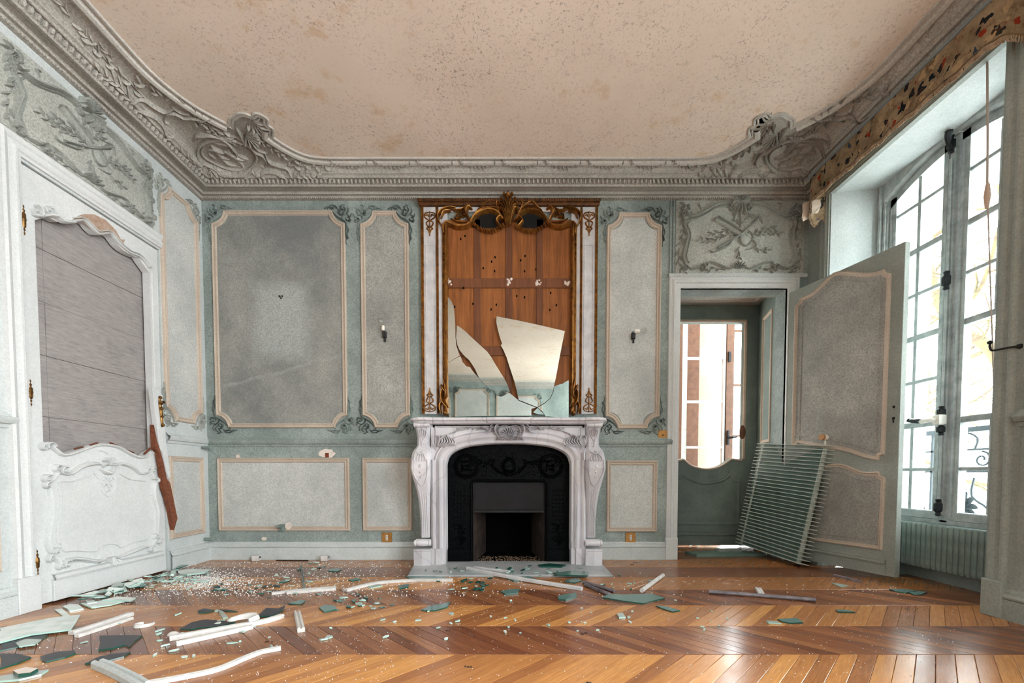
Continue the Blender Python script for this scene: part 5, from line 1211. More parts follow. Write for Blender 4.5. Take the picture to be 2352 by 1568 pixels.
for i in range(420):
    x, y = r3.uniform(a_ + .02, b_ - .02), r3.uniform(YI - .05, YI + .2); s_ = r3.uniform(.002, .007); h_ = r3.uniform(.002, .006)
    m.grid([[(x + s_ * math.cos(t + i), y + s_ * math.sin(t + i), z) for t in (0, 2.1, 4.2)] for z in (.007, .007 + h_)], closed=True, caps=True)
stuff(tag(m.build('ash_debris', simple('ash_and_chips', (150, 128, 104), 0.9, 0, (60, 44, 34), 60), recalc=False), 'loose ash and plaster chips lying on the firebox floor', 'debris'))

# ================================================================ TRUMEAU AND ITS BROKEN MIRROR
tm = empty('gilded_trumeau', (0, D - .03, 1.05)); tag(tm, 'tall gilt and white overmantel frame with its mirror smashed out', 'mirror frame')
QB = lambda u, v, d=.03: HB(u, v, D - d)
def X(u, v=700, d=.03): return QB(u, v, d)[0]
def Z(v, d=.03): return QB(1166, v, d)[1]
zb, ztp = Z(950), Z(472)
ox0, ox1 = X(967), X(1373); ix0, ix1 = X(1028), X(1312)
m = MB(); m.pbox(PB, ox0, ix0 + .0, zb, ztp, .0, .022); m.pbox(PB, ix1, ox1, zb, ztp, .0, .022)
zi = Z(522); m.pbox(PB, ix0, ix1, Z(484), ztp, 0, .022)
m.build('white_ground', M['frame_white'], tm)
# pine backing boards with battens
bxs = [1028, 1098, 1170, 1240, 1312]; planks = []
zmid = Z(648); zlow = Z(804)
for i in range(4):
    xa, xb = X(bxs[i], 800, .0), X(bxs[i + 1], 800, .0)
    m = MB(); m.pbox(PB, xa + .002, xb - .002, zb, Z(500), .002, .006, .001); planks.append((xb, m.build('backing_plank', M['pine'], tm)))
for i in range(3):
    xc_ = X(bxs[i + 1], 800, 0) - .004; m = MB(); m.pbox(PB, xc_ - .024, xc_ + .024, zb, Z(500), .007, .014, .002); m.build('batten', M['pine_batten'], tm)
mid_ = None
for z_ in (zlow, zmid): m = MB(); m.pbox(PB, ix0, ix1, z_ - .034, z_ + .034, .0145, .018, .002); mid_ = m.build('batten', M['pine_batten'], tm)
r4 = random.Random(11)
for u, v in ((1068, 541), (1058, 548), (1137, 590), (1129, 600), (1206, 587), (1196, 597), (1110, 615), (1231, 618), (1065, 662), (1044, 704), (1086, 697), (1140, 699), (1128, 710), (1187, 679), (1263, 711), (1278, 700), (1205, 682), (1173, 562), (1205, 622), (1136, 622), (1265, 672)):
    m = MB(); a, b = QB(u, v, .01); m.dome(PB, a, b, .006, .0008, rb=.010, n=8, rings=1, base=.0062 if abs(b - zmid) > .04 else .018); m.build('wood_knot', M['soot'], [p_ for xq_, p_ in planks if a < xq_][0], recalc=False)
for u in (1033, 1169, 1237, 1302):
    m = MB(); a, b = QB(u, 648, .013)
    for k_ in range(9): m.dome(PB, a + r4.uniform(-.018, .018), b + r4.uniform(-.022, .022), r4.uniform(.006, .012), .004, n=5, rings=1, base=.018)
    o = m.build('putty_pad', M['plaster'], mid_, recalc=False); o['label'] = 'torn pad of white putty'
# gilt mouldings
GP = [(0, .0), (.001, .030), (.006, .036), (.013, .036), (.018, .028), (.020, .022)]
for xa, w_ in ((ox0, .022), (X(1002), .018), (X(1332), .018), (ox1 - .022, .022)):
    m = MB(); m.grid([[PB(xa + w_ * t, z, h) for t, h in ((0, 0), (.05, .032), (.3, .038), (.55, .030), (.75, .034), (1, .022))] for z in (zb, ztp)]); m.build('gilt_edge', M['gold'], tm, recalc=False)
for xa in (X(977), X(1341)): m = MB(); m.sweep(PB, [(xa, Z(915)), (xa + .072, Z(915)), (xa + .072, Z(560)), (xa, Z(560))], [(0, .022), (.002, .026), (.007, .026), (.010, .0225)], closed=True); m.build('pilaster_panel', M['frame_white'], tm, recalc=False)
for s_ in (-1, 1):             # inner frame, rounded roll
    xa = ix0 - .040 if s_ < 0 else ix1 + .040
    m = MB(); m.grid([[PB(xa - s_ * .046 * t, z, h) for t, h in ((0, .020), (.06, .034), (.22, .040), (.30, .030), (.42, .030), (.55, .052), (.75, .056), (.90, .044), (1.0, .012))] for z in (zb, Z(520))]); m.build('inner_gilt_frame', M['gold'], tm, recalc=False)
Z6 = lambda *p: [QB(930 + a / 2.85, 430 + b / 2.85, .04) for a, b in p]
cxm = X(1170)
m = MB()
for s_ in (-1, 1):
    S = lambda *p: [((x - cxm) * s_ + cxm, z) for x, z in Z6(*p)]
    m.stroke(PB, S((255, 300), (250, 250), (270, 225), (300, 235), (340, 250), (400, 245), (430, 225)), .036, .050, 'none'); m.stroke(PB, S((430, 235), (450, 190), (500, 155), (560, 145), (610, 165), (640, 210)), .034, .056, 'none')
    m.stroke(PB, S((440, 215), (465, 165), (520, 135), (580, 130), (625, 150)), .014, .05, 'none')
m.build('inner_gilt_frame', M['gold'], tm, recalc=False, smooth=True)
m = MB()
for s_ in (-1, 1):
    S = lambda *p: [((x - cxm) * s_ + cxm, z) for x, z in Z6(*p)]
    m.face([PB(a, b, .014) for a, b in S((440, 235), (455, 195), (500, 165), (560, 155), (610, 175), (635, 215), (635, 252), (440, 252))])
    m.build('dark_recess', M['dark_gap'], tm, recalc=False); m = MB()
m = MB(); xt0, xt1 = X(961), X(1377); ys_ = [(Z(474), .022), (Z(473), .040), (Z(470), .046), (Z(467), .046), (Z(466), .056), (Z(463), .060), (Z(461), .060), (Z(459), .050), (Z(458), .0)]
m.grid([[PB(xt0 - h * .3, 0, 0) and PB(xt0 + (.06 - h) * .4, z, h) for z, h in ys_], [PB(xt1 - (.06 - h) * .4, z, h) for z, h in ys_]]); m.face([PB(xt0 + (.06 - h) * .4, z, h) for z, h in ys_]); m.face([PB(xt1 - (.06 - h) * .4, z, h) for z, h in ys_])
for i in range(74): m.dome(PB, xt0 + .012 + i * (xt1 - xt0 - .024) / 73, Z(464), .0062, .012, n=5, rings=1, base=.056)
m.build('crown_cornice', M['gold_dark'], tm, recalc=False)
m = MB()                        # crest palmette, acanthus, garland
c_ = Z6((675, 200))[0]
for i in range(9):
    a = math.radians(90 + (i - 4) * 17); L_ = .19 - abs(i - 4) * .018
    tipx, tipz = c_[0] + L_ * .8 * math.sin((i - 4) * .21), c_[1] - .01 + L_ * math.cos((i - 4) * .24)
    m.stroke(PB, [(c_[0] + (i - 4) * .004, c_[1] - .05), (c_[0] + (i - 4) * .010, c_[1] + L_ * .4), (tipx, tipz)], .020, .085, 'soft'); m.dome(PB, tipx, tipz, .012, .03, n=6, rings=2, base=.05)
m.dome(PB, c_[0], Z(456), .020, .05, n=8, rings=3, base=.05)
m.build('crest_palmette', M['gold'], tm, recalc=False, smooth=True)
for s_ in (-1, 1):
    m = MB(); S = lambda *p: [((x - cxm) * s_ + cxm, z) for x, z in Z6(*p)]
    for pts, w_ in ((((640, 200), (600, 120), (610, 85), (580, 90)), .026), (((640, 260), (600, 220), (625, 190), (655, 215)), .026), (((600, 130), (540, 95), (500, 130), (470, 150)), .018), (((430, 220), (400, 160), (415, 125), (440, 140)), .030),
                    (((425, 200), (390, 150), (395, 120)), .018), (((240, 250), (215, 190), (240, 150), (290, 130), (330, 130)), .022), (((235, 200), (255, 160), (300, 150)), .016), (((300, 140), (360, 150), (400, 120)), .012)):
        m.stroke(PB, S(*pts), w_, .040, 'soft', base=.018)
    leafy(m, PB, S((320, 190), (345, 175), (390, 160)), .028, .010, 8, .036, seed=2); m.stroke(PB, S((295, 185), (340, 215), (410, 215)), .010, .034, 'both')
    for i in range(12):       # swag
        t = i / 11; p0, p1, p2 = S((440, 225), (540, 330), (640, 245)); x = (1 - t) ** 2 * p0[0] + 2 * t * (1 - t) * p1[0] + t * t * p2[0]; z = (1 - t) ** 2 * p0[1] + 2 * t * (1 - t) * p1[1] + t * t * p2[1]
        m.dome(PB, x, z, .013, .03, n=6, rings=2, base=.03, rb=.010, rot=i); m.dome(PB, x + .008, z - .010, .009, .026, n=5, rings=2, base=.03)
    m.build('gilt_garland', M['gold'], tm, recalc=False, smooth=True); m = MB()
    for vv in (240, 300, 360, 420, 460): a_ = S((1108 - 0, vv))[0]; m.stroke(PB, [(a_[0] + .0, a_[1]), (a_[0] + s_ * .014, a_[1] - .02), (a_[0] + s_ * .002, a_[1] - .045)], .014, .05, 'both')
    m.build('gilt_leaves', M['gold'], tm, recalc=False, smooth=True)['kind'] = 'stuff'; m = MB()
    for pts in (((1085, 1480), (1095, 1440), (1125, 1400), (1130, 1340), (1105, 1300)), ((1130, 1480), (1140, 1430), (1120, 1390)), ((1110, 1380), (1100, 1340), (1115, 1250)), ((1095, 1350), (1125, 1310), (1130, 1290)), ((1080, 1440), (1095, 1400), (1085, 1370))):
        m.stroke(PB, S(*pts), .022, .050, 'soft', base=.02)
    m.build('gilt_acanthus', M['gold'], tm, recalc=False, smooth=True); m = MB(); a_ = S((1103, 1478))[0]; m.dome(PB, *a_, .020, .05, n=10, rings=3, base=.025); m.dome(PB, *a_, .010, .012, n=8, rings=2, base=.075)
    m.build('gilt_rosette', M['gold'], tm, recalc=False, smooth=True)
for s_ in (-1, 1):              # hanging arabesques on the pilasters
    for base_, up_ in ((150, 1), (1470, -1)):
        m = MB(); S = lambda *p: [((x - cxm) * -s_ + cxm, z) for x, z in Z6(*p)]
        f_ = lambda y_: base_ + up_ * y_
        for sg in (-1, 1):
            c3 = 160
            for pts in (((c3 + sg * 4, f_(5)), (c3 + sg * 30, f_(12)), (c3 + sg * 34, f_(35)), (c3 + sg * 14, f_(52)), (c3, f_(60))), ((c3 + sg * 28, f_(28)), (c3 + sg * 14, f_(20)), (c3 + sg * 8, f_(34))),
                        ((c3, f_(60)), (c3 + sg * 22, f_(72)), (c3 + sg * 14, f_(95)), (c3, f_(100))), ((c3, f_(100)), (c3 + sg * 20, f_(112)), (c3 + sg * 8, f_(122)), (c3, f_(150)))):
                m.stroke(PB, S(*pts), .010, .012, 'soft', base=.022)
        m.stroke(PB, S((160, f_(0)), (160, f_(80)), (160, f_(160))), .008, .012, 'none', base=.022); m.stroke(PB, S((148, f_(128)), (160, f_(124)), (172, f_(128))), .010, .012, 'both', base=.022)
        m.build('gilt_arabesque', M['gold'], tm, recalc=False, smooth=True)
# mirror fragments: each stands on the frame foot or leans on the planks
def Zm(pts, dep): return [HB(1000 + a / 4.355, 600 + b / 4.355, D - dep) for a, b in pts]
def fragment(pts, dep, label, tx=0.0, tz=0.0, bend=0.0):
    q_ = Zm(pts, dep); xs = [p[0] for p in q_]; zs = [p[1] for p in q_]; cx_, cz_ = sum(xs) / len(xs), min(zs)
    Pm = lambda a, b, h=0.0: (a - h * 0, D - dep - h + (a - cx_) * tx + (b - cz_) * tz, b)
    m = MB(); m.prism(Pm, q_, 0, .0045)
    o = m.build('mirror_shard', M['mirror'], origin=(cx_, D - dep, cz_)); o.data.materials.append(M['edge'])
    for p in o.data.polygons:
        if abs(p.normal.y) < .7: p.material_index = 1
    tag(o, label, 'mirror shard'); return o
fragment([(126, 355), (160, 400), (185, 455), (195, 560), (200, 650), (202, 760), (212, 850), (245, 945), (180, 980), (140, 1010), (130, 1012)], .024, 'narrow upright mirror strip clinging to the gilt edge above the hairline crack', 0, .0)
fragment([(130, 1014), (142, 1012), (182, 983), (250, 950), (262, 975), (275, 1010), (310, 1050), (350, 1062), (375, 1100), (438, 1172), (500, 1242), (560, 1292), (620, 1342), (660, 1350), (735, 1312), (830, 1388), (925, 1425), (1005, 1462), (960, 1475), (960, 1560), (780, 1566), (560, 1566), (300, 1566), (134, 1566), (132, 1300)], .024, 'broad lower mirror shard filling the foot of the frame', .004, .0)
fragment([(215, 640), (232, 648), (300, 700), (350, 748), (400, 795), (460, 850), (520, 905), (560, 960), (600, 1030), (650, 1110), (700, 1190), (725, 1245), (745, 1305), (735, 1308), (690, 1335), (660, 1348), (620, 1340), (560, 1290), (500, 1240), (438, 1170), (415, 1120), (395, 1075), (360, 1020), (340, 990), (300, 955), (280, 935), (240, 885), (222, 840), (206, 765)], .034, 'leaf-shaped mirror shard leaning across the planks', -.006, .006)
fragment([(612, 548), (830, 590), (1060, 640), (1296, 695), (1270, 820), (1235, 1000), (1205, 1165), (1185, 1250), (1176, 1305), (1146, 1368), (1085, 1420), (1020, 1458), (940, 1428), (832, 1385), (815, 1300), (790, 1200), (750, 1080), (712, 960), (680, 885), (655, 842), (656, 834), (668, 826), (640, 740), (622, 670), (610, 610)], .042, 'largest mirror shard, a pale slanted sheet below the bare planks', .004, .012)
fragment([(1188, 1252), (1215, 1240), (1240, 1232), (1270, 1225), (1300, 1205), (1333, 1190), (1333, 1360), (1333, 1566), (1220, 1566), (1112, 1566), (1070, 1500), (1024, 1464), (1090, 1424), (1150, 1372), (1180, 1308)], .024, 'jagged mirror shard in the frame corner by the rosette', .0, .0)
fragment([(1020, 1468), (1060, 1502), (1092, 1534), (1030, 1530), (975, 1512)], .030, 'small triangular mirror splinter standing on the mantel', .02, .0)
# fallen pieces on the mantel
r5 = random.Random(21)
def shard_poly(n_, rx, ry, rr):
    a0_ = rr.uniform(0, 6.28); pts = []
    for i in range(n_):
        t = a0_ + 2 * PI * (i + rr.uniform(-.28, .28)) / n_; k = rr.uniform(.55, 1.1); pts.append((rx * k * math.cos(t), ry * k * math.sin(t)))
    return pts
def flat_shard(x, y, z, poly, mat, label=None, cat_='glass shard', group=None, th=.005, tilt=(0, 0), name='glass_shard', edge=True, rot=0.0):
    m = MB(); c, s = math.cos(rot), math.sin(rot)
    pl_ = [(a * c - b * s, a * s + b * c) for a, b in poly]
    mn = min(a * tilt[0] + b * tilt[1] for a, b in pl_)
    Pm = lambda a, b, h=0.0: (x + a, y + b, z + .0006 + h + a * tilt[0] + b * tilt[1] - mn)
    m.prism(Pm, pl_, 0, th)
    o = m.build(name, mat, origin=(x, y, z))
    if edge:
        o.data.materials.append(M['edge_pale'] if mat in (M['shard'], M['shard_pale']) else M['edge'])
        for p in o.data.polygons:
            if abs(p.normal.z) < .7: p.material_index = 1
    if label: tag(o, label, cat_, group)
    return o
for i in range(16):
    x = -.40 + i * .058 + r5.uniform(-.02, .02); y = 3.02 + r5.uniform(-.04, .06)
    flat_shard(x, y, zt_ + .006 * (i % 3 == 0), shard_poly(5, r5.uniform(.02, .05), r5.uniform(.012, .03), r5), M['edge'] if i % 2 else M['shard_dark'], 'dark green glass splinter lying along the mantel shelf below the mirror', group='glass splinters on the mantel shelf', tilt=(r5.uniform(-.2, .2), r5.uniform(-.2, .2)))
flat_shard(-.10, 3.06, zt_ + .014, [(-.30, -.02), (-.10, -.03), (.10, -.025), (.30, -.01), (.20, .02), (.0, .035), (-.2, .02)], M['shard_dark'], 'long dark mirror fragment lying back-side up on the mantel shelf', tilt=(.02, -.12), th=.005)

# ================================================================ WALL FITTINGS
def plate(u, v, w_, h_, lab, kind):
    a, b = HB(u, v); e = tag(MB().pbox(PB, a - w_ / 2, a + w_ / 2, b - h_ / 2, b + h_ / 2, .0, .007, .002).build(kind, M['brass_plate'], origin=(a, D, b)), lab, 'switch' if kind == 'wall_switch' else 'socket')
    m = MB()
    if kind == 'wall_socket':
        m.pbox(PB, a - .008, a + .008, b - .020, b + .020, .007, .011, .002); q_ = m.build('insert', M['white'], e)
        m = MB(); m.dome(PB, a, b + .010, .003, .001, n=6, rings=1, base=.011); m.dome(PB, a, b - .010, .003, .001, n=6, rings=1, base=.011); m.build('contact_hole', M['black_dot'], e, recalc=False)
    else: m.dome(PB, a, b, .006, .012, n=8, rings=2, base=.007); m.build('toggle', M['brass'], e, recalc=False)
    return e
plate(889, 1234, .076, .078, 'square brass socket plate low on the wall between the wide panel and the fireplace', 'wall_socket')
plate(1448, 1234, .076, .078, 'square brass socket plate low on the wall between fireplace and doorway', 'wall_socket')
plate(1522, 999, .072, .074, 'brass switch plate beside the doorway casing', 'wall_switch')
def sconce(u, v, ub, vb, lab, back):
    a, b = HB(u, v, D - .02); c_, d_ = HB(ub, vb, D - .05); e = empty('wall_light', (a, D - .004, b)); tag(e, lab, 'light bulb')
    m = MB(); m.pbox(PB, a - .014, a + .014, b - .022, b + .022, .004, .030, .005); m.pbox(PB, a - .004, a + .008, b - .05, b - .02, .006, .02, .003); m.build('terminal_block', M['black_dot'], e)
    for k_ in (-1, 1): m = MB(); m.tube([(a + k_ * .003, D - .02, b + .02), (a + k_ * .008, D - .03, (b + d_) / 2 + .01), (c_, D - .045, d_ - .01)], .0022, 5, 4); m.build('wire', M['blue_wire'], e, smooth=True)
    dx = 1 if not back else 0
    if back: m = MB(); m.lathe([(.002, -.0), (.012, .002), (.013, .02), (.011, .036), (.003, .038)], (c_ + .004, D - .034, d_ - .03), 'z', 10); m.build('lamp_holder', M['porcelain'], e, smooth=True); m = MB(); m.lathe([(.010, 0), (.016, .012), (.022, .028), (.021, .042), (.012, .054), (.001, .057)], (c_ - .006, D - .05, d_ + .002), 'z', 12)
    else: m = MB(); m.lathe([(.002, 0), (.013, .002), (.014, .02), (.012, .038), (.009, .040)], (c_ - .05, D - .05, d_ - .01), 'x', 10); m.build('lamp_holder', M['porcelain'], e, smooth=True); m = MB(); m.lathe([(.010, 0), (.014, .010), (.022, .024), (.024, .038), (.016, .050), (.001, .056)], (c_ - .012, D - .05, d_ - .008), 'x', 12)
    m.build('bulb', M['bulb'], e, smooth=True)
sconce(883, 768, 877, 748, 'bare bulb on blue wires sticking out of the narrow panel between ghost-marked panel and fireplace', True)
sconce(1455, 771, 1473, 757, 'bare clear bulb on blue wires in the panel between fireplace and doorway', False)
def patch(u, v, r, mat, name, lab, cat_, h=.003, sd=1, ry=None, brick=None):
    a, b = HB(u, v); rr = random.Random(sd); pts = [(a + r * rr.uniform(.8, 1.1) * math.cos(t), b + (ry or r) * rr.uniform(.8, 1.1) * math.sin(t)) for t in [2 * PI * i / 14 for i in range(14)]]
    hh = .012 if v > 1240 else 0
    e = MB().prism(PB, pts, .0, h).build(name, mat, origin=(a, D, b)); tag(e, lab, cat_)
    if brick: q_ = MB().pbox(PB, a - .012 + brick[0], a + .016 + brick[0], b - .022 + brick[1], b + .012 + brick[1], h, h + .001); q_.build('exposed_brick', M['brick'], e)
    return e
patch(751, 1041, .062, M['plaster'], 'plaster_patch', 'round hole in the plaster showing orange brick below the chair rail', 'plaster patch', .004, 2, .036, (.0, -.008))
patch(548, 1048, .014, M['plaster'], 'plaster_patch', 'small plugged plaster hole at the top corner of the wide low panel', 'plaster patch', .012, 3)
patch(664, 1207, .026, M['plaster'], 'plaster_patch', 'plaster patch around the cut bracket on the low panel moulding', 'plaster patch', .016, 4)
patch(607, 1237, .020, M['plaster'], 'plaster_patch', 'white plaster scar below the wide low panel', 'plaster patch', .005, 5, .014)
patch(752, 1232, .010, M['stile'], 'wall_plug', 'round painted wall plug just above the skirting', 'wall plug', .010, 6)
a, b = HB(646, 682); m = MB(); m.dome(PB, a - .010, b + .004, .008, .010, n=6, rings=2, base=.004); m.dome(PB, a + .010, b + .004, .007, .010, n=6, rings=2, base=.004); m.dome(PB, a, b - .010, .007, .008, n=6, rings=2, base=.004); tag(m.build('picture_hook', M['black_iron'], origin=(a, D, b), recalc=False), 'small black picture hook within the pale ghost of a missing picture', 'hook')
m = MB(); a, b = HB(652, 1208); m.pbox(PB, a - .030, a + .012, b - .004, b + .014, .0, .06, .003); m.pbox(PB, a - .012, a + .004, b - .04, b + .016, .0, .045, .003); m.pbox(PB, a + .006, a + .018, b - .03, b, .0, .055, .003); tag(m.build('pipe_bracket', M['iron_paint'], origin=(a, D, b)), 'cut painted radiator bracket sticking out of the low panel', 'bracket')
for (u, v, lab) in ((478, 1029, 'capped painted pipe stub in the room corner just under the chair rail'), (482, 1235, 'capped painted pipe stub in the room corner just above the skirting')):
    a, b = HB(u, v); z_ = b; m = MB(); m.lathe([(.002, 0), (.012, .001), (.012, .05), (.016, .052), (.016, .066), (.010, .068), (.002, .069)], (XL + .003, D - .06, z_), 'x', 10); tag(m.build('pipe_stub', M['iron_paint'], origin=(XL, D - .06, z_), smooth=True, recalc=False), lab, 'pipe')
for (u, lab) in ((595, 'small white junction block standing on the floor below the wide panel'), (751, 'small grey and white junction block against the skirting nearer the fireplace')):
    x, y = HF(u, 1286); y = min(y, D - .06); e = MB().box(x - .026, x + .022, y - .02, y + .022, .001, .042, .003).build('junction_block', M['white'], origin=(x, y, 0)); tag(e, lab, 'block')
    m = MB(); m.box(x - .032, x - .026, y - .015, y + .015, .004, .018); m.box(x + .022, x + .026, y - .012, y + .012, .02, .036); m.build('clip', M['steel'], e)

# ================================================================ RIGHT WALL: pier, lambrequin, cord
rail(PR, -2.9, 1.84, zr, DADO, wall_right, 'dado_rail', M['door_grey'])
m = MB(); m.grid([[PR(a, b, h) for b, h in SKIRT] for a in (YR, 1.885)]); struct(m.build('baseboard_right', M['door_grey'], recalc=False), 'moulded skirting of the window pier')
m = MB(); m.sweep(PR, [(1.935, .16), (1.935, 2.56), (2.965, 2.56), (2.965, .16)], [(-.0, -.02), (.0, .012), (.012, .014), (.016, .022), (.030, .022), (.034, .012), (.052, .010), (.056, .018), (.068, .020), (.074, .008), (.076, 0)])
m.pbox(PR, 1.855, 1.938, 0, .165, -.01, .03, .003); m.pbox(PR, 2.962, 3.04, 0, .165, -.01, .03, .003); m.build('window_casing', M['door_grey'], wall_right, recalc=False)
for a0, a1 in ((1.12, 1.755), (.30, 1.03), (-1.30, -.90)):
    panel(PR, a0, a1, 1.0, 2.50, .08, wall_right, M['panel']); panel(PR, a0, a1, .208, .765, 0, wall_right, M['panel'])
    for B, sb in ((1.0, -1), (2.5, 1)): corner_orn(PR, a1, B, .8, sb, wall_right, M['rocaille'])
m = MB(); m.box(XR - .004, XR, 1.83, 1.834, .17, 2.6); a_ = hit(2287, 1335, 0, XR); m.dome(PR, a_[1], a_[2], .010, .014, n=8, rings=2, base=.012); m.build('pull_button', M['door_grey'], wall_right, recalc=False)
a_ = hit(2338, 795, 0, XR - .01); b_ = hit(2300, 790, 0, XR - .06)
e = empty('curtain_hook', (XR, a_[1], a_[2])); tag(e, 'black iron curtain tieback hook on the window pier', 'hook')
m = MB(); m.dome(PR, a_[1], a_[2], .012, .016, n=10, rings=2); m.build('rosette', M['black_iron'], e, recalc=False)
m = MB(); m.tube([(XR - .012, a_[1], a_[2]), (XR - .04, a_[1] + .02, a_[2] - .002), (XR - .055, a_[1] + .055, a_[2] - .002), (XR - .058, a_[1] + .064, a_[2] + .012), (XR - .058, a_[1] + .065, a_[2] + .03)], .0045, 8, 4); ha_ = m.build('hook_arm', M['black_iron'], e, smooth=True)
m = MB(); m.lathe([(.001, -.010), (.009, -.004), (.010, .004), (.001, .010)], (XR - .058, a_[1] + .065, a_[2] + .036), n=8); m.build('knob', M['black_iron'], ha_, smooth=True, recalc=False)

vl = empty('fabric_lambrequin', (2.05, 2.4, 2.6)); tag(vl, 'faded floral lambrequin with a frayed braid hem over the window', 'lambrequin')
XV = 2.062
path = [(XR - .004, 2.985), (2.16, 2.985), (2.09, 2.978), (2.066, 2.955), (XV, 2.90)] + [(XV, 2.90 - i * .0545) for i in range(1, 19)] + [(XV, 1.895), (2.068, 1.862), (2.10, 1.845), (XR - .004, 1.842)]
rv = random.Random(4)
tot = [0]
for p0_, p1_ in zip(path, path[1:]): tot.append(tot[-1] + math.hypot(p1_[0] - p0_[0], p1_[1] - p0_[1]))
rows = []; fr = []
pp_ = cat(path, 4); n_ = len(pp_)
for i, (x, y) in enumerate(pp_):
    t = i / (n_ - 1); wv_ = .004 * math.sin(t * 60) + .003 * math.sin(t * 137)
    zt0 = 2.655; drop = .155 + .022 * (2.9 - y) + .010 * abs(math.sin(t * 22)) ** .6 + .004 * math.sin(t * 90)
    if y > 2.93: drop = .27 + .03 * math.sin(x * 60)
    rows.append([(x - wv_ * k_ + (.012 * k_ if y < 2.93 else 0) * 0, y, zt0 - drop * k_) for k_ in (0, .25, .5, .75, 1)]); fr.append((x, y, zt0 - drop))
m = MB(); m.grid(rows); m.grid([[(x + .004, y - .001, z) for x, y, z in r] for r in rows]); m.build('fabric', M['floral'], vl, recalc=False, smooth=True)
m = MB()
for i in range(0, n_ - 1):
    a, b = fr[i], fr[i + 1]
    for k_ in range(3):
        t = (k_ + .5) / 3; x, y, z = (a[0] + (b[0] - a[0]) * t, a[1] + (b[1] - a[1]) * t, a[2] + (b[2] - a[2]) * t)
        m.tube([(x - .004, y, z + .010), (x - .006 + rv.uniform(-.003, .003), y + rv.uniform(-.003, .003), z - .004), (x - .003, y + rv.uniform(-.004, .004), z - .013)], .0032, 4)
o = m.build('braid_fringe', simple('beige_braid', (176, 156, 130), 0.95, 0, (120, 96, 74), 40), vl, recalc=False); stuff(o)
m = MB(); m.tube([(x - .003, y, 2.655 - (2.655 - z) * .90 + 0) for x, y, z in fr], .003, 5); m.build('braid', simple('brown_braid', (120, 98, 76), 0.95), vl, recalc=False)
a_ = [hit(u, v, 1, 2.992) for u, v in ((1842, 468), (1879, 462), (1877, 490), (1866, 494), (1842, 511), (1839, 488))]
m = MB(); pl_ = cat([(p[0], p[2]) for p in a_], 2, True); m.prism(lambda a, b, h=0.0: (a, 2.978 - h + .006 * math.sin(a * 90 + b * 40), b), pl_, 0, .0015); o = m.build('torn_lining', M['lining'], vl, recalc=False); o['label'] = 'torn cream lining hanging at the corner'
m = MB(); m.box(2.070, XR - .004, 1.86, 2.965, 2.62, 2.645, .003); m.build('pelmet_board', M['door_grey'], vl)
m = MB(); m.tube([(XV - .004, y, 2.662) for y in (1.85, 2.4, 2.97)], .006, 6); m.build('rail_edge', simple('blue_grey_lath', (128, 142, 146), 0.6), vl)

e = empty('blind_cord', (2.24, 2.0, 2.5)); tag(e, 'long blind cord with a turned wooden toggle hanging before the window', 'cord')
xc = 2.24; pts = [hit(u, v, 0, xc) for u, v in ((2268, 118), (2269, 300), (2268, 440), (2273, 600), (2280, 800), (2286, 1000), (2287, 1095))]
m = MB(); m.tube(pts[:3], .0035, 6, 3); m.tube([(p[0] + .006, p[1] + .008, p[2]) for p in pts[:3]], .003, 6, 3); m.tube(pts[2:], .003, 6, 3); m.build('cord', M['cord'], e, smooth=True)
q_ = pts[2]; m = MB(); m.lathe([(.004, .06), (.008, .05), (.011, .02), (.013, 0), (.011, -.02), (.008, -.05), (.004, -.06)], (q_[0], q_[1], q_[2] - .02), n=10); m.build('toggle', simple('turned_beech', (196, 166, 146), 0.5), e, smooth=True)

# ================================================================ LOOSE PANEL RADIATOR
BR = Vector((2.035, 2.90, .015)); TR = Vector((2.165, 2.86, .868)); BL = Vector((1.904, 3.48, .10)); TL = Vector((2.045, 3.46, .895))
uz = ((TR - BR) + (TL - BL)) / 2; uw = ((BL - BR) + (TL - TR)) / 2; Hh, Ww = uz.length, uw.length; uz.normalize(); uw.normalize(); un = uw.cross(uz).normalized()
if un.x > 0: un = -un
uz = (uz - uw * uz.dot(uw)).normalized()
PRd = frame(BR, uw, uz, un)
pr = empty('finned_panel_radiator', tuple(BR)); tag(pr, 'detached sea green finned radiator leaning on the open door', 'radiator')
m = MB(); m.pbox(PRd, .02, Ww - .02, .01, Hh - .01, -.012, .012, .004); m.build('panel', M['rad_green'], pr)
m = MB(); m.tube([PRd(.03, .0, 0), PRd(.03, Hh, 0)], .016, 10); m.build('header_tube', M['rad_fin'], pr, smooth=True); m = MB(); m.tube([PRd(Ww - .05, .0, 0), PRd(Ww - .05, Hh, 0)], .016, 10); m.build('header_tube', M['rad_fin'], pr, smooth=True)
NF = 31; proto = None
for i in range(NF):
    b = .01 + i * (Hh - .02) / (NF - 1)
    if proto is None:
        m = MB(); m.grid([[PRd(a + q1, b + c, h) for q1, c in ((0, -.0014), (0, .0014))] for a, h in ((-.03, -.03), (-.03, .012), (.0, .046), (Ww - .04, .046), (Ww, .02), (Ww, -.03))], closed=False)
        pts = [(-.035, -.02), (-.035, .008), (.0, .048), (Ww - .03, .048), (Ww + .0, .03), (Ww, -.02)]
        m = MB(); m.grid([[PRd(a, b + c, h) for a, h in pts] for c in (-.0016, .0016)], closed=True, caps=True)
        proto = m.build('fin', M['rad_fin'], pr); o0 = proto.location.copy(); b0 = b
    else:
        o = proto.copy(); COL.objects.link(o); o.location = o0 + uz * (b - b0); o.parent = pr
m = MB(); tp = Vector(PRd(.03, Hh, 0)); m.tube([tp, tp + Vector((0, 0, .04))], .016, 10); m.tube([tp + Vector((-.035, -.01, .052)), tp + Vector((.03, .0, .048))], .020, 10); vb = m.build('valve_body', M['porcelain'], pr, smooth=True)
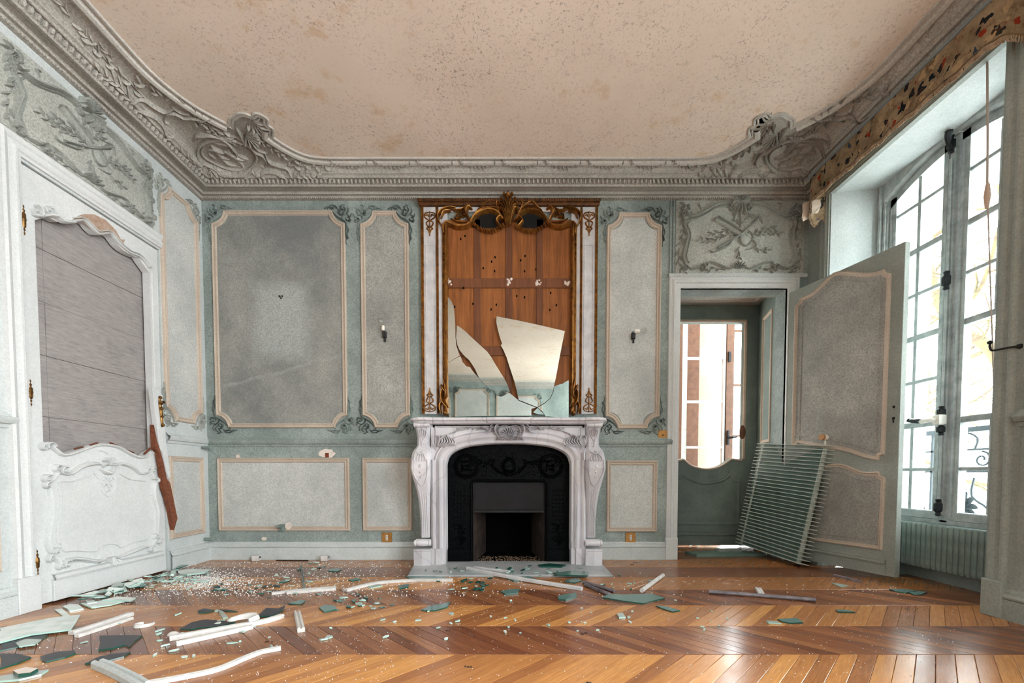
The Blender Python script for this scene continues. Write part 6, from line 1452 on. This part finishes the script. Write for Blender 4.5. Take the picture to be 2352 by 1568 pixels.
m = MB(); m.tube([tp + Vector((.03, 0, .048)), tp + Vector((.06, 0, .05)), tp + Vector((.085, .0, .075))], .010, 8, 3, .013); m.build('valve_lever', M['black_iron'], vb, smooth=True)
m = MB(); m.tube([tp + Vector((-.050, -.014, .0535)), tp + Vector((-.034, -.01, .0525))], .0205, 12); m.build('valve_nut', simple('ochre_nut', (176, 130, 84), 0.6), vb)
m = MB(); bt = Vector(PRd(.03, 0, 0)); m.tube([(bt.x, bt.y, .001), (bt.x, bt.y, .03)], .010, 8); m.build('foot_stub', M['black_iron'], pr)
# boards it sits on
def plank(pxs, z, h, name, mat, lab, cat_):
    pts = [HF(u, v, z) for u, v in pxs]; cx_ = sum(p[0] for p in pts) / len(pts); cy_ = sum(p[1] for p in pts) / len(pts)
    e = MB().prism(lambda a, b, q=0.0: (a, b, z + q), pts, 0, h, .001).build(name, mat, origin=(cx_, cy_, z)); tag(e, lab, cat_); return e
plank(((1573, 1272), (1690, 1268), (1760, 1277), (1600, 1279)), .001, .022, 'loose_board', M['rad_green'], 'grey green board lying in the doorway under the leaning radiator', 'board')
plank(((1640, 1263), (1700, 1262), (1704, 1266), (1650, 1267)), .024, .012, 'loose_board', M['stile'], 'short painted offcut resting on the board in the doorway', 'board')
# ================================================================ BROKEN GLASS AND MOULDINGS ON THE FLOOR
def fp_shard(pxs, mat, lab, z=.0, th=.005, tilt=(0, 0), name='glass_shard', cat_='glass shard', jag=0):
    pts = [HF(u, v, z) for u, v in pxs]; cx_ = sum(p[0] for p in pts) / len(pts); cy_ = sum(p[1] for p in pts) / len(pts)
    pl_ = [(a - cx_, b - cy_) for a, b in pts]
    if jag:
        rr = random.Random(int(pxs[0][0] * 7)); q_ = []
        for i, p in enumerate(pl_):
            b = pl_[(i + 1) % len(pl_)]; q_.append(p); L = math.hypot(b[0] - p[0], b[1] - p[1])
            k = max(1, int(L / .06))
            for j in range(1, k): t = j / k; q_.append((p[0] + (b[0] - p[0]) * t + rr.uniform(-jag, jag), p[1] + (b[1] - p[1]) * t + rr.uniform(-jag, jag)))
        pl_ = q_
    return flat_shard(cx_, cy_, z, pl_, mat, lab, cat_, None, th, tilt, name)
SP, SG, SD, SC = M['shard_pale'], M['shard_green'], M['shard_dark'], M['shard']
big = [
 (((0, 1445), (60, 1433), (120, 1421), (185, 1414), (176, 1430), (164, 1448), (80, 1456), (0, 1470)), SP, 'largest pale glass sheet lying before the broken door, nearest the door casing', .0, .006),
 (((0, 1452), (80, 1440), (158, 1437), (164, 1448), (70, 1460), (0, 1478)), SP, 'long pale glass sheet lying on top of the largest sheet', .007, .006),
 (((0, 1476), (35, 1458), (70, 1460), (110, 1461), (90, 1474), (40, 1488), (0, 1497)), SD, 'dark backed mirror shard next to the largest pale sheet', .0, .005),
 (((36, 1479), (58, 1470), (95, 1471), (80, 1482), (44, 1487)), SC, 'clear shard lying on the dark one next to the largest pale sheet', .006, .005),
 (((0, 1504), (40, 1505), (72, 1512), (40, 1526), (0, 1538)), SD, 'big dark ribbed shard with a green edge cut by the picture border', .0, .006),
 (((92, 1511), (130, 1500), (172, 1497), (174, 1503), (150, 1512), (105, 1523), (96, 1520)), SD, 'small dark ribbed shard before the long white double moulding', .0, .006),
 (((228, 1463), (270, 1462), (327, 1462), (310, 1475), (298, 1488), (286, 1483), (255, 1492), (226, 1496), (231, 1480)), SD, 'dark shard shaped like a boot between the white mouldings', .0, .006),
 (((195, 1527), (230, 1510), (262, 1504), (300, 1500), (285, 1510), (240, 1522)), SD, 'narrow dark blade-shaped shard beside the fallen white beam', .0, .005),
 (((413, 1447), (440, 1432), (472, 1425), (510, 1428), (541, 1431), (500, 1441), (455, 1444), (440, 1448)), SD, 'dark kite-shaped shard touching the crossed white mouldings', .0, .006),
 (((454, 1404), (470, 1399), (492, 1403), (478, 1408), (456, 1409)), SD, 'small dark oval shard behind the kite-shaped one', .0, .005),
 (((505, 1401), (530, 1402), (546, 1406), (520, 1406)), SD, 'thin dark sliver behind the kite-shaped shard', .0, .004),
 (((500, 1402), (512, 1406), (524, 1420), (512, 1422), (505, 1412)), SC, 'upright-looking clear sliver between the small dark shards', .0, .006),
 (((590, 1418), (612, 1398), (640, 1400), (655, 1392), (650, 1404), (625, 1416)), SD, 'dark mirror shard propped near the curled white moulding end', .004, .006),
 (((185, 1388), (240, 1380), (292, 1381), (255, 1391), (210, 1398)), SP, 'flat pale pane piece before the heap of glass', .002, .006),
 (((235, 1380), (270, 1372), (312, 1375), (300, 1382)), SP, 'pale pane piece lying against the heap of glass', .008, .006),
 (((144, 1395), (160, 1389), (180, 1390), (192, 1400), (160, 1406)), SP, 'squarish pale piece near the bottom hinge of the broken door', .0, .006),
 (((125, 1402), (142, 1400), (162, 1417), (146, 1418)), SP, 'small pale strip touching the largest glass sheet', .0, .005),
 (((408, 1313), (430, 1309), (482, 1310), (470, 1317), (430, 1322), (410, 1319)), SP, 'long pale oval slab at the back end of the glass heap', .012, .008),
 (((0, 1556), (30, 1552), (75, 1546), (112, 1541), (95, 1552), (45, 1564), (0, 1568)), SC, 'grey green pane piece under a scrap of white plaster', .0, .006),
 (((968, 1403), (985, 1394), (1010, 1390), (1035, 1384), (1028, 1396), (1000, 1404), (975, 1404)), SG, 'pair-shaped green shard out on the boards in line with the fireplace leg', .0, .006),
 (((1150, 1361), (1170, 1356), (1194, 1355), (1190, 1364), (1160, 1367)), SG, 'thick green shard lying centrally before the hearth', .0, .008),
 (((1280, 1373), (1292, 1369), (1323, 1364), (1325, 1372), (1300, 1380), (1283, 1378)), SG, 'lone green shard between the hearth and the fallen grey-green plate', .0, .008),
 (((1384, 1374), (1396, 1366), (1430, 1368), (1478, 1367), (1495, 1365), (1527, 1376), (1500, 1382), (1478, 1388), (1430, 1382)), SG, 'largest grey green plate of glass before the hearth', .0, .007),
 (((1507, 1393), (1530, 1395), (1562, 1404), (1545, 1407), (1520, 1399)), SG, 'slim green shard just past the largest plate', .0, .006),
 (((1417, 1413), (1430, 1410), (1437, 1420), (1422, 1421)), SC, 'small squarish shard out on the light boards', .0, .007),
 (((1785, 1424), (1830, 1422), (1845, 1432), (1815, 1433), (1795, 1429)), SG, 'green edged shard lying beyond the steel rod towards the window', .0, .006),
 (((1760, 1427), (1785, 1429), (1795, 1434), (1765, 1432)), SC, 'thin clear strip beside the green edged shard near the steel rod', .0, .005),
 (((1919, 1402), (1945, 1403), (1964, 1408), (1925, 1407)), SG, 'lone narrow sliver on the boards between the rod and the window', .0, .006),
 (((2043, 1354), (2075, 1354), (2105, 1358), (2080, 1363), (2055, 1359)), SG, 'flat green shard lying in front of the open door end', .0, .005),
 (((2088, 1362), (2110, 1359), (2130, 1361), (2115, 1367), (2100, 1368)), SG, 'flat green shard near the column radiator', .0, .005),
 (((1910, 1339), (1930, 1342), (1950, 1346), (1930, 1348)), SC, 'clear sliver under the open door beside the dark stick', .0, .004),
 (((1270, 1318), (1322, 1312), (1352, 1316), (1350, 1324), (1280, 1322)), SG, 'sea green slab lying over the hearth corner', .013, .008),
 (((1235, 1299), (1262, 1296), (1300, 1299), (1290, 1304), (1240, 1303)), M['edge'], 'deep green slab at the mouth of the iron fireplace', .013, .008),
 (((1300, 1333), (1325, 1330), (1337, 1335), (1320, 1340), (1298, 1338)), SG, 'green shard just off the hearth behind the long rod', .0, .006),
 (((733, 1398), (745, 1392), (770, 1394), (772, 1402), (745, 1408)), SG, 'isolated dark green shard in the middle of the left-over mouldings', .0, .007),
 (((662, 1388), (690, 1379), (702, 1382), (690, 1390)), SG, 'green shard beside the dark propped mirror piece', .0, .006),
 (((754, 1310), (770, 1306), (784, 1309), (775, 1314), (756, 1313)), SG, 'oval green shard on the dark boards behind the white lath', .0, .006),
 (((930, 1325), (975, 1322), (1035, 1330), (1010, 1336), (950, 1334)), SG, 'wide green shard tucked behind the bent white moulding', .0, .006),
 (((915, 1348), (940, 1342), (938, 1350), (918, 1354)), SG, 'green shard just before the bent white moulding', .0, .006),
 (((845, 1348), (870, 1343), (878, 1347), (852, 1352)), SC, 'clear shard between the two straight white mouldings', .0, .006),
 (((800, 1333), (820, 1329), (830, 1332), (808, 1336)), SG, 'green shard behind the joint of the white mouldings', .0, .006),
 (((1160, 1327), (1215, 1325), (1235, 1332), (1180, 1336)), SG, 'long green shard beneath the long grey rod', .0, .006),
]
for pxs, mt, lab, z, th in big: fp_shard(pxs, mt, lab.replace('left-over', 'fallen'), z, th, jag=.004)
fp_shard(((30, 1548), (60, 1540), (88, 1543), (70, 1553), (42, 1556)), M['plaster'], 'scrap of white plaster lying on a pane piece', .008, .012, name='plaster_scrap', cat_='plaster')
# clusters of small splinters: individuals that nothing tells apart share a group
rs = random.Random(17)
clusters = [
 ((300, 1345), (95, 22), 62, (.018, .060), 'clear glass splinter in the heap along the foot of the broken door', 'glass splinters heaped at the broken door', (SC, SP, SG), .018, -.23),
 ((430, 1330), (70, 16), 42, (.010, .032), 'clear glass chip at the end of the heap past the broken door', 'glass chips past the broken door', (SC, SP), .010, 0),
 ((560, 1352), (75, 14), 24, (.010, .030), 'clear glass chip on the dark boards below the wide wall panel', 'glass chips below the wide panel', (SC, SG, SD), .003, 0),
 ((690, 1330), (60, 26), 18, (.012, .034), 'glass chip around the white lath and the wide white moulding', 'glass chips around the white lath', (SC, SP, SG), .003, 0),
 ((830, 1388), (60, 14), 22, (.010, .030), 'small glass chip in the loose cluster out on the boards before the bent moulding', 'glass chips before the bent moulding', (SC, SG), .003, 0),
 ((1095, 1345), (40, 14), 18, (.012, .034), 'green glass chip in the pile just before the hearth', 'green glass chips before the hearth', (SG, SC, M['edge']), .006, 0),
 ((1190, 1318), (90, 12), 26, (.010, .030), 'green glass chip strewn on and beside the hearth slab by the long rods', 'green glass chips on the hearth', (SG, SC, M['edge']), .014, 0),
 ((1010, 1318), (60, 8), 12, (.010, .024), 'glass chip at the hearth edge by the fireplace leg nearest the broken door', 'glass chips by the hearth edge', (SG, SC), .013, 0),
 ((1400, 1350), (60, 20), 12, (.008, .020), 'tiny glass chip around the short rods beside the hearth', 'glass chips around the short rods', (SC, SG), .002, 0),
 ((1100, 1440), (260, 40), 24, (.008, .020), 'tiny clear glass chip scattered alone on the open middle boards', 'glass chips on the open boards', (SC, SP), .001, 0),
 ((1560, 1420), (200, 36), 16, (.006, .016), 'tiny clear glass chip scattered on the light boards before the steel rod', 'glass chips on the light boards', (SC, SP), .001, 0),
 ((470, 1450), (220, 50), 26, (.008, .022), 'tiny clear glass chip among the fallen white mouldings', 'glass chips among the mouldings', (SC, SP), .001, 0),
 ((1640, 1253), (60, 2), 10, (.010, .020), 'glass chip catching light under the glassless passage door', 'glass chips in the passage', (SC, SP), .003, 0),
]
for (cu_, cv_), (su, sv), n_, (s0, s1), lab, grp, mats, zmax, skew in clusters:
    for i in range(n_):
        u = cu_ + max(-1.6, min(1.6, rs.gauss(0, .62))) * su; v = cv_ + max(-1.5, min(1.5, rs.gauss(0, .6))) * sv + (u - cu_) * skew
        v = max(v, 1291 if cu_ < 1500 else 1250)
        x, y = HF(u, v)
        if cu_ == 300 and x < -2.20: x = -2.20 + rs.uniform(0, .08)
        x = max(x, XL + .05)
        rx = rs.uniform(s0, s1); ry = rx * rs.uniform(.35, .8); z = rs.uniform(0, zmax)
        if -.67 < x < .68 and y > 2.67: z = max(z, .013); y = min(y, 2.86)
        t_ = .25 if zmax > .012 else .10
        mt_ = rs.choice(mats); cn_ = {SC.name: 'clear', SP.name: 'milky pale', SG.name: 'sea green'}.get(mt_.name, 'deep green')
        sz_ = ('smallest', 'middling', 'larger')[min(2, int((rx - s0) / (s1 - s0) * 3))]; sh_ = 'squat' if ry > rx * .58 else 'slender'
        lb_ = ' '.join([sz_, sh_, cn_] + [w_ for w_ in lab.split() if w_ not in ('clear', 'green', 'tiny', 'small')]); lb_ = lb_ if len(lb_.split()) <= 16 else lb_.replace(' the ', ' ').replace(sh_ + ' ', '')
        flat_shard(x, y, z, shard_poly(rs.choice((4, 5, 6)), rx, ry, rs), mt_, lb_, group=grp, th=rs.uniform(.003, .006), tilt=(rs.uniform(-t_, t_), rs.uniform(-t_, t_)), rot=rs.uniform(0, 3))
m = MB()
for i in range(6200):
    q_ = rs.random()
    if q_ < .22: u, v = rs.gauss(470, 45), rs.gauss(1332, 12)
    elif q_ < .5: u, v = rs.gauss(430, 170), rs.gauss(1340, 30)
    elif q_ < .75: u, v = rs.gauss(850, 240), rs.gauss(1335, 40)
    elif q_ < .85: u, v = rs.uniform(0, 900), rs.uniform(1380, 1568)
    else: u, v = rs.uniform(700, 2200), rs.uniform(1320, 1560)
    if v < 1291: v = 1291 + (1291 - v) * .3
    x, y = HF(u, v)
    if x < XL + .02 or x > 2.2 or y > D - .03 or (-.66 < x < .68 and y > 2.66): continue
    s_ = rs.uniform(.0010, .0036) * (1.3 if y > 2.2 else .6); a = rs.uniform(0, 6)
    m.grid([[(x + s_ * k_ * math.cos(a + t), y + s_ * k_ * math.sin(a + t), z) for t in (0, 2.1, 4.2)] for z, k_ in ((.0, 1), (s_ * .9, .5))], closed=True, caps=True)
stuff(tag(m.build('glass_crumbs', simple('white_glass_crumbs', (204, 208, 206), 0.3), recalc=False), 'tiny white glass crumbs and plaster grit strewn over the parquet', 'debris'))
m = MB()
for u, v in ((1350, 1453), (1340, 1456), (1075, 1532), (1350, 1570), (1453, 1296), (1458, 1292), (230, 1440), (620, 1473), (470, 1425), (1030, 1449), (1960, 1350), (500, 1445)):
    x, y = HF(u, v)
    for k_ in range(3): m.dome(lambda a, b, h=0.0: (x + a, y + b, h + .0005), rs.uniform(-.012, .012), rs.uniform(-.006, .006), rs.uniform(.004, .009), .005, n=5, rings=1, rb=.004)
stuff(tag(m.build('dark_crumbs', simple('dark_dirt', (52, 38, 30), 0.9), recalc=False), 'dark crumbs of dirt and rusty plaster on the parquet', 'debris'))

# fallen mouldings and rods
def stick(pxs, w_, h_, mat, lab, name='fallen_moulding', z=0.0, cat_='moulding', prof=None, z2=None):
    pts = [HF(u, v, z) for u, v in pxs]; q_ = cat(pts, 5) if len(pts) > 2 else pts
    cx_, cy_ = q_[0]; n = len(q_)
    pr_ = prof or [(-.5, 0), (-.5, .75), (-.36, 1), (-.18, 1), (-.10, .7), (.08, .7), (.16, .9), (.40, .9), (.5, .6), (.5, 0)]
    m = MB(); rows = []
    for i, p in enumerate(q_):
        a, b = q_[max(i - 1, 0)], q_[min(i + 1, n - 1)]; dx, dy = b[0] - a[0], b[1] - a[1]; L = math.hypot(dx, dy); nx, ny = -dy / L, dx / L
        zz_ = z + (0 if z2 is None else (z2 - z) * i / (n - 1))
        rows.append([(p[0] + nx * w_ * o, p[1] + ny * w_ * o, zz_ + .0005 + h_ * k) for o, k in pr_])
    m.grid(rows, closed=True, caps=True)
    return tag(m.build(name, mat, origin=(cx_, cy_, z)), lab, cat_)
RD = [(.5 * math.cos(t), .5 + .5 * math.sin(t)) for t in [2 * PI * i / 10 for i in range(10)]]
Wt = M['white']
stick(((163, 1458), (230, 1437), (301, 1413)), .030, .016, Wt, 'split white moulding, one half of the pair lying nearest the broken door')
stick(((176, 1464), (240, 1443), (302, 1422)), .022, .012, Wt, 'split white moulding, slimmer half of the pair nearest the broken door')
stick(((390, 1470), (500, 1450), (600, 1432), (648, 1418)), .030, .018, Wt, 'long white moulding crossing over its twin beside the dark kite-shaped shard', z=.0)
stick(((405, 1482), (500, 1461), (580, 1443)), .026, .016, Wt, 'white moulding with a splintered end lying before the longer one')
stick(((225, 1530), (262, 1546), (305, 1568), (330, 1583)), .036, .024, M['stile_light'], 'fallen grey white beam running out of the picture at the bottom')
stick(((330, 1574), (420, 1558), (500, 1540), (560, 1515), (600, 1500), (645, 1491)), .026, .012, Wt, 'long curved white moulding bending over the front boards')
stick(((683, 1412), (692, 1452)), .028, .022, Wt, 'short white moulding block standing apart on the boards')
stick(((692, 1300), (699, 1354)), .012, .012, M['stile'], 'thin grey lath lying at a right angle to the wall', 'fallen_lath', cat_='lath')
stick(((624, 1365), (664, 1360)), .030, .012, Wt, 'narrow tail piece of the wide white moulding')
stick(((660, 1362), (772, 1353)), .050, .016, Wt, 'wide white moulding with a raw broken end near the grey lath')
stick(((793, 1358), (840, 1346), (880, 1339), (940, 1335), (960, 1334)), .034, .014, Wt, 'bent white moulding before the fireplace leg, longer half')
stick(((960, 1334), (1040, 1334)), .034, .014, Wt, 'straight white moulding continuing the bent one towards the hearth')
stick(((1074, 1307), (1170, 1325), (1337, 1350)), .024, .020, M['frame_white'], 'long grey white rod lying over the hearth edge', 'fallen_rod', z=.014, cat_='rod', z2=.0)
stick(((1090, 1304), (1168, 1314)), .030, .012, M['frame_white'], 'short flat lath lying on the hearth behind the long rod', 'fallen_lath', z=.013, cat_='lath')
stick(((1340, 1340), (1380, 1351), (1411, 1361)), .020, .018, M['steel'], 'short grey rod beside the hearth with a splintered end, the farther of two', 'fallen_rod', cat_='rod', prof=RD)
stick(((1344, 1346), (1370, 1357), (1400, 1368)), .020, .018, M['steel'], 'short grey rod pointing at the largest green plate, the nearer of two', 'fallen_rod', cat_='rod', prof=RD)
stick(((1474, 1361), (1523, 1325)), .024, .024, Wt, 'short white tube lying beyond the largest green plate', 'fallen_tube', cat_='rod', prof=RD)
stick(((1628, 1363), (1750, 1372), (1873, 1382)), .022, .020, M['steel'], 'long steel grey rod lying alone on the bright boards', 'fallen_rod', cat_='rod', prof=RD)
stick(((1741, 1352), (1751, 1369)), .032, .010, Wt, 'small white stub crossing the long steel rod', 'fallen_stub', cat_='rod')
stick(((1917, 1323), (1974, 1337)), .018, .014, M['steel'], 'dark weathered stick lying at the foot of the open door', 'fallen_stick', cat_='stick')
stick(((635, 1287), (708, 1287.5)), .008, .006, M['black_iron'], 'thin black strip lying along the skirting below the wide panel', 'fallen_strip', cat_='strip')
# curls of carving
for (u, v, lab) in ((330, 1436, 'curled fragment of white carving behind the boot-shaped shard'), (405, 1458, 'pair of small white carved scrolls beside the crossed mouldings')):
    x, y = HF(u, v); m = MB(); PFl = lambda a, b, h=0.0: (x + a, y + b, h + .0006)
    if u == 330: m.stroke(PFl, spiral(0, 0, .035, .022, 30, -.72, 12), .014, .014, 'soft', 2)
    else: m.dome(PFl, -.012, .0, .022, .014, rb=.018, n=10); m.dome(PFl, .026, -.004, .018, .012, rb=.015, n=10)
    tag(m.build('carving_fragment', Wt, origin=(x, y, 0), recalc=False, smooth=True), lab, 'carving fragment')
x, y = HF(565, 1432); m = MB(); PFl = lambda a, b, h=0.0: (x + a, y + b, h + .019)
m.stroke(PFl, [(-.05, -.02), (-.02, .01), (.02, .02), (.045, .0), (.03, -.03)], .03, .022, 'soft'); m.dome(PFl, -.05, -.01, .02, .014, n=8)
tag(m.build('carving_fragment', Wt, origin=(x, y, 0), recalc=False, smooth=True), 'white carved scroll resting on the long moulding beside the kite-shaped shard', 'carving fragment')
